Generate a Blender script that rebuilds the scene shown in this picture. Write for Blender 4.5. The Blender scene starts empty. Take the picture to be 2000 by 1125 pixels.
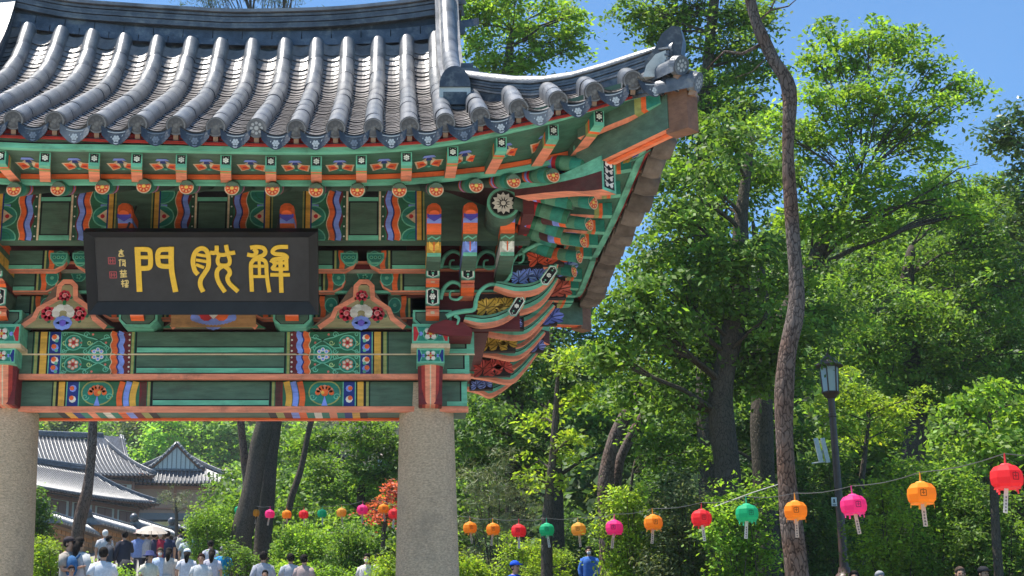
import bpy, bmesh, math, random
import numpy as np
from mathutils import Vector, Matrix, Euler
R = math.radians
SC = bpy.context.scene
COL = SC.collection
rnd = random.Random(7)
# ------------------------------------------------------------------ camera, sky, sun, exposure
F, CX, CY, HOR, EYE = 2900.0, 775.0, 562.5, 1350.0, 1.6     # photograph: focal length, principal point and horizon in pixels
TH = math.atan((HOR - CY) / F)
cam_d = bpy.data.cameras.new('camera'); cam = bpy.data.objects.new('camera', cam_d); COL.objects.link(cam)
cam_d.sensor_width = 36; cam_d.lens = 36 * F / 2000; cam_d.shift_x = (1000 - CX) / 2000
cam_d.clip_end = 3000; cam.location = (0, 0, EYE); cam.rotation_euler = (math.pi / 2 + TH, 0, 0)
SC.camera = cam
w = bpy.data.worlds.new('World'); SC.world = w; w.use_nodes = True
SUN_AZ, SUN_EL = R(294), R(70)     # compass-like: direction the sun stands in, from +Y clockwise
sky = w.node_tree.nodes.new('ShaderNodeTexSky'); sky.sky_type = 'NISHITA'; sky.sun_disc = False
sky.sun_elevation = SUN_EL; sky.sun_rotation = SUN_AZ; sky.air_density = 0.6; sky.dust_density = 0.0; sky.ozone_density = 4.0
bg = w.node_tree.nodes['Background']; bg.inputs['Strength'].default_value = 0.13
tint = w.node_tree.nodes.new('ShaderNodeMix'); tint.data_type = 'RGBA'; tint.blend_type = 'MULTIPLY'; tint.inputs[0].default_value = 1; tint.inputs[7].default_value = (.66, .95, 1.0, 1)
w.node_tree.links.new(sky.outputs[0], tint.inputs[6]); w.node_tree.links.new(tint.outputs[2], bg.inputs['Color'])
sl = bpy.data.lights.new('sun', 'SUN'); sun = bpy.data.objects.new('sun', sl); COL.objects.link(sun)
sl.energy = 5.0; sl.angle = R(0.55); sl.color = (1, .95, .87)
sdir = Vector((math.sin(SUN_AZ) * math.cos(SUN_EL), math.cos(SUN_AZ) * math.cos(SUN_EL), math.sin(SUN_EL)))
sun.rotation_euler = (-sdir).to_track_quat('-Z', 'Y').to_euler(); sun.location = (0, -20, 60)
SC.view_settings.view_transform = 'Standard'; SC.view_settings.look = 'None'
SC.view_settings.exposure = 1.05; SC.view_settings.gamma = 1.0; SC.view_settings.use_curve_mapping = False
SC.render.engine = 'CYCLES'
SC.cycles.max_bounces = 10; SC.cycles.diffuse_bounces = 6; SC.cycles.transmission_bounces = 6; SC.cycles.transparent_max_bounces = 4

# ------------------------------------------------------------------ helpers
def ray(px, py):
    a = (px - CX) / F; b = (CY - py) / F
    return Vector((a, math.cos(TH) - b * math.sin(TH), math.sin(TH) + b * math.cos(TH)))
def U(px, py, Y):                      # the point that stands Y metres ahead of the camera behind a pixel
    d = ray(px, py); t = Y / d.y
    return Vector((d.x * t, Y, EYE + d.z * t))
def scale_at(px, py, Y):               # pixels per metre there
    return F / (Y / ray(px, py).y)
def px_of(P):
    z = P[2] - EYE; d = P[1] * math.cos(TH) + z * math.sin(TH)
    return CX + F * P[0] / d, CY - F * (-P[1] * math.sin(TH) + z * math.cos(TH)) / d
def lerp(a, b, t): return a + (b - a) * t
def interp(x, pts): return float(np.interp(x, [p[0] for p in pts], [p[1] for p in pts]))
def smooth_interp(x, pts):             # monotone-ish cubic through points (Catmull-Rom)
    xs = [p[0] for p in pts]; ys = [p[1] for p in pts]
    if x <= xs[0]: return ys[0] + (ys[1] - ys[0]) / (xs[1] - xs[0]) * (x - xs[0])
    if x >= xs[-1]: return ys[-1] + (ys[-1] - ys[-2]) / (xs[-1] - xs[-2]) * (x - xs[-1])
    i = max(k for k in range(len(xs) - 1) if xs[k] <= x)
    h = xs[i + 1] - xs[i]; t = (x - xs[i]) / h
    def m(k):
        if k == 0: return (ys[1] - ys[0]) / (xs[1] - xs[0])
        if k == len(xs) - 1: return (ys[-1] - ys[-2]) / (xs[-1] - xs[-2])
        return (ys[k + 1] - ys[k - 1]) / (xs[k + 1] - xs[k - 1])
    return ((2*t**3-3*t*t+1)*ys[i] + (t**3-2*t*t+t)*h*m(i) + (-2*t**3+3*t*t)*ys[i+1] + (t**3-t*t)*h*m(i+1))

def new_obj(name, mesh, parent=None, root=None):
    o = bpy.data.objects.new(name, mesh); COL.objects.link(o)
    if parent is not None: o.parent = parent
    return o
def tag(o, label=None, cat=None, group=None, kind=None):
    if label: o['label'] = label
    if cat: o['category'] = cat
    if group: o['group'] = group
    if kind: o['kind'] = kind
    return o
def empty(name, loc, label, cat, group=None, rz=0):
    o = bpy.data.objects.new(name, None); COL.objects.link(o); o.location = loc; o.rotation_euler = (0, 0, rz)
    o.empty_display_size = .2
    return tag(o, label, cat, group)

class MB:                               # collects faces (each with a colour) and links them as ONE mesh object
    def __init__(s): s.v = []; s.f = []; s.c = []
    def add(s, vs, fs, c):
        n = len(s.v); s.v += [tuple(p) for p in vs]
        for f in fs: s.f.append([i + n for i in f]); s.c.append(c)
        return s
    def quad(s, a, b, c_, d, c): return s.add([a, b, c_, d], [(0, 1, 2, 3)], c)
    def box(s, lo, hi, c, M=None):
        x0, y0, z0 = lo; x1, y1, z1 = hi
        vs = [Vector(p) for p in ((x0,y0,z0),(x1,y0,z0),(x1,y1,z0),(x0,y1,z0),(x0,y0,z1),(x1,y0,z1),(x1,y1,z1),(x0,y1,z1))]
        if M is not None: vs = [M @ p for p in vs]
        return s.add(vs, [(3,2,1,0),(4,5,6,7),(0,1,5,4),(1,2,6,5),(2,3,7,6),(3,0,4,7)], c)
    def prism(s, poly, ext, c, ccap=None, side_cols=None):   # poly: list of 3D points, ext: vector
        n = len(poly); e = Vector(ext)
        vs = [Vector(p) for p in poly] + [Vector(p) + e for p in poly]
        s.add(vs, [tuple(range(n))], ccap or c); b = len(s.v) - 2 * n
        s.f.append([b + n + i for i in reversed(range(n))]); s.c.append(ccap or c)
        for i in range(n):
            j = (i + 1) % n
            s.f.append([b + j, b + i, b + n + i, b + n + j]); s.c.append(side_cols[i] if side_cols else c)
        return s
    def tube(s, path, radii, n, c, cap=True, half=None, cols=None):
        path = [Vector(p) for p in path]; rings = []
        up0 = Vector((0, 0, 1)); base = len(s.v); T0 = None
        for i, p in enumerate(path):
            t = (path[min(i + 1, len(path) - 1)] - path[max(i - 1, 0)]).normalized()
            if T0 is None:
                a = up0 if abs(t.z) < .9 else Vector((0, 1, 0))
                nx = t.cross(a).normalized()
            else:
                nx = (nx - t * nx.dot(t)).normalized()
            T0 = t; ny = nx.cross(t)
            r = radii[i] if hasattr(radii, '__len__') else radii
            for k in range(n):
                an = 2 * math.pi * k / n
                s.v.append(tuple(p + nx * math.cos(an) * r + ny * math.sin(an) * r))
        for i in range(len(path) - 1):
            for k in range(n):
                k2 = (k + 1) % n
                s.f.append([base + i*n + k, base + i*n + k2, base + (i+1)*n + k2, base + (i+1)*n + k]); s.c.append(cols[i] if cols else c)
        if cap:
            s.f.append([base + k for k in reversed(range(n))]); s.c.append(c)
            s.f.append([base + (len(path)-1)*n + k for k in range(n)]); s.c.append(c)
        return s
    def lathe(s, prof, n, c, o=(0, 0, 0), cols=None, ang0=0):
        base = len(s.v)
        for r, z in prof:
            for k in range(n):
                an = 2 * math.pi * k / n + ang0
                s.v.append((o[0] + r * math.cos(an), o[1] + r * math.sin(an), o[2] + z))
        for i in range(len(prof) - 1):
            for k in range(n):
                k2 = (k + 1) % n
                s.f.append([base + i*n + k, base + i*n + k2, base + (i+1)*n + k2, base + (i+1)*n + k]); s.c.append(cols[i] if cols else c)
        s.f.append([base + k for k in reversed(range(n))]); s.c.append(cols[0] if cols else c)
        s.f.append([base + (len(prof)-1)*n + k for k in range(n)]); s.c.append(cols[-1] if cols else c)
        return s
    def sphere(s, o, r, c, nu=10, nv=6, sc=(1, 1, 1)):
        prof = [(max(1e-4, r * math.sin(math.pi * i / nv)), -r * math.cos(math.pi * i / nv)) for i in range(nv + 1)]
        b = len(s.v); s.lathe(prof, nu, c)
        for i in range(b, len(s.v)):
            p = s.v[i]; s.v[i] = (o[0] + p[0]*sc[0], o[1] + p[1]*sc[1], o[2] + p[2]*sc[2])
        return s
    def mesh(s, name, mat, off=(0, 0, 0), smooth=False):
        me = bpy.data.meshes.new(name)
        ox, oy, oz = off
        me.from_pydata([(x - ox, y - oy, z - oz) for x, y, z in s.v], [], s.f)
        a = me.attributes.new('Col', 'FLOAT_COLOR', 'FACE')
        a.data.foreach_set('color', np.array([(c[0], c[1], c[2], 1) for c in s.c], dtype=np.float32).ravel())
        if smooth: me.polygons.foreach_set('use_smooth', [True] * len(me.polygons))
        me.materials.append(mat)
        return me
    def build(s, name, mat, parent=None, off=(0, 0, 0), smooth=False, sharp=None):
        me = s.mesh(name, mat, off, smooth)
        if sharp is not None:
            bm = bmesh.new(); bm.from_mesh(me)
            for e in bm.edges:
                if len(e.link_faces) == 2 and e.calc_face_angle(0) > sharp: e.smooth = False
            bm.to_mesh(me); bm.free()
        return new_obj(name, me, parent)

class Paint:                            # flat paint on a plane: shapes in metres (u right, v up), later shapes a hair further out
    def __init__(s, mb, o, u, v, step=.0014, base=.0025):
        s.mb = mb; s.o = Vector(o); s.u = Vector(u).normalized(); s.v = Vector(v).normalized(); s.n = s.u.cross(s.v).normalized()
        s.k = 0; s.step = step; s.base = base; s.fx = 1
    def P(s, p, k): return s.o + s.u * (p[0] * s.fx) + s.v * p[1] + s.n * (s.base + s.step * k)
    def poly(s, pts, c, k=0):
        q = [s.P(p, k) for p in pts]
        if s.fx < 0: q.reverse()
        s.mb.add(q, [tuple(range(len(q)))], c)
    def rect(s, u0, v0, u1, v1, c, k=0): s.poly([(u0, v0), (u1, v0), (u1, v1), (u0, v1)], c, k)
    def circ(s, u, v, r, c, k=0, n=12, sy=1):
        s.poly([(u + r*math.cos(2*math.pi*i/n), v + r*sy*math.sin(2*math.pi*i/n)) for i in range(n)], c, k)
    def strip(s, pts, wd, c, k=0, taper=None):
        n = len(pts); L = []; Rr = []
        for i in range(n):
            a = pts[max(i-1, 0)]; b = pts[min(i+1, n-1)]
            dx, dy = b[0]-a[0], b[1]-a[1]; l = math.hypot(dx, dy) or 1
            h = wd / 2 * (taper[i] if taper else 1)
            L.append((pts[i][0]-dy/l*h, pts[i][1]+dx/l*h)); Rr.append((pts[i][0]+dy/l*h, pts[i][1]-dx/l*h))
        for i in range(n-1): s.poly([Rr[i], Rr[i+1], L[i+1], L[i]], c, k)
    def wave(s, u, v0, v1, wd, amp, per, c, k=0, ph=0, n=None):   # vertical wavy stripe
        n = n or max(6, int((v1-v0)/per*8))
        s.strip([(u + amp*math.sin(2*math.pi*((v0+(v1-v0)*i/n)-v0)/per+ph), v0+(v1-v0)*i/n) for i in range(n+1)], wd, c, k)
    def flower(s, u, v, r, cp, cc, k=0, n=6, edge=None, a0=0):
        if edge: 
            for i in range(n):
                an = 2*math.pi*i/n + a0; s.circ(u+r*.62*math.cos(an), v+r*.62*math.sin(an), r*.42, edge, k, 8)
        for i in range(n):
            an = 2*math.pi*i/n + a0; s.circ(u+r*.58*math.cos(an), v+r*.58*math.sin(an), r*.3, cp, k+1, 8)
        s.circ(u, v, r*.3, cc, k+2, 8)
    def spiral(s, u, v, r, c, k=0, turns=1.4, wd=.01, a0=0, d=1):
        n = int(12*turns); s.strip([(u + r*(1-.8*i/n)*math.cos(a0+d*2*math.pi*turns*i/n), v + r*(1-.8*i/n)*math.sin(a0+d*2*math.pi*turns*i/n)) for i in range(n+1)], wd, c, k)

# ------------------------------------------------------------------ materials
def nt(name):
    m = bpy.data.materials.new(name); m.use_nodes = True
    return m, m.node_tree.nodes, m.node_tree.links, m.node_tree.nodes['Principled BSDF']
def mat_attr(name, rough=.6, spec=.3, noise=.25, nscale=9, bump=0, bscale=40, metallic=0, dirt=None, stretch=(1, 1, 1)):
    m, N, L, b = nt(name)
    at = N.new('ShaderNodeAttribute'); at.attribute_name = 'Col'
    tc = N.new('ShaderNodeTexCoord'); mp = N.new('ShaderNodeMapping'); mp.inputs['Scale'].default_value = stretch
    L.new(tc.outputs['Object'], mp.inputs['Vector'])
    n1 = N.new('ShaderNodeTexNoise'); n1.inputs['Scale'].default_value = nscale; n1.inputs['Detail'].default_value = 6; n1.inputs['Roughness'].default_value = .65
    L.new(mp.outputs[0], n1.inputs['Vector'])
    r = N.new('ShaderNodeMapRange'); r.inputs['From Min'].default_value = .3; r.inputs['From Max'].default_value = .7
    r.inputs['To Min'].default_value = 1 - noise; r.inputs['To Max'].default_value = 1 + noise * .6
    L.new(n1.outputs['Fac'], r.inputs['Value'])
    mx = N.new('ShaderNodeMix'); mx.data_type = 'RGBA'; mx.blend_type = 'MULTIPLY'; mx.inputs[0].default_value = 1
    L.new(at.outputs['Color'], mx.inputs[6]); L.new(r.outputs[0], mx.inputs[7])
    out = mx.outputs[2]
    if dirt:
        n2 = N.new('ShaderNodeTexNoise'); n2.inputs['Scale'].default_value = dirt[1]; n2.inputs['Detail'].default_value = 8; n2.inputs['Roughness'].default_value = .7
        L.new(tc.outputs['Object'], n2.inputs['Vector'])
        cr = N.new('ShaderNodeMapRange'); cr.inputs['From Min'].default_value = .52; cr.inputs['From Max'].default_value = .72; cr.inputs['To Max'].default_value = dirt[2]
        L.new(n2.outputs['Fac'], cr.inputs['Value'])
        m2 = N.new('ShaderNodeMix'); m2.data_type = 'RGBA'; L.new(cr.outputs[0], m2.inputs[0]); L.new(out, m2.inputs[6]); m2.inputs[7].default_value = (*dirt[0], 1)
        out = m2.outputs[2]
    L.new(out, b.inputs['Base Color'])
    b.inputs['Roughness'].default_value = rough; b.inputs['Specular IOR Level'].default_value = spec; b.inputs['Metallic'].default_value = metallic
    if bump:
        n3 = N.new('ShaderNodeTexNoise'); n3.inputs['Scale'].default_value = bscale; n3.inputs['Detail'].default_value = 5
        L.new(mp.outputs[0], n3.inputs['Vector'])
        bp = N.new('ShaderNodeBump'); bp.inputs['Strength'].default_value = bump; bp.inputs['Distance'].default_value = .02
        L.new(n3.outputs['Fac'], bp.inputs['Height']); L.new(bp.outputs[0], b.inputs['Normal'])
    return m
M_PAINT = mat_attr('painted_timber', .62, .25, .34, 9, .25, 45, dirt=((.07, .06, .05), 4, .5), stretch=(.35, 1.5, 2.2))
M_PLAIN = mat_attr('plain_coloured', .6, .3, .15, 12)
M_TILE = mat_attr('fired_roof_tile', .36, .5, .6, 4, .2, 60, dirt=((.26, .25, .22), 8, .6))
M_GILD = mat_attr('gold_lettering', .4, .4, .12, 20)
M_SIGN = mat_attr('black_lacquer', .5, .35, .35, 6, .05, 30)
M_METAL = mat_attr('painted_metal', .45, .5, .3, 10, .05, 60)
M_STONE = mat_attr('granite_block', .85, .15, .42, 46, .6, 85, dirt=((.17, .145, .12), 1.8, .5), stretch=(.8, .8, 1.7))
M_CLOTH = mat_attr('cloth', .85, .1, .2, 25, .15, 30)
M_BRICK = mat_attr('clay_masonry', .85, .1, .35, 10, .3, 30)
def mat_bark(name, c1, c2, c3, scale=7):
    m, N, L, b = nt(name)
    tc = N.new('ShaderNodeTexCoord'); mp = N.new('ShaderNodeMapping'); mp.inputs['Scale'].default_value = (1, 1, .42)
    L.new(tc.outputs['Object'], mp.inputs['Vector'])
    vo = N.new('ShaderNodeTexVoronoi'); vo.feature = 'DISTANCE_TO_EDGE'; vo.inputs['Scale'].default_value = scale
    ns = N.new('ShaderNodeTexNoise'); ns.inputs['Scale'].default_value = 3; ns.inputs['Detail'].default_value = 8
    wr = N.new('ShaderNodeMix'); wr.data_type = 'RGBA'; wr.inputs[0].default_value = .30
    L.new(mp.outputs[0], ns.inputs['Vector']); L.new(mp.outputs[0], wr.inputs[6]); L.new(ns.outputs['Color'], wr.inputs[7]); L.new(wr.outputs[2], vo.inputs['Vector'])
    cr = N.new('ShaderNodeValToRGB'); e = cr.color_ramp.elements
    e[0].position = .0; e[0].color = (*c1, 1); e[1].position = .12; e[1].color = (*c2, 1)
    L.new(vo.outputs['Distance'], cr.inputs[0])
    n2 = N.new('ShaderNodeTexNoise'); n2.inputs['Scale'].default_value = 1.3; n2.inputs['Detail'].default_value = 9; L.new(tc.outputs['Object'], n2.inputs['Vector'])
    r2 = N.new('ShaderNodeMapRange'); r2.inputs['From Min'].default_value = .42; r2.inputs['From Max'].default_value = .62; L.new(n2.outputs['Fac'], r2.inputs['Value'])
    mx = N.new('ShaderNodeMix'); mx.data_type = 'RGBA'; L.new(r2.outputs[0], mx.inputs[0]); L.new(cr.outputs[0], mx.inputs[6])
    m3 = N.new('ShaderNodeMix'); m3.data_type = 'RGBA'; m3.blend_type = 'MULTIPLY'; m3.inputs[0].default_value = 1; L.new(cr.outputs[0], m3.inputs[6]); m3.inputs[7].default_value = (*c3, 1)
    L.new(m3.outputs[2], mx.inputs[7]); L.new(mx.outputs[2], b.inputs['Base Color'])
    b.inputs['Roughness'].default_value = .9; b.inputs['Specular IOR Level'].default_value = .1
    bp = N.new('ShaderNodeBump'); bp.inputs['Strength'].default_value = .8; bp.inputs['Distance'].default_value = .03
    L.new(vo.outputs['Distance'], bp.inputs['Height']); L.new(bp.outputs[0], b.inputs['Normal'])
    return m
M_PINEBARK = mat_bark('pine_bark', (.035, .027, .023), (.165, .13, .112), (.92, .70, .58), 24)
M_BARK = mat_bark('broadleaf_bark', (.045, .037, .03), (.11, .088, .07), (.8, .85, .8), 30)
def mat_leaf(name, trans=.5, rough=.5, spec=.22):
    m, N, L, b = nt(name)
    at = N.new('ShaderNodeAttribute'); at.attribute_name = 'Col'
    L.new(at.outputs['Color'], b.inputs['Base Color']); b.inputs['Roughness'].default_value = rough; b.inputs['Specular IOR Level'].default_value = spec
    tr = N.new('ShaderNodeBsdfTranslucent')
    g = N.new('ShaderNodeMix'); g.data_type = 'RGBA'; g.blend_type = 'MULTIPLY'; g.inputs[0].default_value = 1
    L.new(at.outputs['Color'], g.inputs[6]); g.inputs[7].default_value = (1.55, 1.5, .7, 1); L.new(g.outputs[2], tr.inputs['Color'])
    mx = N.new('ShaderNodeMixShader'); mx.inputs[0].default_value = trans
    out = N['Material Output']; L.new(b.outputs[0], mx.inputs[1]); L.new(tr.outputs[0], mx.inputs[2]); L.new(mx.outputs[0], out.inputs['Surface'])
    return m
M_LEAF = mat_leaf('leaf'); M_GLOSSLEAF = mat_leaf('glossy_leaf', .3, .3, .6); M_NEEDLE = mat_leaf('pine_needle', .2, .5, .3)
def mat_paper(name):
    m = mat_leaf(name, .45, .6, .2); 
    for n in m.node_tree.nodes:
        if n.type == 'MIX': n.inputs[7].default_value = (1, 1, 1, 1)
    return m
M_PAPER = mat_paper('lantern_paper')
def mat_ground(name, cols, scale, rough=.95, bump=.4):
    m, N, L, b = nt(name)
    tc = N.new('ShaderNodeTexCoord'); n1 = N.new('ShaderNodeTexNoise'); n1.inputs['Scale'].default_value = scale; n1.inputs['Detail'].default_value = 10; n1.inputs['Roughness'].default_value = .7
    L.new(tc.outputs['Object'], n1.inputs['Vector'])
    cr = N.new('ShaderNodeValToRGB'); e = cr.color_ramp.elements
    e[0].position = .35; e[0].color = (*cols[0], 1); e[1].position = .65; e[1].color = (*cols[-1], 1)
    if len(cols) > 2: q = e.new(.5); q.color = (*cols[1], 1)
    L.new(n1.outputs['Fac'], cr.inputs[0]); L.new(cr.outputs[0], b.inputs['Base Color']); b.inputs['Roughness'].default_value = rough; b.inputs['Specular IOR Level'].default_value = .15
    bp = N.new('ShaderNodeBump'); bp.inputs['Strength'].default_value = bump; bp.inputs['Distance'].default_value = .05
    n2 = N.new('ShaderNodeTexNoise'); n2.inputs['Scale'].default_value = scale * 12; n2.inputs['Detail'].default_value = 6; L.new(tc.outputs['Object'], n2.inputs['Vector'])
    L.new(n2.outputs['Fac'], bp.inputs['Height']); L.new(bp.outputs[0], b.inputs['Normal'])
    return m
M_GROUND = mat_ground('woodland_floor', [(.02, .03, .012), (.04, .04, .02), (.03, .055, .018)], .6)
M_PATH = mat_ground('worn_paving', [(.22, .20, .18), (.28, .26, .23), (.25, .23, .21)], 1.5, .9, .2)
M_SAND = mat_ground('pale_granite_sand', [(.42, .37, .30), (.50, .45, .37), (.46, .41, .34)], 2.5, .95, .2)
def mat_glass(name):
    m, N, L, b = nt(name); b.inputs['Base Color'].default_value = (.62, .66, .64, 1); b.inputs['Roughness'].default_value = .3; b.inputs['Transmission Weight'].default_value = .35
    return m
M_GLASS = mat_glass('frosted_lamp_glass')

# paint colours (albedo)
OR = (.85, .15, .04); PK = (.86, .29, .17); DKG = (.085, .15, .105); MDG = (.035, .16, .085); LTG = (.165, .50, .34); BLU = (.24, .33, .82)
NVY = (.02, .04, .22); YEL = (.78, .42, .07); MAR = (.17, .025, .03); WHT = (.78, .74, .66); BLK = (.012, .012, .014); RED = (.55, .03, .04); CRM = (.72, .55, .36)
OLV = (.35, .36, .12); TEAL = (.03, .23, .17); TAN = (.45, .24, .10)
TILE = (.155, .165, .185); TILEP = (.34, .31, .30); TILED = (.07, .08, .10); TILEW = (.42, .42, .42)

# ------------------------------------------------------------------ terrain
PROFILE = [(-40, -1.0), (0, 0), (14.8, 1.2), (29, 2.55), (45, 4.6), (55, 6.1), (80, 9.6), (110, 13.4), (138, 16.6), (165, 28), (250, 75), (420, 140)]
def sst(a, b, x):
    t = min(1, max(0, (x - a) / (b - a))); return t * t * (3 - 2 * t)
def ground(x, y):
    z = smooth_interp(y, PROFILE) if y < 420 else 140
    if y > 100: z -= (z - 14) * .85 * sst(-25, 35, x) * sst(100, 150, y)
    z -= 1.1 * sst(1, 9, x) * sst(18, 45, y) * (1 - sst(55, 75, y))
    z += 14 * sst(48, 95, y) * sst(2, 30, x)
    return z
gn = MB(); xs = [-260, -180, -120, -80, -55] + [-40 + 2.5*i for i in range(38)] + [60, 80, 110, 150, 200, 260]
ys = [-40, -25] + [-10 + 2.5*i for i in range(48)] + [115, 125, 140, 160, 190, 230, 280, 340, 420]
for y in ys:
    for x in xs: gn.v.append((x, y, ground(x, y)))
W_ = len(xs)
for j in range(len(ys)-1):
    for i in range(W_-1): gn.f.append([j*W_+i, j*W_+i+1, (j+1)*W_+i+1, (j+1)*W_+i]); gn.c.append((.05, .05, .03))
tag(gn.build('ground', M_GROUND, smooth=True), 'dark woodland slope rising behind the gate', 'ground', kind='structure')
def ribbon(name, y0, y1, n, hw_pts, lift, mat, label):
    pt = MB(); pc = [(-2, -14), (-1.8, 14.8), (-2.6, 25), (-5, 38), (-8.2, 50), (-10.5, 60), (-13, 72), (-17, 90)]
    for i in range(n):
        y = lerp(y0, y1, i/(n-1)); xc = smooth_interp(y, [(b, a) for a, b in pc]); hw = interp(y, hw_pts)
        for k in range(9):
            x = xc - hw + hw*k/4; pt.v.append((x, y, ground(x, y) + lift))
    for j in range(n-1):
        for k in range(8): pt.f.append([j*9+k, j*9+k+1, (j+1)*9+k+1, (j+1)*9+k]); pt.c.append((.3, .3, .3))
    tag(pt.build(name, mat, smooth=True), label, name, kind='structure')
ribbon('bounce_forecourt', -14, 19, 20, [(-14, 14), (12, 12), (19, 8)], .05, M_SAND, 'pale sandy forecourt added out of view to light the gate from below')  # unseen pale court, added wide so sunlight bounces up under the eaves
ribbon('path', 18.5, 92, 50, [(18, 4.2), (30, 2.8), (60, 3.2)], .06, M_PATH, 'pale worn path climbing beyond the gate')
# ================================================================== the gate
XL, XR, YC = -3.89, .30, 14.8
XG = (XL + XR) / 2
GR = Vector((XG, YC, ground(XG, YC)))
gate = empty('temple_gate', GR, 'large painted wooden temple gate with grey tiled roof on two round stone columns', 'gate')
def gb(mb, name, mat=None, parent=None, smooth=False, sharp=None):
    return mb.build(name, mat or M_PAINT, parent or gate, GR, smooth, sharp)
def ginst(name, me, M, parent):
    o = new_obj(name, me, parent); o.matrix_local = Matrix.Translation(-GR) @ M; return o
E = EYE
CXo, CYo = 2.40, 11.25                                   # eave corner in plan
S_ = Matrix(((0, -1, 0, CXo + CYo), (-1, 0, 0, CXo + CYo), (0, 0, 1, 0), (0, 0, 0, 1)))     # front eave -> side eave
B_ = Matrix(((1, 0, 0, 0), (0, -1, 0, 29.5), (0, 0, 1, 0), (0, 0, 0, 1)))                   # front half -> back half
L_ = Matrix(((-1, 0, 0, 2 * XG), (0, 1, 0, 0), (0, 0, 1, 0), (0, 0, 0, 1)))                 # right -> left
def zpx(pts, Y):                                         # measured image curve -> list of (X, Z) at distance Y
    return [(U(a, b, Y).x, U(a, b, Y).z) for a, b in pts]
Ye = lambda x: 11.5 - .25 * min(1, abs((x - XG) / 4.2)) ** 2.5
# --- columns
for x in (XL, XR):
    zg = ground(x, YC) - .1; H_ = E + 2.98 - zg
    mb = MB(); gr = (.56, .415, .285)
    prof = [(.352 - .085 * (i / 12), H_ * i / 12) for i in range(13)]
    mb.lathe(prof, 40, gr, (x, YC, zg)); c = gb(mb, 'column', M_STONE, smooth=True, sharp=R(50))
    mb = MB(); mb.lathe([(.52, -.12), (.52, .1), (.47, .16), (.40, .18)], 32, (.36, .33, .29), (x, YC, zg)); gb(mb, 'plinth', M_STONE, c, True, R(30))

# --- beams
def beam(name, x0, x1, y0, y1, z0, z1, c=DKG):
    mb = MB(); mb.box((x0, y0, E + z0), (x1, y1, E + z1), c); return gb(mb, name)
def paint_on(o, mbname, part, fn, org, u=(1, 0, 0), v=(0, 0, 1)):
    mb = MB(); p = Paint(mb, org, u, v); fn(p); return gb(mb, mbname, M_PAINT, part)
def mold(name, x0, x1, y0, y1, z0, z1, c, parent):
    mb = MB(); mb.box((x0, y0, E + z0), (x1, y1, E + z1), c); return gb(mb, name, parent=parent)
xe0, xe1 = XL - .42, .74
lint = beam('lintel_beam', xe0 + .03, xe1 - .04, 14.57, 15.08, 2.70, 2.985)
upb = beam('upper_lintel_beam', xe0, xe1 - .02, 14.43, 15.17, 3.0, 3.228)
plb = beam('plate_beam', xe0 - .02, xe1 + .03, 14.41, 15.19, 3.232, 3.458)
for part, y, z, x1 in ((lint, 14.57, 2.70, xe1 - .04), (upb, 14.43, 3.0, xe1 - .02)):
    mold('edge_moulding', XL - .45, x1 + .012, y - .013, y + .05, z - .018, z + .034, PK, part)
mold('edge_moulding', XL + .2, XR - .2, 15.02, 15.095, 2.68, 2.72, OR, lint)
mold('edge_moulding', xe0, xe1 + .035, 14.404, 14.42, 3.224, 3.236, CRM, plb)
SB = 1 / 195.9
XM = (412 - 775) * SB                                     # middle of the painted bay
def scroll(p, u, v, r, c1=LTG, c2=TEAL, k=1):
    p.circ(u, v, r, c2, k, 14); 
    for j in range(14):
        pass
    p.strip([(u + r*.98*math.cos(a*math.pi/8), v + r*.98*math.sin(a*math.pi/8)) for a in range(17)], .010, c1, k+1)
    p.strip([(u + r*.66*math.cos(a*math.pi/6), v + r*.66*math.sin(a*math.pi/6)) for a in range(13)], .006, MDG, k+1)
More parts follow.
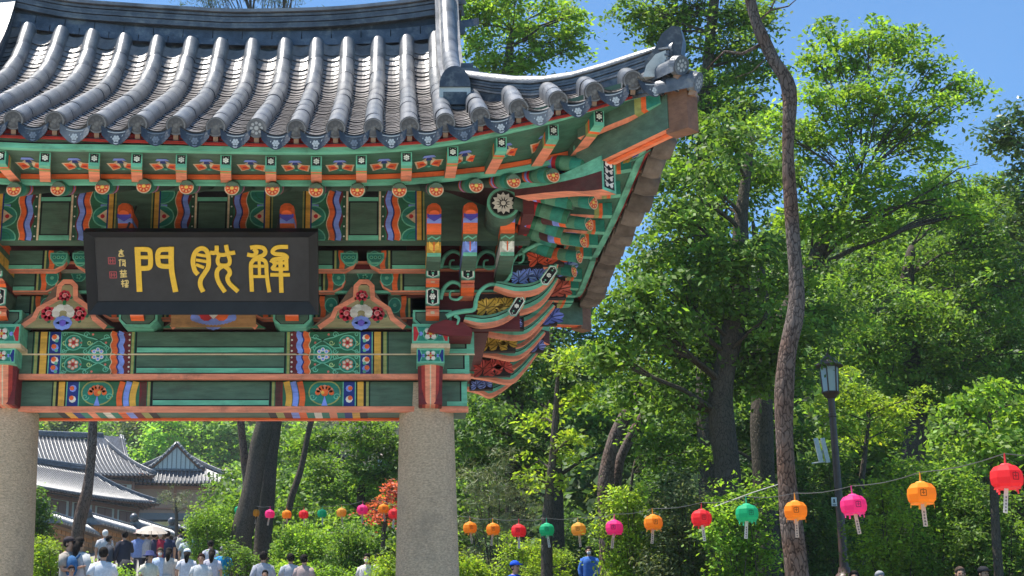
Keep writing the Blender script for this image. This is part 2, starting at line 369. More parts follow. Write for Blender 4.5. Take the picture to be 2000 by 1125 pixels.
def plate_band(p, s, z0, z1, top):
    """dancheong band on the two stacked beams; d measured from the middle of the bay, s = side"""
    q = SB; h = z1 - z0
    def R_(d0, d1, c, k=0): p.rect(s * d0 * q if s > 0 else -d1 * q, z0, s * d1 * q if s > 0 else -d0 * q, z1, c, k)
    R_(144, 347, BLK); R_(147, 345, MDG, 1); R_(149, 154, OLV, 2); R_(155, 162, MAR, 2)
    for i in range(4): p.circ(s*158.5*q, z0 + h*(i+.5)/4, .011, WHT, 3, 6)
    per = h / 2.0
    p.wave(s*166*q, z0, z1, .055, .009, per, MAR, 3); p.wave(s*174*q, z0, z1, .056, .009, per, BLU, 4); p.wave(s*180*q, z0, z1, .014, .009, per, NVY, 5)
    p.wave(s*187*q, z0, z1, .058, .009, per, OR, 5)
    p.wave(s*193.5*q, z0, z1, .008, .009, per, CRM, 6)
    R_(292, 315, NVY, 2); R_(290, 292, LTG, 3); R_(314, 316, LTG, 3); R_(316, 336, BLK, 2); R_(319, 332, YEL, 3); R_(337, 343, OLV, 3)
    for d, yy in ((219, 0 if top else 1), (219, -1), (267, .5)):
        v = z0 + h * yy if yy >= 0 else None
        if v is None: continue
        ok = (lambda vv: max(z0, min(z1, vv)))
        r = .082 if d == 219 else .076
        # clipped round medallion
        pts = [(s*d*q + r*1.1*math.cos(2*math.pi*i/20), ok(v + r*math.sin(2*math.pi*i/20))) for i in range(20)]
        p.poly(pts, TEAL, 3); 
        p.strip(pts + pts[:1], .010, LTG, 4)
        cp = (BLU, WHT) if d == 219 else (WHT, PK)
        for i in range(6):
            an = math.pi/6 + i*math.pi/3; uu = s*d*q + r*.5*math.cos(an); vv = v + r*.5*math.sin(an)
            if z0 + .012 < vv < z1 - .012: p.circ(uu, vv, r*.27, cp[1], 5, 8); p.circ(uu, vv, r*.17, cp[0], 6, 6)
        if z0 + .02 < v < z1 - .02: p.circ(s*d*q, v, r*.24, RED if d == 267 else YEL, 7, 8)
    # the other half circle of the blue flower at the far edge and scroll lines
    for a, b in (((196, .25), (240, .75)), ((240, .75), (290, .95)), ((240, .25), (290, .05)), ((196, .75), (240, .25))):
        p.strip([(s*lerp(a[0], b[0], t/5)*q, z0 + h*(lerp(a[1], b[1], t/5) + .10*math.sin(t/5*math.pi))) for t in range(6)], .011, LTG, 2)
        p.strip([(s*lerp(a[0], b[0], t/5)*q, z0 + h*(lerp(a[1], b[1], t/5) + .10*math.sin(t/5*math.pi)) + .012) for t in range(6)], .008, (.02, .09, .05), 2)
    for d, f_, r_ in ((204, .25, .03), (204, .75, .03), (236, .5, .028), (243, .12, .03), (243, .88, .03), (285, .12, .026), (285, .88, .026), (284, .5, .03)):
        p.spiral(s*d*q, z0 + h*f_, r_, LTG if f_ != .5 else (.45, .6, .25), 3, 1.2, .009, 0, 1 if f_ > .5 else -1)
    for d, f_ in ((204, .5), (230, .12), (230, .88), (252, .5)): p.circ(s*d*q, z0 + h*f_, .012, (.75, .2, .15), 4, 7)
    for i in range(2):
        v = z0 + h*(.28 + .44*i)
        p.circ(s*303*q, v, .038, WHT if i else BLU, 3, 8); p.circ(s*305*q, v + .01, .026, OR, 4, 8); p.circ(s*300*q, v - .03, .018, LTG, 4, 6)
def mid_lines(p, d, z0, z1):
    p.rect(-d*SB, z0 + .012, d*SB, z0 + .062, LTG, 1); p.rect(-d*SB, z0 + .062, d*SB, z0 + .074, BLK, 1); p.rect(-d*SB, z0 + .002, d*SB, z0 + .013, BLK, 1)
for part, y, z0, z1, top in ((plb, 14.41, 3.236, 3.458, True), (upb, 14.43, 3.034, 3.226, False)):
    for s in (1, -1):
        paint_on(None, 'painted_band', part, lambda p: plate_band(p, s, z0, z1, top), (XM, y, E))
    paint_on(None, 'painted_line', part, lambda p: mid_lines(p, 143, z0, z1), (XM, y, E))
    def ends(p):
        for a, b in ((-(XM - XL) + .32, -(XM-xe0)),):
            pass
        u1 = xe1 - XM - (0 if top else .02)
        p.rect(u1 - .045, z0, u1 + (.03 if top else 0), z1, LTG, 1); p.rect(u1 - .062, z0 + .05, u1 - .045, z1, BLK, 1)
        p.rect(XR + .2 - XM, z0 + .006, u1 - .045, z0 + .05, LTG, 1); p.rect(XR + .2 - XM, z0 + .05, u1 - .06, z0 + .06, BLK, 1)
    paint_on(None, 'painted_end', part, ends, (XM, y, E))
def lint_band(p, s, z0, z1):
    q = SB; h = z1 - z0
    def R_(d0, d1, c, k=0): p.rect(s * d0 * q if s > 0 else -d1 * q, z0, s * d1 * q if s > 0 else -d0 * q, z1, c, k)
    R_(114, 311, BLK); R_(118, 309, MDG, 1); R_(119, 124, OLV, 2); R_(126, 140, MAR, 2)
    per = h * 1.02
    p.wave(s*134*q, z0, z1, .05, -s*.02, per*2, (.10, .035, .03), 3); p.wave(s*149*q, z0, z1, .062, s*.02, per*2, YEL, 4, .6); p.wave(s*162*q, z0, z1, .056, s*.02, per*2, BLU, 5, .6); p.wave(s*175*q, z0, z1, .056, s*.02, per*2, OR, 6, .6)
    R_(259, 281, NVY, 2); R_(257, 259, LTG, 3); R_(281, 283, LTG, 3); R_(283, 303, BLK, 2); R_(286, 298, YEL, 3); R_(303, 308, OLV, 3)
    u, v, r = s*222*q, z0 + h*.55, .125
    pts = [(u + r*1.25*math.cos(2*math.pi*i/22), max(z0+.002, min(z1-.002, v + r*math.sin(2*math.pi*i/22)))) for i in range(22)]
    p.poly(pts, TEAL, 3); p.strip(pts + pts[:1], .013, OLV, 4)
    for i in range(7):
        an = math.pi * (i / 6) ; p.circ(u + r*.55*math.cos(an), v + .0 + r*.42*math.sin(an), r*.22, PK if i % 2 else OR, 5, 8)
    p.circ(u, v, r*.3, OR, 6, 10); p.circ(u - s*.02, v, r*.15, YEL, 7, 8); p.poly([(u-.03, z0+.004), (u+.03, z0+.004), (u, v - .03)], BLU, 6)
    for a in (-1, 1): p.spiral(u + a*r*.95, v - r*.35, r*.3, LTG, 5, 1.2, .009, 0, a)
    for i in range(2): p.circ(s*270*q, z0 + h*(.28+.44*i), .036, BLU if i else WHT, 4, 8); p.circ(s*272*q, z0 + h*(.33+.4*i), .024, OR, 5, 8)
for s in (1, -1): paint_on(None, 'painted_band', lint, lambda p: lint_band(p, s, 2.737, 2.985), (XM, 14.57, E))
paint_on(None, 'painted_line', lint, lambda p: mid_lines(p, 113, 2.735, 2.985), (XM, 14.57, E))
def lend(p):
    u1 = xe1 - .04 - XM
    p.rect(u1 - .055, 2.737, u1, 2.985, LTG, 1); p.rect(u1 - .07, 2.79, u1 - .055, 2.985, BLK, 1); p.rect(XR + .2 - XM, 2.74, u1 - .055, 2.785, LTG, 1)
paint_on(None, 'painted_end', lint, lend, (XM, 14.57, E))
def soffit(p):                                             # pattern under the lintel
    for i, c in enumerate((BLK, OLV, MAR, BLU, OR, TEAL, WHT, TEAL, PK, TEAL, NVY, YEL, BLK)):
        a = sgn_ * (110 + i * 15) * SB; b = sgn_ * (125 + i * 15) * SB
        p.rect(min(a, b), .04, max(a, b), .43, c, 1)
for sgn_ in (1, -1): paint_on(None, 'painted_soffit', lint, soffit, (XM, 15.06, E + 2.70), (1, 0, 0), (0, -1, 0))
# joint cable clips are too small to see; the capital bracket on each column follows
def flower_square(p, w_, h_, cross=True):
    p.rect(-w_/2, -h_/2, w_/2, h_/2, LTG); p.rect(-w_/2+.02, -h_/2+.02, w_/2-.02, h_/2-.02, TEAL, 1)
    for s in (1, -1):
        p.poly([(s*w_*.47, -h_*.4), (s*w_*.47, h_*.4), (s*w_*.36, h_*.4), (s*w_*.30, 0), (s*w_*.36, -h_*.4)], RED if cross else NVY, 2)
        p.circ(s*w_*.27, 0, h_*.12, BLU, 3, 8); p.strip([(s*w_*.38, -h_*.4), (s*w_*.31, 0), (s*w_*.38, h_*.4)], .01, LTG, 3)
    p.circ(0, 0, h_*.42, LTG, 3, 16); p.circ(0, 0, h_*.37, MDG, 4, 16); p.flower(0, 0, h_*.36, WHT, YEL, 5, 4, WHT, math.pi/4)
    for i in range(4): p.circ(h_*.15*math.cos(i*math.pi/2), h_*.15*math.sin(i*math.pi/2), h_*.07, RED, 9, 6)
for x in (XL, XR):
    xb = x + .03
    mb = MB(); zt = E + 3.46; mb.box((xb - .18, 14.12, E + 3.275), (xb + .18, 14.8, zt + .01), LTG); cap = gb(mb, 'capital_block')
    mb = MB(); mb.box((xb - .19, 14.13, E + 3.235), (xb + .19, 14.8, E + 3.275), CRM); gb(mb, 'capital_edge', parent=cap)
    paint_on(None, 'painted_flower', cap, lambda p: flower_square(p, .355, .18), (xb, 14.12, E + 3.37))
    mb = MB(); mb.box((xb - .135, 14.16, E + 3.085), (xb + .135, 14.8, E + 3.235), LTG); c2 = gb(mb, 'capital_block')
    paint_on(None, 'painted_flower', c2, lambda p: flower_square(p, .265, .148, False), (xb, 14.16, E + 3.16))
    mb = MB(); zt, zb = E + 3.085, E + 2.71
    for i, (a0, a1, c) in enumerate(((-.125, -.09, MAR), (-.09, -.055, (.45, .05, .04)), (-.055, -.006, PK), (-.006, .006, CRM), (.006, .055, PK), (.055, .09, (.45, .05, .04)), (.09, .125, MAR))):
        f = lambda a: 14.22 + 6 * a * a
        mb.add([(xb+a0*.88, f(a0)+.10, zb), (xb+a1*.88, f(a1)+.10, zb), (xb+a1, f(a1), zt), (xb+a0, f(a0), zt)], [(0, 1, 2, 3)], c)
        mb.add([(xb+a0*.88, f(a0)+.10, zb), (xb+a1*.88, f(a1)+.10, zb), (xb+a1*.88, 14.6, zb), (xb+a0*.88, 14.6, zb)], [(0, 3, 2, 1)], c)
    mb.box((xb-.115, 14.33, zb + .004), (xb+.115, 14.6, zt), MAR); gb(mb, 'bracket_support')

# --- purlin boards at the bracket tips
YP = 13.6
pur = beam('eave_purlin', XL - 1.2, 1.28, YP, YP + .16, 4.16, 4.66, DKG)
mb = MB(); mb.tube([(XL - 1.25, YP + .1, E + 4.74), (1.3, YP + .1, E + 4.74)], .13, 16, DKG); gb(mb, 'round_purlin', smooth=True, sharp=R(50))
SP = 1 / 203.0
def purl_band(p):
    z0, z1 = 4.165, 4.66; q = SP; lz = 4.215
    p.rect(-29*q, z0, 29*q, z1, BLK); p.rect(-26*q, lz + .012, 26*q, 4.545, DKG, 1); p.rect(-29*q, z0, 29*q, lz, LTG, 1); p.rect(-29*q, 4.56, 29*q, 4.60, LTG, 1)
    for s in (1, -1):
        def R_(d0, d1, c, k): p.rect(min(s*d0*q, s*d1*q), z0, max(s*d0*q, s*d1*q), z1, c, k)
        R_(29, 120, MDG, 0); R_(30, 34, CRM, 1); R_(34, 42, (.03, .09, .05), 1)
        for i in range(5): p.circ(s*38*q, z0 + .04 + .1*i, .009, WHT, 2, 6)
        p.wave(s*46*q, z0, z1, .03, .014, .24, MAR, 2, .5 if s > 0 else 2); p.wave(s*51*q, z0, z1, .054, .014, .24, BLU, 3, .5); p.wave(s*57*q, z0, z1, .014, .014, .24, NVY, 4, .5); p.wave(s*63*q, z0, z1, .054, .014, .24, OR, 4, .5); p.wave(s*69.5*q, z0, z1, .008, .014, .24, CRM, 5, .5)
        for v in (.06, .30): p.rect(min(s*88*q, s*100*q), z0+v-.06+.0, max(s*88*q, s*100*q), z0+v+.06, BLU, 2)
        for v, big in ((.24, 1), (.02, 0), (.47, 0)):
            r = .105
            pts = [(s*(101*q) - s*r*1.25*math.sin(math.pi*i/10), max(z0+.002, min(z1, z0+v - r*math.cos(math.pi*i/10)))) for i in range(11)]
            p.poly(pts if s < 0 else pts[::-1], TEAL, 3); p.strip(pts, .012, LTG, 4); p.strip([(lerp(s*101*q, a[0], .62), lerp(z0+v, a[1], .62)) for a in pts], .008, (.02, .2, .1), 4)
        p.poly([(s*101*q, z0+.17), (s*101*q, z0+.31), (s*82*q, z0+.24)][::s], CRM, 5); p.circ(s*93*q, z0+.24, .022, RED, 6, 8)
        R_(101, 104, NVY, 5); R_(104, 113, YEL, 5); R_(113, 115, BLK, 5); R_(116, 119, OLV, 5)
for xc in (-4.80, -3.286, -1.778, -.32):
    paint_on(None, 'painted_band', pur, purl_band, (xc, YP, E))

# --- wall behind the brackets and flower panels
YW = 14.62
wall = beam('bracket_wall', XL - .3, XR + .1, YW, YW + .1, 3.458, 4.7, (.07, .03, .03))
SW = 1 / 192.0
def flower_panel(p):
    q = SW; D = lambda x, y: ((x - 705) * q, (640 - y) * q)
    out = [(603, 641), (643, 640), (690, 600), (693, 552), (702, 546), (718, 546), (728, 552), (731, 600), (768, 640), (808, 641)]
    p.poly([D(605, 641), D(650, 620), D(690, 585), D(690, 552), D(702, 543), D(712, 543), D(722, 552), D(722, 585), D(760, 620), D(806, 641)], MDG, 0)
    ins = [(625, 640), (650, 622), (657, 604), (693, 583), (695, 558), (703, 550), (717, 550), (725, 558), (727, 583), (757, 604), (764, 622), (787, 640)]
    p.poly([D(*a) for a in reversed(ins)], CRM, 1); p.poly([D(705 + (x-705)*.95, 640 - (640-y)*.96) for x, y in reversed(ins)], BLK, 2)
    p.poly([D(705 + (x-705)*.91, 640 - (640-y)*.93) for x, y in reversed(ins)], (.36, .30, .15), 3)
    p.strip([D(x, y) for x, y in ins], .052, PK, 4)
    for cx_, cy_, r in ((677, 613, .075), (735, 613, .075), (706, 578, .06)):
        u, v = D(cx_, cy_)
        for i in range(7): p.circ(u + r*.6*math.cos(i*.9), v + r*.6*math.sin(i*.9), r*.45, (.62, .035, .06), 5, 8)
        p.circ(u, v, r*.35, (.78, .10, .12), 6, 8); p.spiral(u, v, r*.55, (.8, .3, .28), 7, 1, .008)
        for i in range(3): p.circ(u + r*1.1*math.cos(3.6+i*1.2), v + r*1.0*math.sin(3.6+i*1.2), r*.28, MDG, 4, 6)
    u, v = D(705, 607)
    for i in range(9):
        an = math.pi*(-.1 + 1.2*i/8); p.circ(u + .075*math.cos(an), v - .02 + .055*math.sin(an), .04, WHT if i % 2 else (.7, .62, .55), 6 + i % 3, 8, .9)
    u, v = D(705, 631)
    for i in range(8): p.circ(u + .055*math.cos(i*.785), v + .035*math.sin(i*.785), .04, BLU, 6 + i % 2, 8)
    p.circ(u, v, .035, (.18, .12, .6), 8, 8); p.strip([D(706, 596), D(706, 587)], .03, (.02, .2, .06), 8)
for xc in (-3.30, -1.81, -.352):
    mb = MB(); mb.prism([(xc + a_, 14.25, E + 3.462 + b_) for a_, b_ in ((-.5, 0), (.5, 0), (.25, .2), (.1, .42), (-.1, .42), (-.25, .2))], (0, .06, 0), (.2, .12, .08)); fp_ = gb(mb, 'panel_board', parent=wall)
    paint_on(None, 'flower_panel', wall, flower_panel, (xc, 14.248, E + 3.462))
def lotus_mid(p):                                          # lotus below the signboard
    p.rect(-.42, 0, .42, .2, TAN, 8); 
    for i in range(-6, 7): p.circ(i*.033, .055 + .0012*i*i, .03, BLU, 9 + i % 2, 8, 1.3)
    p.circ(-.07, .13, .07, RED, 11, 10); p.circ(.08, .13, .07, OR, 11, 10); p.poly([(-.09, .17), (.0, .08), (.09, .17)], WHT, 12)
paint_on(None, 'flower_panel', wall, lotus_mid, (-1.81, 14.235, E + 3.462))

# --- bracket sets
def lat_arm(xc, side, L, y, z0, h, parent, th=.11):        # arm along the facade
    mb = MB(); s = side; ch = .10
    P2 = [(0, z0), (L - ch*1.2, z0), (L - ch*.35, z0 + ch*.5), (L, z0 + ch*1.25), (L, z0 + h), (0, z0 + h)]
    poly = [(xc + s*a, y, E + b) for a, b in P2]
    if s > 0: poly = poly
    else: poly = poly[::-1]
    sc = [PK]*6; mb.prism(poly, (0, th, 0), PK, DKG)
    p = Paint(mb, (xc, y, E + z0), (1, 0, 0), (0, 0, 1)); p.fx = s
    p.strip([(0, .012), (L - ch*1.15, .012), (L - ch*.33, ch*.5 + .006), (L - .008, ch*1.25)], .018, PK, 2)
    p.rect(.0, .022, L - .24, .062, LTG, 1); p.rect(0, .062, L - .24, .072, BLK, 1)
    p.rect(L - .245, .022, L - .225, h, BLK, 1); p.rect(L - .225, .022, L - .205, h, OLV, 1); p.rect(L - .205, .022, L - .18, h, (.03, .08, .05), 1)
    p.wave(L - .155, .022, h, .05, .008, h, OR, 2); 
    u = L - .07; p.circ(u, h*.6, .062, TEAL, 2, 10, 1.25); p.strip([(u + .062*math.cos(a*math.pi/6), h*.6 + .077*math.sin(a*math.pi/6)) for a in range(13)], .010, LTG, 3); p.circ(u, h*.6, .02, LTG, 4, 6)
    return gb(mb, 'bracket_arm', parent=parent)
def cup(xc, y, z0, parent, w_=.15, h=.10, th=.14):          # bearing block
    mb = MB(); poly = [(xc - w_*.28, y, E+z0), (xc + w_*.28, y, E+z0), (xc + w_*.5, y, E+z0+h*.5), (xc + w_*.5, y, E+z0+h), (xc - w_*.5, y, E+z0+h), (xc - w_*.5, y, E+z0+h*.5)]
    mb.prism(poly, (0, th, 0), LTG, LTG)
    p = Paint(mb, (xc, y, E+z0), (1, 0, 0), (0, 0, 1))
    p.poly([(-w_*.22, h*.12), (w_*.22, h*.12), (w_*.42, h*.5), (w_*.42, h*.86), (-w_*.42, h*.86), (-w_*.42, h*.5)], TEAL, 1)
    for i in range(-1, 2): p.circ(i*w_*.24, h*.55, h*.17, LTG, 2, 7); p.circ(i*w_*.24, h*.55, h*.1, MDG, 3, 6)
    return gb(mb, 'bearing_block', parent=parent)
def plaque(p, w_, h):
    ou = [(-w_/2, h*.12), (0, 0), (w_/2, h*.12), (w_/2, h*.88), (0, h), (-w_/2, h*.88)]
    p.poly(ou, LTG, 0); p.poly([(a*.84, h/2 + (b-h/2)*.92) for a, b in ou], WHT, 1); p.poly([(a*.68, h/2 + (b-h/2)*.85) for a, b in ou], BLK, 2)
    p.flower(0, h/2, w_*.27, WHT, WHT, 3, 6)
    for v in (.25, .75): p.circ(0, h*v, w_*.10, LTG, 3, 6)
    for v in (.15, .85): p.circ(0, h*v, w_*.07, WHT, 3, 6)
def fwd_arm(xc, yend, z0, z1, parent, kind, w_=.13, yb=None):
    mb = MB(); yb = yb or 14.6; x0, x1 = xc - w_/2, xc + w_/2
    if kind == 'plaque':
        prof = [(yb, z0), (yend, z0), (yend, z1), (yb, z1)]
        mb.prism([(x0, a, E+b) for a, b in prof], (w_, 0, 0), DKG, DKG, [PK, DKG, DKG, DKG])
        p = Paint(mb, (xc, yend, E + z0), (1, 0, 0), (0, 0, 1)); plaque(p, w_ + .004, z1 - z0)
    elif kind == 'snout':
        prof = [(yb, z0), (yend + .12, z0 - .02), (yend, z0 + .03), (yend - .03, z1 - .04), (yend, z1), (yb, z1)]
        mb.prism([(x0, a, E+b) for a, b in prof], (w_, 0, 0), PK, MAR, [PK, OR, PK, PK, PK, MAR])
        p = Paint(mb, (xc, yend - .035, E + z0), (1, 0, 0), (0, 0, 1))
        p.strip([(0, .04), (0, z1 - z0 - .03)], .04, CRM, 0)
    return gb(mb, 'bracket_arm', parent=parent)
def beast_head(xc, yend, z0, parent, bud, q_=.92):                 # curled head at the top of a stack: lotus bud, scroll, orange and blue bands
    w_ = .135; x0, x1 = xc - w_/2, xc + w_/2; mb = MB()
    secs = [(14.3, yend + .25, 0, .05, DKG), (14.3, yend + .20, .05, .17, bud), (14.2, yend + .12, .17, .235, (.10, .17, .10)), (14.1, yend + .06, .235, .33, OR), (14.0, yend + .01, .33, .375, BLU), (13.9, yend, .375, .46, OR)]
    for a, b, q0, q1, c in secs:
        y2 = b - .05 * ((q1 - q0) / .1)
        mb.prism([(x0, a, E+z0+q0*q_), (x0, b, E+z0+q0*q_), (x0, y2, E+z0+q1*q_), (x0, a, E+z0+q1*q_)], (w_, 0, 0), c)
    b = yend + .19; p = Paint(mb, (xc, b - .04, E + z0 + .05), (1, 0, 0), (0, -.45, 1))
    for s in (-1, 1): p.poly([(0, .0), (s*.05, .05), (s*.045, .115), (0, .07)][::s], (min(1, bud[0]*1.25), min(1, bud[1]*1.3), min(1, bud[2]*1.3)), 1)
    p.rect(-.065, -.03, .065, .005, LTG, 2); p.strip([(0, .02), (0, .11)], .012, OR if bud != OR else RED, 3)
    p.strip([(-.06, .135), (-.02, .16), (.02, .135), (.06, .16)], .014, LTG, 3)
    mb.tube([(xc, yend + .10, E+z0+.44*q_), (xc, yend + .02, E+z0+.475*q_), (xc, yend - .05, E+z0+.455*q_), (xc, yend-.075, E+z0+.40*q_)], [.066, .072, .066, .05], 10, OR)
    p2 = Paint(mb, (xc, yend - .045, E + z0 + .33*q_), (1, 0, 0), (0, -.3, 1)); p2.poly([(-.066, .04), (0, .0), (.066, .04), (.066, .07), (-.066, .07)], (.08, .07, .45), 1)
    return gb(mb, 'beast_head', parent=parent)
def bracket(xc, corner=None, sides=(1, -1), lower=True):
    mb = MB(); w2 = .19
    poly = [(xc - w2*.68, 14.2, E+3.465), (xc + w2*.68, 14.2, E+3.465), (xc + w2, 14.2, E+3.53), (xc + w2, 14.2, E+3.63), (xc - w2, 14.2, E+3.63), (xc - w2, 14.2, E+3.53)]
    mb.prism(poly, (0, .5, 0), LTG, LTG); p = Paint(mb, (xc, 14.2, E+3.465), (1, 0, 0), (0, 0, 1))
    p.poly([(-w2*.6, .02), (w2*.6, .02), (w2*.88, .07), (w2*.88, .145), (-w2*.88, .145), (-w2*.88, .07)], BLK, 1); p.poly([(-w2*.57, .026), (w2*.57, .026), (w2*.83, .074), (w2*.83, .135), (-w2*.83, .135), (-w2*.83, .074)], DKG, 2)
    b = gb(mb, 'bracket_set')
    for s in sides:
        lat_arm(xc, s, .44, 14.46, 3.60, .24, b); cup(xc + s*.37, 14.43, 3.845, b)
        lat_arm(xc, s, .52, 14.28, 3.83, .25, b, .09); cup(xc + s*.45, 14.25, 4.085, b)
        lat_arm(xc, s, .64, 14.06, 3.99, .21, b, .09); cup(xc + s*.56, 14.03, 4.06, b, .17, .11)
    fwd_arm(xc, 14.12, 3.52, 3.62, b, 'snout'); fwd_arm(xc, 14.04, 3.63, 3.82, b, 'plaque'); fwd_arm(xc, 13.98, 3.815, 3.87, b, 'snout')
    fwd_arm(xc, 13.86, 3.86, 4.06, b, 'plaque')
    beast_head(xc, 13.28, 3.935, b, YEL)
    return b
xi0, xi1 = -2.55, -1.03
for x in (XL, xi0, xi1, XR + .05): bs = bracket(x, lower=False, sides=((1, -1) if x < XR - .1 else (-1,)))
cornerset = bs
# boards that join the arms above the flower panels
for xc, wd in ((-3.23, .40), (-1.80, .40), (-.36, .38)):
    mb = MB(); mb.box((xc - wd, 14.36, E+3.86), (xc + wd, 14.42, E+4.05), DKG); o = gb(mb, 'tie_board', parent=wall)
    mb = MB(); mb.box((xc - wd, 14.335, E+4.05), (xc + wd, 14.44, E+4.085), (.40, .38, .30)); gb(mb, 'tie_edge', parent=wall)
    mb = MB(); mb.box((xc - wd, 14.36, E+4.085), (xc + wd, 14.40, E+4.14), MAR); mb.box((xc - wd*1.3, 14.30, E+4.141), (xc + wd*1.3, 14.345, E+4.162), PK); mb.box((xc - wd*1.3, 14.31, E+3.835), (xc+wd*1.3, 14.36, E+3.86), LTG); gb(mb, 'tie_edge', parent=wall)
    def hang(p):
        p.poly([(-.085, .0), (-.06, -.06), (-.03, -.085), (.03, -.085), (.06, -.06), (.085, 0)], LTG, 1); p.poly([(-.07, -.005), (-.05, -.055), (-.025, -.075), (.025, -.075), (.05, -.055), (.07, -.005)], TEAL, 2); p.flower(0, -.035, .035, LTG, MDG, 3, 5)
    paint_on(None, 'painted_lotus', wall, hang, (xc + .04, 14.36, E+4.05))

# --- right-hand corner: outer stacks, vines, tongues
cb = MB(); cb.box((XR + .08, 14.30, E+3.46), (1.22, 14.40, E+4.5), (.10, .02, .025)); cwall = gb(cb, 'corner_wall')
for z, c in ((3.80, PK), (4.05, PK), (3.83, LTG), (4.08, LTG)):
    mold('edge_moulding', XR + .1, 1.15, 14.255, 14.30, z, z + .022, c, cwall)
b2 = cornerset
fwd_arm(.69, 13.95, 3.76, 3.83, b2, 'snout'); fwd_arm(.69, 13.86, 3.84, 4.07, b2, 'plaque'); beast_head(.69, 13.26, 3.935, b2, BLU)
fwd_arm(1.04, 13.9, 4.0, 4.08, b2, 'snout'); beast_head(1.04, 13.25, 3.935, b2, WHT)
mb = MB(); q = [U(a, b, 14.05) for a, b in ((835, 646), (842, 634), (870, 624), (905, 630), (923, 644), (922, 656), (880, 655))]
mb.prism(q[::-1], (0, .4, 0), MAR); gb(mb, 'corner_pad', parent=cornerset)
def vine(pts, Y, r0, parent, name='carved_vine'):
    pp = [U(a, b, Y) for a, b in pts]; pth = []
    for i in range(len(pp) - 1):
        for k in range(4):
            a = pp[max(i-1, 0)]; b = pp[i]; c = pp[i+1]; d = pp[min(i+2, len(pp)-1)]; t = k/4
            pth.append(.5*((2*b) + (c-a)*t + (2*a-5*b+4*c-d)*t*t + (3*b-a-3*c+d)*t**3))
    pth.append(pp[-1]); n = len(pth)
    mb = MB(); mb.tube(pth, [r0*(1.1-.75*i/n) for i in range(n)], 7, LTG); return gb(mb, name, parent=parent, smooth=True)
for x0, y0 in ((866, 522), (866, 582), (932, 522)):
    vine([(x0-6, y0+2), (x0+2, y0-20), (x0+17, y0-31), (x0+33, y0-25), (x0+38, y0-8), (x0+28, y0+3), (x0+14, y0), (x0+14, y0-12), (x0+22, y0-14)], 14.1, .022, cornerset)
vine([(872, 618), (885, 612), (905, 608), (926, 604), (930, 585), (938, 568), (955, 556), (980, 555), (996, 540), (1000, 515), (1010, 498), (1024, 480), (1023, 462), (1012, 449), (1002, 452), (1003, 466)], 14.0, .024, cornerset)
vine([(1012, 498), (1022, 495), (1021, 510), (1012, 514)], 13.98, .016, cornerset)
vine([(1018, 470), (1024, 455), (1035, 436), (1046, 440), (1045, 455), (1034, 456)], 13.98, .02, cornerset)
vine([(1020, 492), (1050, 476), (1075, 474), (1100, 468), (1110, 470)], 13.9, .022, cornerset)
vine([(888, 616), (896, 622), (893, 634)], 14.0, .02, cornerset)
def tongue(low, Y, parent, th=.12, cols=(PK, LTG, BLK, (.10, .25, .17)), wpx=(6, 7, 2, 4), name='carved_tongue'):
    P = [U(a, b, Y) for a, b in low]; pth = []
    for i in range(len(P)-1):
        for k in range(4):
            a = P[max(i-1, 0)]; b = P[i]; c = P[i+1]; d = P[min(i+2, len(P)-1)]; t = k/4
            pth.append(.5*((2*b) + (c-a)*t + (2*a-5*b+4*c-d)*t*t + (3*b-a-3*c+d)*t**3))
    pth.append(P[-1]); n = len(pth); mb = MB(); m_ = F / (Y / .97); off = 0
    for c, wp in zip(cols, wpx):
        w_ = wp / m_ * 1.12
        for i in range(n-1):
            def nrm(j):
                t = (pth[min(j+1, n-1)] - pth[max(j-1, 0)]); return Vector((-t.z, 0, t.x)).normalized()
            f = lambda j: .35 + .65*min(1, (n-1-j)/(n*.45)) * min(1, .5 + j/(n*.3))
            a0 = pth[i] + nrm(i)*off*f(i); a1 = pth[i+1] + nrm(i+1)*off*f(i+1); b0 = pth[i] + nrm(i)*(off+w_)*f(i); b1 = pth[i+1] + nrm(i+1)*(off+w_)*f(i+1)
            e = Vector((0, th, 0)); ins = Vector((0, .0 if c != BLK else .01, 0))
            mb.add([a0+ins, a1+ins, b1+ins, b0+ins, a0+e, a1+e, b1+e, b0+e], [(0, 1, 2, 3), (7, 6, 5, 4), (0, 4, 5, 1), (3, 2, 6, 7)], c)
        off += w_
    return gb(mb, name, parent=parent)
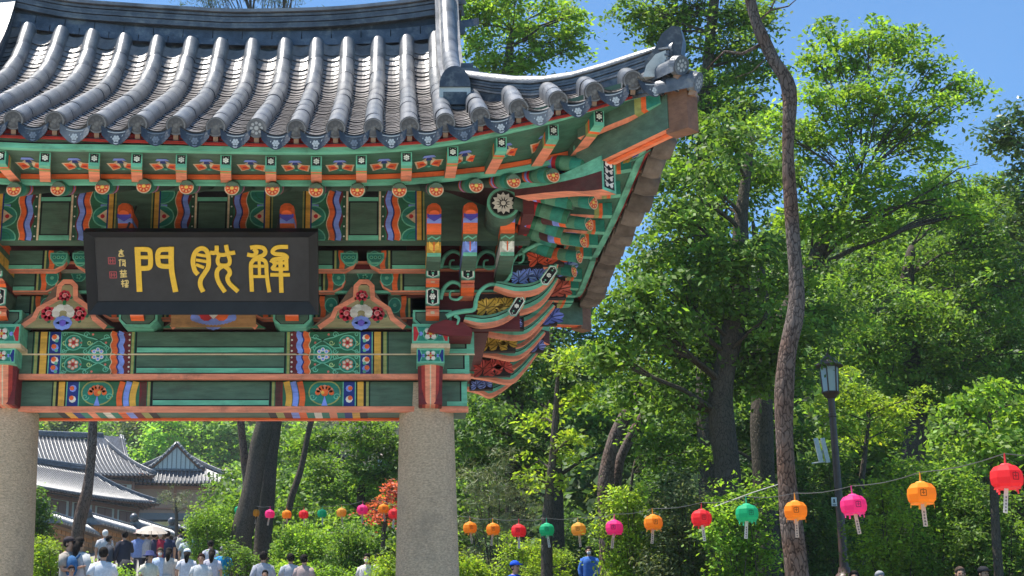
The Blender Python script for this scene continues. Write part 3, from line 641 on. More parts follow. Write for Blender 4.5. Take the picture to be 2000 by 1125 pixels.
def flower_plate(px, py, wpx, hpx, Y, col, parent, tilt=0):
    c = U(px, py, Y); m_ = F / (Y / .97); w_, h = wpx/m_, hpx/m_
    mb = MB(); mb.box((c.x - w_*.56, Y + .01, c.z - h*.62), (c.x + w_*.56, Y + .1, c.z + h*.62), (.03, .02, .02))
    lt = tuple(min(.95, x*1.5 + .04) for x in col); dk = tuple(x*.35 for x in col)
    rr = random.Random(int(px*7+py))
    p = Paint(mb, (c.x, Y, c.z), (1, 0, tilt), (-tilt, 0, 1))
    nf = 3 if wpx > 45 else 2
    for k in range(nf):
        u0 = (k - (nf-1)/2) * w_ / nf * .95; v0 = rr.uniform(-.12, .12)*h; r_ = h*.52
        for j in range(9):
            a = math.pi*(-.15 + 1.3*j/8) + rr.uniform(-.1, .1); l = r_*rr.uniform(.85, 1.1)*(1.25 if abs(math.cos(a)) > .6 else .9)
            pts = [(u0, v0 - r_*.45)]
            for t, wq in ((.35, .30), (.65, .34), (.88, .2), (1, 0), (.88, -.2), (.65, -.34), (.35, -.30)):
                pts.append((u0 + l*t*math.cos(a) - wq*l*math.sin(a)*.8, v0 - r_*.45 + l*1.25*t*math.sin(a) + wq*l*math.cos(a)*.8))
            zz = 1 + (j*5 + k*3) % 11
            p.poly([(x_*1.0, y_) for x_, y_ in pts], (col, lt, col)[j % 3], zz)
            p.strip([pts[0], ((pts[0][0]+pts[4][0])/2, (pts[0][1]+pts[4][1])/2), pts[4]], .012, dk, zz + .5)
    return gb(mb, 'carved_flower', parent=parent)
TG = [([(905, 628), (940, 637), (985, 628), (1020, 600), (1028, 576)], 14.10), ([(965, 562), (1005, 575), (1050, 570), (1080, 545), (1091, 517)], 13.95),
      ([(905, 640), (965, 656), (1020, 660), (1050, 640), (1085, 598)], 14.9), ([(915, 688), (960, 695), (1003, 702), (1032, 688), (1066, 650)], 15.6),
      ([(905, 733), (950, 740), (997, 748), (1022, 728), (1052, 688)], 16.3), ([(900, 758), (935, 766), (957, 775), (985, 760), (1012, 738)], 17.0),
      ([(960, 600), (1010, 612), (1050, 600), (1075, 575), (1092, 545)], 14.5), ([(1000, 525), (1040, 530), (1080, 512), (1105, 490), (1118, 466)], 14.2),
      ([(1000, 640), (1040, 628), (1070, 600), (1090, 570), (1098, 550)], 15.3), ([(980, 680), (1020, 676), (1050, 650), (1075, 615), (1085, 590)], 15.9),
      ([(960, 725), (1000, 722), (1030, 700), (1055, 668), (1064, 648)], 16.6), ([(1010, 470), (1050, 482), (1090, 470), (1115, 450), (1122, 432)], 14.4)]
for low, Y in TG: tongue(low, Y, cornerset)
mb = MB()                                                  # core blocks that carry the tongues on the gable side
for x1, y0, y1, z0, z1 in ((.92, 14.46, 17.2, 3.46, 3.62), (1.05, 14.46, 17.2, 3.62, 3.82), (1.2, 14.42, 17.2, 3.82, 4.05), (1.3, 14.42, 16.8, 4.05, 4.6)):
    mb.box((XR - .2, y0, E + z0), (x1, y1, E + z1), (.12, .03, .03))
gb(mb, 'side_bracket_core')
for a in ((968, 594, 58, 34, 14.2, (.62, .36, .05)), (1030, 535, 56, 30, 14.1, BLU), (1068, 496, 62, 34, 14.05, (.75, .10, .04)), (990, 631, 60, 20, 14.75, (.22, .24, .55)), (972, 668, 62, 30, 15.3, (.62, .36, .05)), (962, 713, 62, 34, 16.0, (.62, .08, .06)), (940, 748, 40, 20, 16.7, BLU), (1098, 512, 30, 40, 14.6, BLU), (1085, 560, 36, 36, 15.0, (.55, .1, .06)), (1068, 612, 36, 36, 15.4, (.12, .16, .5)), (1040, 672, 40, 24, 16.0, (.2, .22, .5)), (1105, 470, 34, 30, 15.0, BLU)):
    flower_plate(*a, cornerset, .12)
def side_plaque(px, py, Y, rot):
    mb = MB(); c = U(px, py, Y); ca, sa = math.cos(rot), math.sin(rot)
    p = Paint(mb, c, (ca, 0, sa), (-sa, 0, ca)); p.o = c - p.v * .12; plaque(p, .10, .24)
    gb(mb, 'plaque', parent=cornerset)
side_plaque(1009, 598, 14.05, R(-32)); side_plaque(1072, 538, 13.90, R(-36))
mb = MB()                                                  # bird head carved at the corner
Y = 13.75; f = lambda *a: [U(x, y, Y) for x, y in a]
mb.tube(f((1078, 413), (1092, 411), (1104, 420), (1107, 434), (1098, 446), (1084, 454)), [.03, .045, .05, .05, .05, .03], 9, OR)
mb.tube(f((1096, 436), (1110, 447), (1128, 452)), [.03, .045, .02], 8, BLU)
mb.prism(f((1040, 467), (1078, 437), (1080, 452))[::-1], (0, .06, 0), PK); mb.tube(f((1043, 463), (1077, 443)), .012, 6, OR); mb.tube(f((1052, 466), (1078, 449)), .012, 6, OR)
mb.sphere(U(1085, 424, Y), .055, MDG, 10, 6, (1, .6, 1)); mb.sphere(U(1087, 423, Y - .05), .022, BLK, 8, 5); mb.sphere(U(1087, 423, Y-.04), .034, LTG, 8, 5)
mb.tube(f((1086, 470), (1100, 462), (1112, 466)), [.02, .035, .015], 8, (.6, .08, .05)); gb(mb, 'carved_bird', smooth=True)
mb = MB(); c = U(983, 397, 13.05)                          # round end of the gable-side purlin
mb.tube([c, (c.x, 17.0, c.z)], .15, 24, DKG); p = Paint(mb, c, (1, 0, 0), (0, 0, 1))
p.circ(0, 0, .152, LTG, 0, 28); p.circ(0, 0, .128, DKG, 1, 24); p.circ(0, 0, .118, BLK, 2, 24)
for i in range(12):
    an = i*math.pi/6; a = (.028*math.cos(an), .028*math.sin(an)); b = (.108*math.cos(an), .108*math.sin(an)); n_ = (-math.sin(an)*.022, math.cos(an)*.022)
    m0 = (.075*math.cos(an), .075*math.sin(an)); p.poly([a, (m0[0]-n_[0], m0[1]-n_[1]), b, (m0[0]+n_[0], m0[1]+n_[1])], WHT, 3)
p.circ(0, 0, .024, WHT, 4, 8)
gb(mb, 'purlin_end')

# ------------------------------------------------------------------ eaves
CAPS = [(25, 234), (105, 236), (187, 241), (267, 243), (342, 245), (420, 248), (500, 250), (578, 252), (655, 251), (729, 250), (800, 247), (870, 240), (938, 228), (1012, 212), (1088, 197), (1157, 180), (1230, 158)]
rowx = [U(a, b, 11.45).x for a, b in CAPS]
ZC = [(U(a, b, Ye(U(a, b, 11.45).x)).x, U(a, b, Ye(U(a, b, 11.45).x)).z) for a, b in CAPS]
ZC = [(-6.0, ZC[0][1] + .45), (-5.2, ZC[0][1] + .22), (-4.3, ZC[0][1] + .07)] + ZC + [(2.42, ZC[-1][1] + .085)]
zc = lambda x: smooth_interp(x, ZC)
def curve(pts, Y): 
    q = zpx(pts, Y); q = [(-6.0, q[0][1] + .35), (-5.0, q[0][1] + .14)] + q
    return lambda x: smooth_interp(x, q)
zL = curve([(0, 286), (250, 290), (430, 293), (600, 296), (750, 293), (850, 285), (938, 272), (1088, 241), (1200, 210), (1310, 190)], 11.62)
zO = curve([(0, 344), (200, 345), (430, 346), (620, 347), (700, 347), (823, 344), (949, 334), (1010, 326), (1088, 312), (1172, 296), (1260, 276)], 12.2)
eave = gate
XHALF = -1.03
def strip_curve(name, zf, yf, x0, x1, dz0, dz1, dy, col, mats, n=None, parent=None):
    """a long thin board that follows the eave curve; copied to the gable side when mats say so"""
    mb = MB(); n = n or max(8, int((x1-x0)/.16))
    prev = None
    for i in range(n+1):
        x = lerp(x0, x1, i/n); y = yf(x); z = zf(x)
        cur = [(x, y, z+dz0), (x, y+dy, z+dz0), (x, y+dy, z+dz1), (x, y, z+dz1)]
        b = len(mb.v); mb.v += cur
        if i:
            for k in range(4): mb.f.append([b-4+k, b+k, b+(k+1)%4, b-4+(k+1)%4]); mb.c.append(col)
        else: mb.f.append([b, b+1, b+2, b+3]); mb.c.append(col)
    b = len(mb.v); mb.f.append([b-1, b-2, b-3, b-4]); mb.c.append(col)
    o = gb(mb, name, parent=parent)
    return o
SIDE = [Matrix.Identity(4), S_, B_ @ S_]
def twin(o, mats):
    for M in mats:
        c = o.copy(); COL.objects.link(c); c.matrix_local = Matrix.Translation(-GR) @ M @ Matrix.Translation(GR) @ o.matrix_local
        c.parent = o.parent
dYe = lambda x: Ye(x) - 11.5
def both(name, zf, yf, dz0, dz1, dy, col, xr=2.36):
    strip_curve(name, zf, yf, -6.0, XHALF, dz0, dz1, dy, col, None)
    o = strip_curve(name, zf, yf, XHALF, xr, dz0, dz1, dy, col, None); twin(o, SIDE[1:])
both('tile_seat_board', zc, lambda x: Ye(x) + .06, -.13, -.06, .03, (.42, .045, .04))
both('eave_board', zL, lambda x: Ye(x) + .10, .034, .13, .05, DKG)
both('eave_batten', zL, lambda x: Ye(x) + .085, -.024, .020, .06, LTG, 2.30)
both('eave_black_line', zL, lambda x: Ye(x) + .09, .0205, .034, .05, BLK, 2.30)  # black line between the green batten and the eave board
both('rafter_fascia', zO, lambda x: 12.2 + dYe(x)*.8, -.017, .023, .05, OR, 1.72)
both('rafter_batten', zO, lambda x: 12.21 + dYe(x)*.8, -.062, -.022, .05, LTG, 1.70)
# boards above the flying rafters (seen from below), with the painted butterflies between them
def soffit_sheet(x0, x1, y_out, z_out, y_in, z_in, col, name, n=40, thick=.02):
    mb = MB(); 
    for i in range(n+1):
        x = lerp(x0, x1, i/n)
        mb.v += [(x, y_out(x), z_out(x)), (x, y_in(x), z_in(x)), (x, y_in(x), z_in(x)+thick), (x, y_out(x), z_out(x)+thick)]
    for i in range(n):
        b = 4*i
        for k in range(4): mb.f.append([b+k, b+4+k, b+4+(k+1) % 4, b+(k+1) % 4]); mb.c.append(col)
    return gb(mb, name)
yo = lambda x: Ye(x) + .12; yi = lambda x: 12.22 + dYe(x)*.8
soffit_sheet(-6.0, XHALF, yo, lambda x: zL(x) - .01, yi, lambda x: zO(x) + .03, DKG, 'eave_soffit')
o = soffit_sheet(XHALF, 2.3, yo, lambda x: zL(x) - .01, yi, lambda x: zO(x) + .03, (.055, .15, .095), 'eave_soffit'); twin(o, SIDE[1:])
# flying rafters
FLY = [(88, 88), (184, 184), (267, 267), (354, 354), (441, 441), (529, 529), (618, 618), (706, 706), (794, 793), (884, 878), (978, 955), (1078, 1045), (1165, 1115), (1300, 1190)]
def fly(x_e, x_r, big):
    ye, yr = Ye(x_e) + .20, yi(x_r) + .02; ze = zL(x_e) - .012; zr = zO(x_r) + .03
    w_, h = .092, .118 * big; mb = MB()
    d = Vector((x_e - x_r, ye - yr, 0)).normalized(); n_ = Vector((-d.y, d.x, 0)); 
    if n_.x < 0: n_ = -n_
    def sec(t, hh): 
        c = Vector((lerp(x_r, x_e, t), lerp(yr, ye, t), lerp(zr, ze, t)))
        return [c - n_*w_/2, c + n_*w_/2, c + n_*w_/2 - Vector((0, 0, hh)), c - n_*w_/2 - Vector((0, 0, hh))]
    st = [(0, h*.62, DKG, PK), (.62, h*.9, DKG, PK), (.70, h*.93, OLV, OLV), (.78, h*.95, OR, OR), (.84, h*.97, TEAL, LTG), (1, h, TEAL, LTG)]
    for (t0, h0, c0, b0), (t1, h1, c1, b1) in zip(st[:-1], st[1:]):
        a = sec(t0, h0); b = sec(t1, h1)
        mb.add(a + b, [(0, 4, 5, 1)], DKG); mb.add(a + b, [(1, 5, 6, 2), (3, 7, 4, 0)], c0); mb.add(a + b, [(2, 6, 7, 3)], b0)
    e = sec(1, h); mb.add(e, [(0, 1, 2, 3)], LTG)
    p = Paint(mb, (e[2] + e[3]) / 2, n_, (0, 0, 1)); 
    if p.n.y > 0: p.n = -p.n
    p.rect(-.034, .03, .034, h - .012, BLK, 1); p.flower(0, h*.56, .030, WHT, WHT, 2, 6, None, math.pi/6)
    for s in (-1, 1): p.strip([(s*.02, h - .02), (s*.02, h*.8)], .008, WHT, 2); p.strip([(s*.02, .034), (s*.02, h*.3)], .008, WHT, 2)
    return gb(mb, 'flying_rafter')
for i, (a, b) in enumerate(FLY):
    py = 315 - max(0, (a - 800)) * .2
    xe = U(a, py, 11.7).x; xr_ = U(b, 344 - max(0, b-800)*.12, 12.2).x
    o = fly(xe, xr_, 1 + .25*max(0, (a-850)/450))
    if xe > XHALF: twin(o, SIDE[1:])
for k in range(8): xe = U(88, 315, 11.7).x - .37*(k+1); fly(xe, xe, 1)
# side eave has more flying rafters than the copied fan: fill the middle
# butterflies on the soffit between flying rafters
bm_ = MB(); p = Paint(bm_, (0, 0, 0), (1, 0, 0), (0, -1, 0))
for s in (-1, 1):
    p.poly([(s*.012, -.06), (s*.10, -.13), (s*.125, .05), (s*.06, .06), (s*.02, .12)][::-s], CRM, 0); p.poly([(s*.018, -.05), (s*.09, -.105), (s*.108, .035), (s*.05, .045)][::-s], OR, 1); p.circ(s*.06, -.02, .022, RED, 2, 8)
p.poly([(-.06, .12), (.06, .12), (.04, .17), (-.04, .17)], BLU, 1); p.poly([(-.03, .06), (.03, .06), (.02, .12), (-.02, .12)], NVY, 2); p.circ(0, -.07, .032, TEAL, 3, 10); p.circ(0, -.08, .014, LTG, 4, 8)
p.poly([(-.13, -.26), (-.04, -.29), (.13, -.27), (.03, -.22)], (.75, .25, .2), 0); p.circ(.1, -.25, .02, BLU, 1, 8)
bme = bm_.mesh('painted_butterfly', M_PAINT)
fx = [U(a, 315, 11.7).x for a, b in FLY]
mids = [fx[0] - .19 - .37*k for k in range(4)] + [(fx[i] + fx[i+1]) / 2 for i in range(9)] + [(fx[i]*.55 + fx[i+1]*.45) - .07*(i-8) for i in range(9, 12)]
soff = [o for o in gate.children if o.name.startswith('eave_soffit')]
for x in mids:
    y = lerp(yo(x), yi(x), .62); z = lerp(zL(x) - .01, zO(x) + .03, .62)
    t = Vector((0, yi(x) - yo(x), zO(x) + .04 - zL(x))).normalized(); sl_ = (zL(x+.05) - zL(x-.05)) / .1
    ux = Vector((1, 0, sl_)).normalized(); nz = ux.cross(t).normalized(); t = nz.cross(ux)
    M = Matrix(((ux.x, t.x, nz.x, x), (ux.y, t.y, nz.y, y), (ux.z, t.z, nz.z, z - .001), (0, 0, 0, 1)))
    o = ginst('painted_butterfly', bme, M, gate)
# rafters with flower ends
DISC = [(27, 370), (113, 369), (200, 366), (281, 364), (364, 366), (453, 368), (532, 370), (617, 372), (698, 372), (780, 372), (852, 371), (930, 363), (1003, 354), (1080, 343), (1157, 326)]
dm = MB(); p = Paint(dm, (0, 0, 0), (1, 0, 0), (0, 0, 1), base=.003)
p.circ(0, 0, .064, CRM, 0, 20); p.circ(0, 0, .056, (.85, .17, .05), 1, 18)
for i in range(8):
    an = i*math.pi/4; p.circ(.036*math.cos(an), .036*math.sin(an), .0085, (.9, .5, .22), 2, 7)
    an += math.pi/8; p.strip([(.02*math.cos(an), .02*math.sin(an)), (.05*math.cos(an), .05*math.sin(an))], .006, RED, 3)
p.circ(0, 0, .016, (.85, .6, .12), 4, 10)
dme = dm.mesh('flower_end', M_PAINT)
def rafter(P, inner, short=None):
    mb = MB(); d = (inner - P); L_n = d.length
    st = [0, .03, .10, .17, .2, .24, .3, .34, 1]; cs = [MDG, TEAL, (.10, .25, .15), MDG, RED, BLU, OR, (.05, .09, .06)]
    pth = [P + d*t for t in (0, .05/L_n, .16/L_n, .26/L_n, .30/L_n, .34/L_n, .38/L_n, .42/L_n, 1)]
    mb.tube(pth, [.062] + [.068]*8, 14, DKG, True, None, cs + [(.09, .03, .03)])
    for i in range(len(mb.c)): 
        pass
    return gb(mb, 'rafter', smooth=True, sharp=R(45))
for i, (a, b) in enumerate(DISC):
    P = U(a, b, 12.13 + dYe(U(a, b, 12.1).x)*.8)
    fan = max(0, P.x - .25)
    inner = Vector((P.x - fan*.72, P.y + 1.75 - fan*.15, P.z + .66 - .08*fan))
    o = rafter(P, inner); fc = ginst('flower_end', dme, Matrix.Translation(P + Vector((0, -.001, 0))) @ Matrix.Rotation(math.atan2(inner.x-P.x, inner.y-P.y)*-.8, 4, 'Z'), o)
    if P.x > XHALF:
        d_ = (inner - P).normalized(); sh = rafter(P, P + d_*.52)
        twin(sh, SIDE[1:]); bpy.data.objects.remove(sh)
        for M in SIDE[1:]:
            c = fc.copy(); COL.objects.link(c); c.parent = gate; c.matrix_local = Matrix.Translation(-GR) @ M @ Matrix.Translation(GR) @ fc.matrix_local
for k_, (a, b, y_) in enumerate(((1157, 396, 12.55), (1149, 438, 12.95), (1138, 471, 13.4), (1130, 502, 13.9), (1120, 530, 14.4))):
    P = U(a, b, y_); q = P + Vector((-.38, .22, .13)); mb = MB(); mb.tube([P, P.lerp(q, .25), P.lerp(q, .45), P.lerp(q, .6), P.lerp(q, .75), q], .06, 12, MDG, True, None, [TEAL, (.10, .25, .15), OR, BLU, (.09, .03, .03)]); o = gb(mb, 'rafter', smooth=True, sharp=R(45))
    ginst('flower_end', dme, Matrix.Translation(P + Vector((.004, -.004, 0))) @ Matrix.Rotation(R(42 + 4*k_), 4, 'Z'), o)
mb = MB(); mb.box((1.16, 12.95, E + 4.22), (1.26, 16.7, E + 4.72), (.12, .03, .03)); gb(mb, 'side_purlin')
for k in range(6):
    P = U(27, 370, 12.13) - Vector((.37*(k+1), 0, -.01*k)); o = rafter(P, P + Vector((0, 1.75, .66))); ginst('flower_end', dme, Matrix.Translation(P), o)
# boards above the rafters
zin = lambda x: zO(x) + .70
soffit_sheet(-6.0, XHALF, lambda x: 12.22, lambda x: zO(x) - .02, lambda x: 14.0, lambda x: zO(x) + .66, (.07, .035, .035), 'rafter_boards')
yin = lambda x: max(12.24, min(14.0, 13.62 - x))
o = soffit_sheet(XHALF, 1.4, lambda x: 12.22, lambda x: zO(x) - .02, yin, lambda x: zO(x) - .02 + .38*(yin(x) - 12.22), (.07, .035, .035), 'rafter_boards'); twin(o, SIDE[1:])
mb = MB(); c = U(1243, 303, 11.93); p = Paint(mb, c, (.8, -.35, .25), (.15, .3, .8)); p.base = .02
if p.n.y > 0: p.n = -p.n
p.flower(0, 0, .05, BLU, WHT, 0, 6, WHT); p.flower(.10, .03, .05, OR, YEL, 2, 6, PK); p.flower(-.07, -.03, .045, YEL, OR, 2, 5, YEL); p.strip([(-.12, -.05), (0, -.07), (.14, -.03)], .02, LTG, 0)
gb(mb, 'painted_flower')
# corner rafters along the diagonal
def diag(name, d0, d1, z0, z1, h0, h1, w_, cside, cbot, cend=None):
    mb = MB(); n_ = Vector((.7071, .7071, 0)) * w_/2
    A = Vector((CXo - .05 - d0, CYo + .05 + d0, E + z0)); Bv = Vector((CXo - .05 - d1, CYo + .05 + d1, E + z1))
    a = [A - n_, A + n_, A + n_ - Vector((0, 0, h0)), A - n_ - Vector((0, 0, h0))]; b = [Bv - n_, Bv + n_, Bv + n_ - Vector((0, 0, h1)), Bv - n_ - Vector((0, 0, h1))]
    mb.add(a + b, [(0, 4, 5, 1), (1, 5, 6, 2), (3, 7, 4, 0)], cside); mb.add(a + b, [(2, 6, 7, 3)], cbot); mb.add(a, [(0, 1, 2, 3)], cend or cside); mb.add(b, [(3, 2, 1, 0)], cside)
    o = gb(mb, name); twin(o, [B_]); return o, A, Bv
diag('corner_rafter_end', -.05, .10, 4.80, 4.78, .42, .40, .15, (.20, .10, .06), (.22, .11, .07))
diag('upper_corner_rafter', .08, .75, 4.72, 4.52, .30, .24, .17, DKG, (.85, .26, .13))
diag('corner_rafter_stripe', .082, .74, 4.416, 4.276, .006, .006, .05, OR, OR)
mb = MB(); n_ = Vector((.7071, .7071, 0)) * .095; prev = None
for d, zt_, h in ((.56, 4.36, .30), (.70, 4.33, .24), (.84, 4.305, .165), (1.0, 4.30, .12), (1.24, 4.345, .115)):
    c = Vector((CXo - .05 - d, CYo + .05 + d, E + zt_)); dn = Vector((0, 0, -h)); lt = Vector((0, 0, -h*.45))
    cur = [c - n_, c + n_, c + n_ + dn, c - n_ + dn, c - n_ + lt, c + n_ + lt]
    if prev:
        mb.add(prev + cur, [(0, 6, 7, 1)], DKG); mb.add(prev + cur, [(1, 7, 11, 5), (4, 10, 6, 0)], LTG); mb.add(prev + cur, [(5, 11, 8, 2), (3, 9, 10, 4)], (.10, .03, .03)); mb.add(prev + cur, [(2, 8, 9, 3)], PK)
    else: A = c; mb.add(cur, [(0, 1, 5, 2, 3, 4)], LTG)
    prev = cur
o = gb(mb, 'lower_corner_rafter'); twin(o, [B_])
mb = MB(); p = Paint(mb, A - Vector((0, 0, .15)), (.7071, .7071, 0), (0, 0, 1)); 
if p.n.y > 0: p.n = -p.n
p.rect(-.095, -.15, .095, .15, LTG); p.rect(-.07, -.125, .07, .125, BLK, 1)
for i in range(4):
    v = -.09 + .06*i
    for s in (-1, 1): p.circ(s*.03, v, .022, WHT, 2, 8); p.strip([(0, v), (s*.06, v + .03)], .012, WHT, 2)
gb(mb, 'painted_plaque', parent=o)

# ------------------------------------------------------------------ roof
deck = MB()
YT = 14.22
ZR = zpx([(-60, 40), (60, 56), (177, 69), (240, 77), (365, 84), (490, 88), (613, 87), (735, 84), (799, 80), (900, 66)], YT)
zr = lambda x: smooth_interp(x, ZR)
def slope(x, s):
    y = lerp(Ye(x), YT, s); g0 = 1.55*s + .47*s**8; h = (zr(min(x, .6)) - zc(min(x, .6)))
    return Vector((x, y, zc(x) + (h / 2.02) * g0))
def arc_pts(x, s0, s1, n=80):
    P = [slope(x, lerp(s0, s1, i/n)) for i in range(n+1)]; L = [0]
    for a, b in zip(P[:-1], P[1:]): L.append(L[-1] + (b-a).length)
    return P, L
def at_len(P, L, l):
    i = min(len(L)-2, max(0, int(np.searchsorted(L, l)) - 1)); t = (l - L[i]) / (L[i+1]-L[i])
    return P[i].lerp(P[i+1], t), (P[i+1]-P[i]).normalized()
YH = lambda x: 12.75 - (x - .6) * (1.42 / 1.74)
nx, ns = 70, 14
for j in range(ns+1):
    for i in range(nx+1):
        x = lerp(-6.0, 2.4, i/nx)
        smax = 1 if XL - .25 < x < .62 else max(.02, (YH(x if x > 0 else 2*XG - x) - Ye(x)) / (YT - Ye(x)))
        P = slope(x, smax*j/ns); deck.v.append((P.x, P.y, P.z - .135))
for j in range(ns):
    for i in range(nx): deck.f.append([j*(nx+1)+i, j*(nx+1)+i+1, (j+1)*(nx+1)+i+1, (j+1)*(nx+1)+i]); deck.c.append(TILED)
roof = gb(deck, 'roof', M_TILE, smooth=True)
def roof_twin(o, M):
    c = o.copy(); COL.objects.link(c); c.parent = roof; c.matrix_local = Matrix.Translation(-GR) @ M @ Matrix.Translation(GR) @ o.matrix_local; return c
o2 = new_obj('roof_slope', deck.mesh('roof_slope', M_TILE, GR, True), roof); o2.matrix_local = Matrix.Translation(-GR) @ B_ @ Matrix.Translation(GR)
# gable-side slope under the hip
sd = MB()
for j in range(11):
    for i in range(31):
        b = lerp(0, 3.45, i/30); x = CXo - b; a = lerp(0, min(1.75, b*.83 + .06), j/10)
        y_ = Ye(x) + a; s = (y_ - Ye(x)) / (YT - Ye(x)); P = slope(x, s); sd.v.append((P.x, P.y, P.z - .085))
for j in range(10):
    for i in range(30): sd.f.append([j*31+i, j*31+i+1, (j+1)*31+i+1, (j+1)*31+i]); sd.c.append(TILED)
for M in SIDE[1:]:
    o2 = new_obj('roof_slope', sd.mesh('roof_slope', M_TILE, GR, True), roof); o2.matrix_local = Matrix.Translation(-GR) @ M @ Matrix.Translation(GR)
# shared tile meshes: local x across, y up the slope, z out of the roof
def tile_round(r=.078, L=.345, c=TILE, th=.016):
    mb = MB(); n = 10
    for k, (y, rr) in enumerate(((0, r), (0, r - th), (L, r*.93), (L, r*.93))):
        pass
    ring = lambda y, rr, z0=0: [(rr*math.cos(math.pi*i/n), y, z0 + rr*math.sin(math.pi*i/n)) for i in range(n+1)]
    A = ring(0, r); Bq = ring(L, r*.99); C = ring(0, r-th)
    mb.add([(a, y, -.05) if False else (a, y, b) for a, y, b in A] + [(a, y, b) for a, y, b in Bq], [(i, n+1+i, n+2+i, i+1) for i in range(n)], c)
    mb.add(A + C, [(i, i+1, n+2+i, n+1+i) for i in range(n)], TILED)
    for s in (0, n):
        a, b = A[s], Bq[s]; mb.add([a, b, (b[0], b[1], -.07), (a[0], a[1], -.07)], [(0, 1, 2, 3)], c)
    return mb
def tile_pan(w_=.27, L=.2, sag=.055, c=TILEP, th=.017):
    mb = MB(); n = 8
    f = lambda i, y, dz: (w_*(i/n-.5), y, sag*((2*i/n-1)**2) + dz)
    A = [f(i, 0, th) for i in range(n+1)]; Bq = [f(i, L, 0.0) for i in range(n+1)]; C = [f(i, 0.004, 0) for i in range(n+1)]
    mb.add(A + Bq, [(i, i+1, n+2+i, n+1+i) for i in range(n)], c); mb.add(A + C, [(i+1, i, n+1+i, n+2+i) for i in range(n)], (.05, .048, .05))
    return mb
me_round = [tile_round(c=cc).mesh('round_tile', M_TILE, (0, 0, 0), True) for cc in ((.135, .143, .16), (.155, .158, .17), (.12, .13, .147), (.165, .165, .172))]
me_pan = [tile_pan(c=cc).mesh('pan_tile', M_TILE) for cc in ((.235, .21, .20), (.26, .23, .22), (.21, .19, .185))]
def end_cap(c, pale):
    mb = MB(); n = 20
    mb.tube([(0, -.02, 0), (0, .05, 0)], .083, n, c); 
    p = Paint(mb, (0, -.02, 0), (1, 0, 0), (0, 0, 1), .003, .004)
    pts = [(.074*math.cos(2*math.pi*i/n), .074*math.sin(2*math.pi*i/n)) for i in range(n+1)]; p.strip(pts, .010, (.13, .14, .16), 0)
    cc = (.36, .37, .38) if pale else (.065, .072, .085)
    for i in range(8):
        an = i*math.pi/4; p.circ(.042*math.cos(an), .042*math.sin(an), .013, cc, 0, 7)
    p.circ(0, 0, .018, cc, 0, 8)
    mb.box((-.02, -.03, -.12), (.02, .03, -.08), (.25, .14, .08)); return mb
me_cap = [end_cap((.045, .05, .062), 0).mesh('round_end_tile', M_TILE), end_cap((.055, .065, .085), 0).mesh('round_end_tile', M_TILE), end_cap((.10, .11, .13), 1).mesh('round_end_tile', M_TILE)]
def drip(c, pale):
    mb = MB(); n = 10; w_ = .27
    top = [(w_*.96*(i/n-.5), 0, .05*((2*i/n-1)**2) + .0) for i in range(n+1)]
    bot = [(w_*.86*(i/n-.5), -.05, -.115 + .085*abs(2*i/n-1)**1.7) for i in range(n+1)]
    mb.add(top + bot, [(i, n+1+i, n+2+i, i+1) for i in range(n)], c)
    mb.add(top + [(a, b+.03, z_ + .0) for a, b, z_ in bot], [(i+1, n+2+i, n+1+i, i) for i in range(n)], TILED)
    mb.add(top + [(a, .2, z_) for a, b, z_ in top], [(i, i+1, n+2+i, n+1+i) for i in range(n)], TILEP)
    mb.add(bot + [(a, b+.03, z_) for a, b, z_ in bot], [(i, n+1+i, n+2+i, i+1) for i in range(n)], c)
    p = Paint(mb, (0, -.022, -.055), (1, 0, 0), (0, .37, 1), .002, .006); cc = (.50, .50, .48) if pale else (.16, .18, .21)
    p.strip([(a[0]*.9, (a[2]+.055)*.86) for a in bot], .011, cc, 0); p.strip([(a[0]*.9, a[2]*.6 + .045) for a in top], .008, cc, 0)
    p.flower(0, -.008, .036, cc, cc, 0, 6)
    for s in (-1, 1): p.spiral(s*.065, .012, .025, cc, 0, 1.1, .008, 0, s); p.circ(s*.098, .03, .01, cc, 0, 6)
    return mb
me_drip = [drip((.055, .06, .072), 1).mesh('drip_tile', M_TILE), drip((.16, .16, .165), 1).mesh('drip_tile', M_TILE), drip((.04, .048, .062), 0).mesh('drip_tile', M_TILE)]
def frame(P, T, X=Vector((1, 0, 0))):
    T = T.normalized(); X = (X - T*X.dot(T)).normalized(); N = X.cross(T)
    return Matrix(((X.x, T.x, N.x, P.x), (X.y, T.y, N.y, P.y), (X.z, T.z, N.z, P.z), (0, 0, 0, 1)))
rowx_all = [rowx[0] - .335*k for k in range(8, 0, -1)] + rowx
rr = random.Random(3)
side_proto = []
def smax_at(x):
    if XL - .25 < x < .47: return 1.0
    xx = x if x > XG else 2*XG - x
    return max(.06, (YH(xx) - Ye(x)) / (YT - Ye(x)))
stuff_r, stuff_p = [], []
def roof_piece(name, mes, M, x, arr):
    o = ginst(name, mes[rr.randrange(len(mes))] if isinstance(mes, list) else mes, M, roof)
    if arr is not None: arr.append(o)
    return o
def join_stuff(name, items, mat):                          # items: (mesh, matrix) joined into one part
    V, Fq, Cc = [], [], []
    for me, M in items:
        b = len(V); V += [tuple((M @ v.co) - GR) for v in me.vertices]; Fq += [[b + i for i in p.vertices] for p in me.polygons]
        a = np.zeros(len(me.polygons)*4, dtype=np.float32); me.attributes['Col'].data.foreach_get('color', a); Cc.append(a)
    me2 = bpy.data.meshes.new(name); me2.from_pydata(V, [], Fq); at = me2.attributes.new('Col', 'FLOAT_COLOR', 'FACE'); at.data.foreach_set('color', np.concatenate(Cc)); me2.materials.append(mat)
    o = new_obj(name, me2, roof); tag(o, kind='stuff'); return o
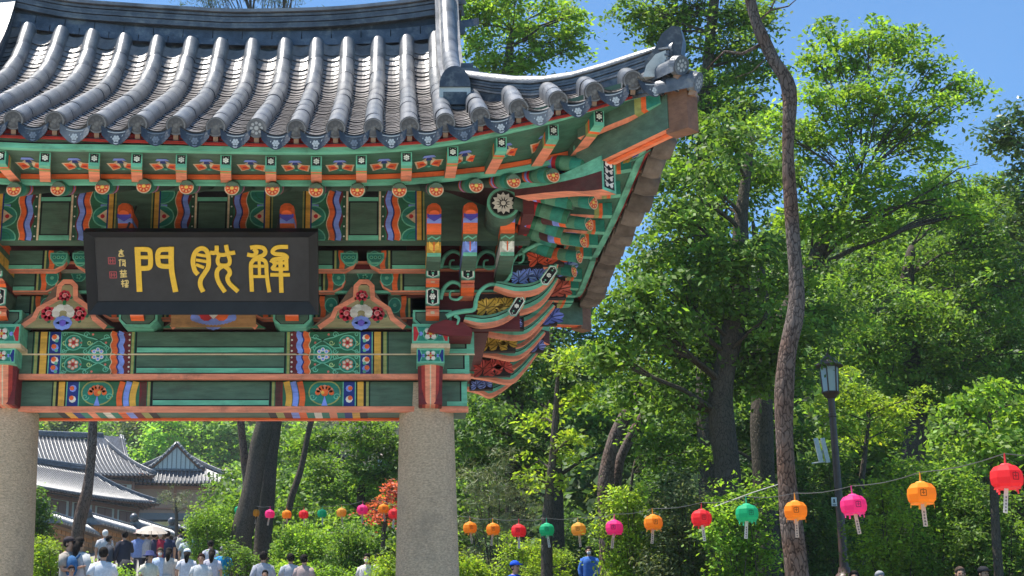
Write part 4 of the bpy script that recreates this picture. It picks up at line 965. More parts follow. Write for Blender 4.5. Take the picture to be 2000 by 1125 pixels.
for ri, x in enumerate(rowx_all):
    sm = smax_at(x); P, L = arc_pts(x, 0, sm); tot = L[-1]; n = max(1, round(tot / .335)); seg = tot / n
    sgn = (x > XG)
    # the row leans a little outwards at the corner
    for k in range(n):
        a, t = at_len(P, L, k*seg); b, _ = at_len(P, L, min(tot, (k+1)*seg)); M = frame(a + Vector((rr.uniform(-.004, .004), 0, rr.uniform(-.003, .004))), b - a + Vector((rr.uniform(-.006, .006), 0, rr.uniform(-.003, .003)))) @ Matrix.Diagonal((1, (b-a).length*1.05/.345, 1, 1))
        if x > -3.9: roof_piece('round_tile', me_round, M, x, None)
        else: stuff_r.append((me_round[0], M))
        if x > -1.03 and k < 5:
            for Ms in SIDE[1:]: stuff_r.append((me_round[0], Ms @ M))
        stuff_r.append((me_round[0], B_ @ M))
    a, t = at_len(P, L, 0)
    capm = 2 if abs(x - rowx[6]) < .01 else (0 if rr.random() < .6 else 1)
    Mc = frame(a, (t + Vector((0, .6, .12))) ); o = roof_piece('round_end_tile', me_cap[capm], Mc, x, None)
    if x > -1.03: side_proto.append((me_cap[1], Mc, 'round_end_tile'))
panel_mid = [(a + b) / 2 for a, b in zip(rowx_all[:-1], rowx_all[1:])] + [rowx[-1] + .17, rowx[-1] + .36]
npan = 0
for x in panel_mid:
    sm = smax_at(x); P, L = arc_pts(x, .0, sm); tot = L[-1]; ex = .092; n = int((tot - .02) / ex)
    for k in range(n):
        a, t = at_len(P, L, .01 + k*ex); tilt = t
        M = frame(a - Vector((0, 0, .072)) + Vector((rr.uniform(-.004, .004), rr.uniform(-.004, .004), rr.uniform(-.003, .003))), tilt)
        if x > -3.3 and npan < 300: roof_piece('pan_tile', me_pan, M, x, None); npan += 1
        else: stuff_p.append((me_pan[k % 3], M))
        stuff_p.append((me_pan[0], B_ @ M))
    a, t = at_len(P, L, 0); sl2 = (zc(x+.05) - zc(x-.05))/.1
    Md = frame(a - Vector((0, .01, .07)), t + Vector((0, .5, 0)), Vector((1, 0, sl2*.8)))
    roof_piece('drip_tile', me_drip[0 if rr.random() < .55 else (1 if rr.random() < .4 else 2)], Md, x, None)
    if x > -1.03: side_proto.append((me_drip[0], Md, 'drip_tile'))
for Ms in SIDE[1:]:
    for me, M, nm in side_proto: ginst(nm, me, Ms @ M, roof)
join_stuff('roof_tile_rows', stuff_r, M_TILE); join_stuff('pan_tile_rows', stuff_p, M_TILE)
# undersides of the gable-side drip tiles, brown with earth
brn = MB(); jt = lambda a: rr.uniform(1 - a, 1 + a)
for Mx in (S_, B_ @ S_):
    for x in panel_mid:
        if x < -1.03 or x > 2.15: continue
        g_ = jt(.25); z_ = zc(x) - .11 + rr.uniform(-.012, .012)
        brn.tube([Mx @ Vector((x + rr.uniform(-.01, .01), Ye(x) - .13 + rr.uniform(-.03, .02), z_ - .055)), Mx @ Vector((x, Ye(x) - .06, z_ - .03)), Mx @ Vector((x, Ye(x) + .04, z_))], [.095, .125, .125], 12, (.15*g_, .12*g_, .10*g_))
    for x in rowx:
        if x < -1.03 or x > 2.15: continue
        g_ = jt(.25); brn.tube([Mx @ Vector((x, Ye(x) - .10, zc(x) - .04)), Mx @ Vector((x, Ye(x) + .1, zc(x) + .0))], .09, 12, (.085*g_, .08*g_, .075*g_))
tag(gb(brn, 'clay_bedding', M_BRICK, roof, True, R(40)), kind='stuff')
# --- main ridge
def layer(name, x0, x1, zf, dz0, dz1, y0, y1, c, n=40, parent=None):
    mb = MB()
    for i in range(n+1):
        x = lerp(x0, x1, i/n); z = zf(x); mb.v += [(x, y0, z+dz0), (x, y1, z+dz0), (x, y1, z+dz1), (x, y0, z+dz1)]
    for i in range(n):
        b = 4*i
        for k in range(4): mb.f.append([b+k, b+4+k, b+4+(k+1) % 4, b+(k+1) % 4]); mb.c.append(c)
    b = 4*n; mb.f.append([b, b+1, b+2, b+3]); mb.c.append(c); mb.f.append([3, 2, 1, 0]); mb.c.append(c)
    return gb(mb, name, M_TILE, roof)
ZT = zpx([(-30, -36), (60, -14), (144, 1), (260, 10), (373, 17), (450, 21), (560, 20), (663, 16), (760, 7), (823, -1), (900, -14)], 14.3)
zt = lambda x: smooth_interp(x, ZT)
x0r, x1r = XL - .35, .66
layer('ridge_core', x0r, x1r, zr, -.25, .10, 14.32, 15.28, TILED)
for i, x in enumerate(np.arange(x0r, x1r - .1, .31)):                       # course of ridge tiles with open joints
    mb = MB(); f = lambda xx: zr(xx)
    for z0, z1, y in ((.005, .085, 14.24), (.088, .185, 14.27)):
        xo = x + (.15 if y > 14.25 else 0); b = xo + .302
        mb.add([(xo, y, f(xo)+z0), (b, y, f(b)+z0), (b, y+.02, f(b)+z1), (xo, y+.02, f(xo)+z1), (xo, y+.2, f(xo)+z1), (b, y+.2, f(b)+z1)], [(0, 1, 2, 3), (3, 2, 5, 4)], (.085, .10, .125))
    gb(mb, 'ridge_tile', M_TILE, roof)
hl = lambda x: zt(x) - .05
nl = 5
for i in range(nl):
    d = .034*(nl - i)
    layer('ridge_layer', x0r, x1r + .02, zt, -.05 - d, -.05 - d + .027, 14.25 + .012*(i % 2), 15.35, (.11, .115, .13))
layer('ridge_core', x0r + .01, x1r, zt, -.30, -.05, 14.31, 15.29, (.03, .033, .04))
layer('ridge_layer', x0r, x1r + .03, zt, -.048, -.012, 14.22, 15.38, (.22, .21, .22))
for x in np.arange(x0r, x1r - .05, .33):
    a = Vector((x, 14.5, zt(x) - .03)); b = Vector((x + .33, 14.5, zt(x+.33) - .03)); M = frame(a, b - a, Vector((0, -1, 0)))
    ginst('round_tile', me_round[1], M @ Matrix.Diagonal((1.9, 1, 1.1, 1)), roof)
# --- descending ridges beside the gable
def hipridge(pts, w_, h, name, cap=True, n_layers=4, mir=True):
    mb = MB(); n = len(pts)
    def sect(i, wv, z): 
        t = (pts[min(i+1, n-1)] - pts[max(i-1, 0)]); s = Vector((t.y, -t.x, 0)).normalized(); return pts[i] - s*wv/2 + Vector((0, 0, z)), pts[i] + s*wv/2 + Vector((0, 0, z))
    lay = [(w_*.86, -.12, h*.30, TILED)] + [(w_*(.92 if k % 2 else 1), h*(.30 + .42*k/n_layers), h*(.30 + .42*(k+.72)/n_layers), (.13, .135, .15)) for k in range(n_layers)] + [(w_*.84, h*.3, h*.74, (.03, .033, .04)), (w_*1.06, h*.74, h*.80, (.22, .215, .215))]
    for wv, z0, z1, c in lay:
        b0 = len(mb.v)
        for i in range(n):
            l0, r0 = sect(i, wv, z0); l1, r1 = sect(i, wv, z1); mb.v += [tuple(l0), tuple(r0), tuple(r1), tuple(l1)]
        for i in range(n-1):
            b = b0 + 4*i
            for k in range(4): mb.f.append([b+k, b+4+k, b+4+(k+1) % 4, b+(k+1) % 4]); mb.c.append(c)
        mb.f.append([b0, b0+1, b0+2, b0+3]); mb.c.append(c); b = b0 + 4*(n-1); mb.f.append([b+3, b+2, b+1, b]); mb.c.append(c)
    o = gb(mb, name, M_TILE, roof); out = [o]
    L = [0]
    for a, b in zip(pts[:-1], pts[1:]): L.append(L[-1] + (b-a).length)
    k = max(1, round(L[-1]/.33)); 
    for j in range(k):
        a, _ = at_len(pts, L, L[-1]*j/k); b, _ = at_len(pts, L, L[-1]*min(.9999, (j+1)/k)); a = a + Vector((0, 0, h*.78)); b = b + Vector((0, 0, h*.78))
        t = b - a; X = Vector((t.y, -t.x, 0)); q = ginst('round_tile', me_round[j % 3], frame(a, t, X) @ Matrix.Diagonal((w_*.36/.078, t.length*1.04/.345, 1.05, 1)), roof); out.append(q)
    if mir:
        for q in out: roof_twin(q, L_)
        for q in out[:1]: roof_twin(q, B_); roof_twin(q, B_ @ L_)
    return out
pts = [slope(.52, s) for s in np.linspace(.335, 1.0, 12)]
pts = [Vector((.52, p.y, p.z - .02 + .16*max(0, (i-6)/5))) for i, p in enumerate(pts)]
hipridge(pts, .23, .36, 'descending_ridge', True, 3)
e = pts[0]; mb = MB()                                       # its arched end tile
arch = [(.14*math.cos(math.pi*i/14), .04 + .20*math.sin(math.pi*i/14)) for i in range(15)]
mb.prism([(e.x + a, e.y - .05, e.z + .13 + b) for a, b in arch], (0, .07, 0), (.055, .06, .075))
mb.prism([(e.x + a, e.y - .03, e.z + b) for a, b in ((-.14, .02), (.14, .02), (.14, .17), (.08, .20), (0, .215), (-.08, .20), (-.14, .17))], (0, .1, 0), (.55, .55, .52))
mb.box((e.x - .105, e.y - .034, e.z + .005), (e.x + .105, e.y, e.z + .125), (.04, .045, .055))
o = gb(mb, 'ridge_end_tile', M_TILE, roof); roof_twin(o, L_)
for i in range(4):                                          # gable coping steps out to the side
    mb = MB(); z = e.z + .16 + .115*i; x1 = .80 - .012*i
    mb.box((.60, e.y + .25 + .06*i, z), (x1, e.y + 1.3, z + .055), (.16, .165, .18)); mb.box((.60, e.y + .28 + .06*i, z + .055), (x1 - .05, e.y + 1.3, z + .115), TILED)
    o = gb(mb, 'gable_coping', M_TILE, roof); roof_twin(o, L_)
mb = MB(); mb.add([(.58, 12.95, E+5.2), (.58, 16.6, E+5.2), (.58, 14.78, E+6.6)], [(0, 1, 2)], (.30, .12, .06)); o = gb(mb, 'gable_panel', parent=roof); roof_twin(o, L_)
hp = []
for i in range(17):
    t = i/16; x = lerp(.60, 2.30, t); y = YH(x); P = slope(x, max(0, (y - Ye(x))/(YT - Ye(x)))); hp.append(P)
tgt = zpx([(915, 158), (980, 168), (1050, 172), (1120, 160), (1190, 140), (1250, 118), (1300, 96)], 12.0)
for i, P in enumerate(hp):
    x, yy = px_of(P); py_top = interp(x, [(915, 142), (980, 153), (1050, 156), (1120, 146), (1190, 126), (1250, 106), (1300, 88)])
    P.z = U(x, py_top, P.y).z - .26
hipridge(hp, .20, .26, 'hip_ridge', True, 4)
mb = MB(); A = U(1296, 96, 11.36); q = [(1262, 150), (1258, 122), (1280, 92), (1292, 66), (1312, 50), (1328, 52), (1334, 76), (1330, 104), (1316, 128), (1306, 150)]
mb.prism([U(a, b, 11.34) for a, b in q], (.05, .12, 0), (.075, .08, .09)); o = gb(mb, 'hip_end_tile', M_TILE, roof)
mb = MB(); q = [(1256, 150), (1262, 128), (1280, 106), (1300, 98), (1308, 108), (1296, 128), (1285, 150)]
mb.prism([U(a, b, 11.31) for a, b in q], (.02, .05, 0), (.62, .62, .58)); gb(mb, 'plaster_fill', M_TILE, roof)
for (a, b, rot) in ((1328, 128, R(35)), (1360, 160, R(60))):
    P = U(a, b, 11.18); ginst('round_end_tile', me_cap[2], Matrix.Translation(P) @ Matrix.Rotation(rot, 4, 'Z') @ Matrix.Rotation(R(20), 4, 'X') @ Matrix.Scale(1.0, 4), roof)
    for k in range(2): ginst('round_tile', me_round[2], Matrix.Translation(P) @ Matrix.Rotation(rot, 4, 'Z') @ Matrix.Translation((0, .3*k, 0)), roof)

# ================================================================== signboard
SGN = empty('signboard', U(398, 610, 13.53), 'black signboard with three large yellow characters hung under the gate eaves', 'sign')
sg0 = Vector(SGN.location)
ctr_t, ctr_b = U(393, 449, 13.10), U(398.5, 610, 13.53)
SV = (ctr_t - ctr_b); SH = SV.length; SV = SV.normalized(); SU = Vector((1, 0, 0)); SN = SU.cross(SV)
WS = 2.155
def sp(u, v, n=0): return ctr_b + SU*u + SV*v + SN*n
def sbuild(mb, name, mat, parent=SGN): return mb.build(name, mat, parent, sg0)
mb = MB(); SBK = (.014, .014, .017)
mb.prism([sp(-WS/2 + .05, .05), sp(WS/2 - .05, .05), sp(WS/2 - .05, SH - .05), sp(-WS/2 + .05, SH - .05)], -SN*.04, (.028, .028, .032)); panel = sbuild(mb, 'panel', M_SIGN)
fw = .085
for a, b, c, d in (((-WS/2, 0), (WS/2, 0), (WS/2 - fw, fw*1.25), (-WS/2 + fw, fw*1.25)), ((WS/2, 0), (WS/2, SH), (WS/2 - fw, SH - fw*.8), (WS/2 - fw, fw*1.25)), ((WS/2, SH), (-WS/2, SH), (-WS/2 + fw, SH - fw*.8), (WS/2 - fw, SH - fw*.8)), ((-WS/2, SH), (-WS/2, 0), (-WS/2 + fw, fw*1.25), (-WS/2 + fw, SH - fw*.8))):
    mb = MB(); o_ = [sp(*a, .075), sp(*b, .075), sp(*c, .012), sp(*d, .012)]; i_ = [sp(*a, -.06), sp(*b, -.06), sp(*c, -.06), sp(*d, -.06)]
    mb.add(o_ + i_, [(0, 1, 2, 3), (7, 6, 5, 4), (0, 4, 5, 1), (2, 6, 7, 3), (1, 5, 6, 2), (3, 7, 4, 0)], SBK); sbuild(mb, 'frame_rail', M_SIGN)
def glyph(name, strokes, wd, col, h=.014, label=None):
    mb = MB()
    def uv(x, y): return ((x - 990) / 4 / 211.0, (718 - y) / 4 / 161.0 * SH)
    for si, st in enumerate(strokes):
        w_ = wd
        if isinstance(st[0], (int, float)): w_ = st[0]; st = st[1:]
        pts = [uv(*a) for a in st]; n = len(pts)
        if n > 2:                                           # round the corners
            q = [pts[0]]
            for i in range(n-1):
                a, b, c, d = pts[max(i-1, 0)], pts[i], pts[i+1], pts[min(i+2, n-1)]
                for k in range(1, 5):
                    t = k/4; q.append(tuple(.5*((2*b[j]) + (c[j]-a[j])*t + (2*a[j]-5*b[j]+4*c[j]-d[j])*t*t + (3*b[j]-a[j]-3*c[j]+d[j])*t**3) for j in (0, 1)))
            pts = q; n = len(pts)
        hw = w_ / 4 / 211.0 / 2; hh = h + .0006*si
        for i in range(n-1):
            a, b = Vector(pts[i]), Vector(pts[i+1]); d = b - a
            if d.length < 1e-6: continue
            d.normalize(); nn = Vector((-d.y, d.x))*hw; b2 = b + d*hw*.35; a2 = a - d*hw*.35
            q = [a2 - nn, b2 - nn, b2 + nn, a2 + nn]; hq = hh + .00012*i
            top = [sp(*p, hq) for p in q]; bot = [sp(*p, -.002) for p in q]
            mb.add(top + bot, [(0, 1, 2, 3), (0, 4, 5, 1), (1, 5, 6, 2), (2, 6, 7, 3), (3, 7, 4, 0)], col)
    return sbuild(mb, name, M_GILD)
GOLD = (.80, .47, .03)
glyph('character', [(44, (487, 212), (488, 545)), (38, (480, 222), (540, 221), (578, 228), (586, 260), (586, 325), (575, 360), (545, 368), (500, 368)), (28, (495, 283), (585, 283)),
      (42, (752, 208), (748, 300), (750, 400), (772, 546)), (38, (760, 222), (700, 221), (662, 228), (645, 260), (645, 315), (655, 342), (690, 352), (745, 352)), (28, (650, 279), (740, 279))], 40, GOLD)
glyph('character', [(36, (950, 412), (930, 385), (918, 320), (930, 262), (960, 224), (1000, 214), (1032, 240), (1042, 300), (1035, 360), (1005, 408), (975, 455), (970, 500), (988, 546)), (24, (955, 262), (1035, 275)), (24, (945, 303), (1035, 318)), (24, (945, 340), (1000, 362)),
      (32, (1108, 198), (1106, 235), (1085, 248), (1060, 246)), (32, (1182, 192), (1190, 235), (1212, 250), (1245, 246)), (30, (1106, 245), (1130, 262), (1170, 262), (1196, 244)), (30, (1125, 265), (1112, 305), (1122, 338), (1160, 346), (1198, 338), (1208, 305), (1196, 265)),
      (34, (1150, 350), (1112, 378), (1102, 425), (1120, 485), (1160, 548)), (34, (1165, 350), (1198, 378), (1204, 410), (1186, 440), (1200, 485), (1262, 545))], 36, GOLD)
glyph('character', [(32, (1350, 262), (1395, 268), (1418, 240), (1400, 222)), (32, (1375, 208), (1420, 202), (1470, 210), (1488, 240), (1470, 266), (1420, 285), (1385, 315), (1372, 360), (1375, 545)), (30, (1400, 300), (1460, 300), (1490, 325), (1494, 400), (1500, 470), (1512, 550)), (24, (1385, 352), (1490, 352)), (24, (1382, 432), (1492, 432)), (24, (1438, 305), (1438, 432)),
      (32, (1660, 202), (1600, 202), (1560, 215), (1545, 240), (1570, 256), (1630, 262), (1655, 285), (1600, 292), (1550, 300), (1535, 318)), (28, (1545, 310), (1560, 340), (1545, 372), (1650, 372)), (30, (1650, 280), (1652, 380)), (26, (1560, 325), (1645, 325)), (28, (1528, 418), (1672, 418)), (34, (1605, 300), (1608, 552))], 32, GOLD)
def small(cx_, cy_, s, strokes): return [[8] + [(cx_ + a*s, cy_ + b*s) for a, b in st] for st in strokes]
SMALL = [[[(-.6, -.5), (.6, -.6)], [(0, -1), (0, -.6)], [(.3, -.5), (-.5, .0), (.4, -.1)], [(-.5, .1), (-.6, .8), (.7, .7)], [(-.1, .2), (.5, .3)]],
         [[(-.9, -.7), (-.3, -.9)], [(-.6, -.8), (-.7, .9)], [(-.1, -.8), (.9, -.7)], [(0, -.3), (.8, -.3), (.7, .8)], [(.1, .2), (.6, .7), (.9, .9)], [(.0, .7), (.5, .1)]],
         [[(-.9, -.6), (.9, -.7)], [(-.4, -1), (-.5, -.2)], [(.4, -1), (.5, -.2)], [(-.8, .0), (.9, -.1)], [(-.7, .4), (.8, .35)], [(0, 0), (0, .9)], [(-.8, .9), (.9, .8)]],
         [[(-.9, -.5), (-.1, -.6)], [(-.5, -1), (-.5, .9)], [(-.9, .1), (-.1, .0)], [(.1, -.8), (.9, -.8), (.9, .0), (.1, .1)], [(.5, -.8), (.5, .9)], [(.0, .5), (1, .5)], [(.1, .9), (.9, .9)]]]
for k, (cx_, cy_) in enumerate(((358, 253), (362, 328), (366, 412), (372, 490))): glyph('small_character', small(cx_, cy_, 29, SMALL[k]), 8, (.75, .55, .2), .006)
for cx_, cy_ in ((280, 312), (285, 422)):
    st = [[6, (cx_-26, cy_-24), (cx_+26, cy_-24)], [6, (cx_-26, cy_+24), (cx_+26, cy_+24)], [6, (cx_-26, cy_-24), (cx_-26, cy_+24)], [6, (cx_+26, cy_-24), (cx_+26, cy_+24)], [7, (cx_-12, cy_-15), (cx_-12, cy_+15)], [7, (cx_+8, cy_-15), (cx_+8, cy_+15)], [6, (cx_-18, cy_), (cx_+18, cy_)]]
    glyph('seal_mark', st, 6, (.42, .07, .08), .004)
for u in (-.7, .7):
    mb = MB(); mb.tube([sp(u, SH - .02, -.05), (ctr_b.x + u, YP + .02, E + 4.52)], .012, 6, (.03, .03, .03)); sbuild(mb, 'hanger', M_METAL)
    mb = MB(); mb.tube([sp(u, .03, -.04), (ctr_b.x + u, 14.0, E + 3.60)], .03, 6, (.03, .03, .03)); sbuild(mb, 'prop', M_METAL)
# ================================================================== vegetation
NR = np.random.default_rng(11); NLEAF = 0
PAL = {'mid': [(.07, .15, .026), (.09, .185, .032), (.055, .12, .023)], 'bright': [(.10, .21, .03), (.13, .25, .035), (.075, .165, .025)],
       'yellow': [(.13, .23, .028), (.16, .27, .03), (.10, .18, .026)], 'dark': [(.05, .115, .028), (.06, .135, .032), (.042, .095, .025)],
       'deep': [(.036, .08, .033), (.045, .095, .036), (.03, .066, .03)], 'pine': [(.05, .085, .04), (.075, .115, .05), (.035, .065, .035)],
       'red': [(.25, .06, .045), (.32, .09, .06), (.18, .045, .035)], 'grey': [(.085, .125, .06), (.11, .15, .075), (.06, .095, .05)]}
def leaf_mesh(name, C, N, S, asp, colr, mat, fold=.0):
    """one leaf per row: centre, facing, size; rhombus-shaped faces"""
    n = len(C); N = N / np.linalg.norm(N, axis=1, keepdims=True)
    a = NR.normal(size=(n, 3)); T = a - N * np.sum(a*N, axis=1, keepdims=True); T /= np.linalg.norm(T, axis=1, keepdims=True)
    B = np.cross(N, T); h = (S*.5)[:, None]; wv = h*asp
    V = np.empty((n, 4, 3), dtype=np.float32)
    V[:, 0] = C - T*h; V[:, 1] = C + B*wv - T*h*.15 + N*h*fold; V[:, 2] = C + T*h; V[:, 3] = C - B*wv - T*h*.15 + N*h*fold
    global NLEAF; NLEAF += n
    me = bpy.data.meshes.new(name)
    me.vertices.add(n*4); me.vertices.foreach_set('co', V.ravel())
    me.loops.add(n*4); me.loops.foreach_set('vertex_index', np.arange(n*4, dtype=np.int32))
    me.polygons.add(n); me.polygons.foreach_set('loop_start', np.arange(0, n*4, 4, dtype=np.int32)); me.polygons.foreach_set('loop_total', np.full(n, 4, dtype=np.int32))
    me.update(calc_edges=True)
    at = me.attributes.new('Col', 'FLOAT_COLOR', 'FACE'); at.data.foreach_set('color', np.hstack([colr, np.ones((n, 1))]).astype(np.float32).ravel())
    me.materials.append(mat); return me
def foliage(blobs, dens, leaf, pal, style='spray', clump=.42, flat=.3):
    """blobs: (centre, radius). returns arrays of leaf centres, facings, sizes, colours"""
    Cs, Ns, Ss, Ks, tips = [], [], [], [], []
    pal = np.array(PAL[pal]) * np.array([1.8, 1.48, 1.35])
    for c, r in blobs:
        c = np.array(c); nc = max(3, int(8.5 * (r / clump)**2 * dens))
        d = NR.normal(size=(nc, 3)); d /= np.linalg.norm(d, axis=1, keepdims=True)
        rad = r * (.25 + .95*NR.random(nc)**.7)
        P = c + d * rad[:, None] * np.array([1, 1, .82])
        for p, dd in zip(P, d):
            rc = clump * NR.uniform(.55, 1.15); m = int(78 * (rc/clump)**2 * (.13/leaf)**1.2 * (clump/.42)**1.6)
            m = max(8, m)
            q = NR.normal(size=(m, 3)) * np.array([rc*.55, rc*.55, rc*flat*.6])
            rr_ = np.hypot(q[:, 0], q[:, 1]); q[:, 2] -= .35*rr_**2/max(rc, .1)
            tilt = np.array([dd[0]*.35, dd[1]*.35, 0])
            if style == 'needle':
                nn = NR.normal(size=(m, 3)); q = NR.normal(size=(m, 3)) * rc*.42 * np.array([1, 1, .5])
            elif style == 'droop':
                nn = NR.normal(size=(m, 3))*.55 + np.array([dd[0]*.5, dd[1]*.5 - .25, .7])
            else:
                nn = NR.normal(size=(m, 3))*.5 + np.array([0, -.05, .85]) + tilt
            base = pal[NR.integers(len(pal))] * NR.uniform(.75, 1.25)
            col = base * NR.uniform(.72, 1.3, size=(m, 1)) * (1 + NR.normal(size=(m, 3))*.05)
            Cs.append(p + q); Ns.append(nn); Ss.append(leaf * NR.uniform(.65, 1.3, m)); Ks.append(np.clip(col, .008, .6)); tips.append(p)
    return np.vstack(Cs), np.vstack(Ns), np.concatenate(Ss), np.vstack(Ks), tips
def limb(mb, a, b, r0, r1, n=6, wob=.12, sides=7):
    a = Vector(a); b = Vector(b); L = (b-a).length; pth = []
    for i in range(n+1):
        t = i/n; p = a.lerp(b, t); k = math.sin(math.pi*t)*wob*L
        pth.append(p + Vector((rnd.uniform(-.5, .5)*k*.5, rnd.uniform(-.5, .5)*k*.5, k*.35)))
    mb.tube(pth, [lerp(r0, r1, i/n) for i in range(n+1)], sides, (.1, .08, .06), False); return pth
def tree(name, label, Y, trunk, blobs, pal='mid', leaf=.12, dens=1.0, style='spray', clump=.42, group=None, bark=None, lmat=None, dy=1.0, cat='tree', twigs=.25, widths=None, flat=.3, bare=(), ext=True):
    """trunk: pixel polyline from the top down (px, py, width px); blobs: (px, py, r px[, dy])"""
    pts = []; wd = []
    for t in trunk:
        P = U(t[0], t[1], Y + (t[3] if len(t) > 3 else 0)); pts.append(P); wd.append(t[2] / scale_at(t[0], t[1], Y) / 2)
    lo = pts[-1]; gz = ground(lo.x, lo.y)
    if ext:
        d = (pts[-1] - pts[-2]) if len(pts) > 1 else Vector((0, 0, -1))
        k = Vector((d.x*.4, 0, d.z)) if abs(d.z) > .01 else Vector((0, 0, -1)); k = k / abs(k.z)
        if lo.z > gz: pts.append(lo + k*(lo.z - gz + .25)*1.0); wd.append(wd[-1]*1.12)
    base = Vector((pts[-1].x, pts[-1].y, ground(pts[-1].x, pts[-1].y)))
    root = empty(name, base, label, cat, group)
    pts.reverse(); wd.reverse(); mb = MB()
    fine = []; fw = []
    for i in range(len(pts)-1):
        for k in range(5):
            a, b, c, d = pts[max(i-1, 0)], pts[i], pts[i+1], pts[min(i+2, len(pts)-1)]; t = k/5
            fine.append(.5*((2*b) + (c-a)*t + (2*a-5*b+4*c-d)*t*t + (3*b-a-3*c+d)*t**3)); fw.append(lerp(wd[i], wd[i+1], t)*(1 + .06*math.sin(7.1*len(fine))))
    fine.append(pts[-1]); fw.append(wd[-1]*.6)
    mb.tube(fine, fw, 14, (.1, .08, .06))
    B3 = []
    for b in blobs:
        yy = Y + (b[3] if len(b) > 3 else rnd.uniform(-dy, dy)); c = U(b[0], b[1], yy); B3.append((c, b[2] / scale_at(b[0], b[1], yy)))
    C, N, S, K, tips = foliage(B3, dens, leaf, pal, style, clump, flat)
    for c, r in B3:                                        # a limb from the trunk to each foliage mass, then twigs
        cand = [(f, w_) for f, w_ in zip(fine, fw) if f.z < c.z - .25*(Vector((f.x-c.x, f.y-c.y, 0))).length]
        f, w_ = min(cand, key=lambda q: (q[0]-c).length) if cand else (fine[len(fine)//2], fw[len(fine)//2])
        r0 = min(w_*.5, .02 + .014*(c-f).length); p = limb(mb, f, c, r0, .012)
        for tp in tips:
            tv = Vector(tp)
            if (tv - c).length < r*1.2 and rnd.random() < twigs: limb(mb, p[rnd.randrange(3, 6)], tv, r0*.4, .005, 3, .15, 4)
    for bq in bare:
        pp = [U(x, y, Y) for x, y in bq[1]]; mb.tube(pp, [lerp(bq[0], bq[0]*.3, i/max(1, len(pp)-1)) for i in range(len(pp))], 6, (.1, .08, .06))
    tr = mb.build('trunk', bark or M_BARK, root, base, True)
    cr = new_obj('crown', leaf_mesh('crown', C - np.array(base), N, S, .5 if style != 'needle' else .10, K, lmat or (M_NEEDLE if style == 'needle' else M_LEAF)), root)
    return root
def shrub(name, label, Y, blobs, pal, leaf=.08, dens=1.2, style='spray', clump=.24, group=None, cat='shrub', lmat=None, dy=.5):
    B3 = []
    for b in blobs:
        yy = Y + (b[3] if len(b) > 3 else rnd.uniform(-dy, dy)); B3.append((U(b[0], b[1], yy), b[2] / scale_at(b[0], b[1], yy)))
    cx_ = sum(c.x for c, r in B3)/len(B3); base = Vector((cx_, Y, ground(cx_, Y)))
    lowest = min(c.z - r for c, r in B3)
    for c, r in list(B3):                                   # fill down to the ground out of sight
        z = c.z - r*.8
        while z > ground(c.x, c.y) + .1: B3.append((Vector((c.x, c.y, z)), r*.85)); z -= r*1.6
    root = empty(name, base, label, cat, group)
    C, N, S, K, tips = foliage(B3, dens, leaf, pal, style, clump, .5)
    mb = MB()
    for tp in tips[::max(1, len(tips)//30)]: limb(mb, base + Vector((rnd.uniform(-.3, .3), rnd.uniform(-.2, .2), -.1)), tp, .02, .005, 4, .1, 5)
    mb.build('stem', M_BARK, root, base, True)
    new_obj('foliage', leaf_mesh('foliage', C - np.array(base), N, S, .5 if style != 'needle' else .1, K, lmat or M_LEAF), root)
    return root
# --- the crooked pine by the lamp
tree('crooked_pine', 'tall crooked pine trunk with plated reddish bark beside the lamp post', 20, [(1450, -90, 20), (1460, -30, 21), (1476, 40, 22), (1508, 112, 24), (1541, 175, 28), (1539, 300, 24), (1548, 450, 27), (1556, 590, 31), (1538, 690, 37), (1531, 800, 36), (1538, 950, 36), (1557, 1125, 50)],
     [(1440, -240, 70), (1540, -260, 80), (1380, -190, 55), (1600, -190, 50)], 'pine', .16, .8, 'needle', .4, bark=M_PINEBARK,
     bare=[(.02, [(1478, 45), (1505, 20), (1540, 12), (1560, -5)]), (.014, [(1505, 20), (1515, -4), (1530, -25)]), (.03, [(1490, 85), (1450, 105), (1415, 100), (1380, 135)]), (.012, [(1500, 110), (1470, 140), (1435, 152)])])
# --- trees on the right
tree('zelkova_tree', 'big spreading green tree with dark forked trunk right of the gate corner', 27, [(1470, 260, 12), (1448, 420, 26), (1446, 540, 40), (1432, 640, 44), (1408, 780, 46), (1424, 950, 54)],
     [(1300, 470, 85), (1390, 400, 85), (1480, 330, 75), (1330, 590, 80), (1460, 500, 80), (1570, 540, 60), (1250, 690, 75), (1370, 690, 80), (1500, 690, 70), (1610, 620, 60), (1420, 270, 65), (1360, 330, 60), (1300, 770, 65), (1170, 700, 60), (1210, 620, 60), (1270, 540, 60), (1450, 610, 60), (1560, 660, 55), (1440, 740, 60), (1230, 780, 45), (1320, 420, 60), (1300, 350, 50), (1240, 580, 60), (1340, 500, 60), (1400, 560, 60), (1280, 640, 55), (1390, 480, 55), (1520, 610, 50)], 'mid', .13, 1.15, 'droop', .42, dy=1.6)
tree('maple_tree', 'high open-crowned tree with pale green sprays above the roof corner', 33, [(1400, -40, 16), (1385, 100, 22), (1375, 300, 30), (1380, 700, 40), (1385, 930, 46)],
     [(1230, 20, 50), (1300, 30, 55), (1370, 20, 65), (1430, 90, 65), (1400, 170, 60), (1320, 90, 40), (1290, 60, 35), (1450, 210, 65), (1390, 250, 55), (1440, 20, 50), (1480, 120, 45), (1340, -30, 60), (1350, 170, 45), (1350, 240, 50), (1330, 300, 50), (1420, 330, 60), (1490, 220, 45), (1480, 30, 45)], 'mid', .14, .95, 'spray', .42, twigs=.5, dy=1.4)
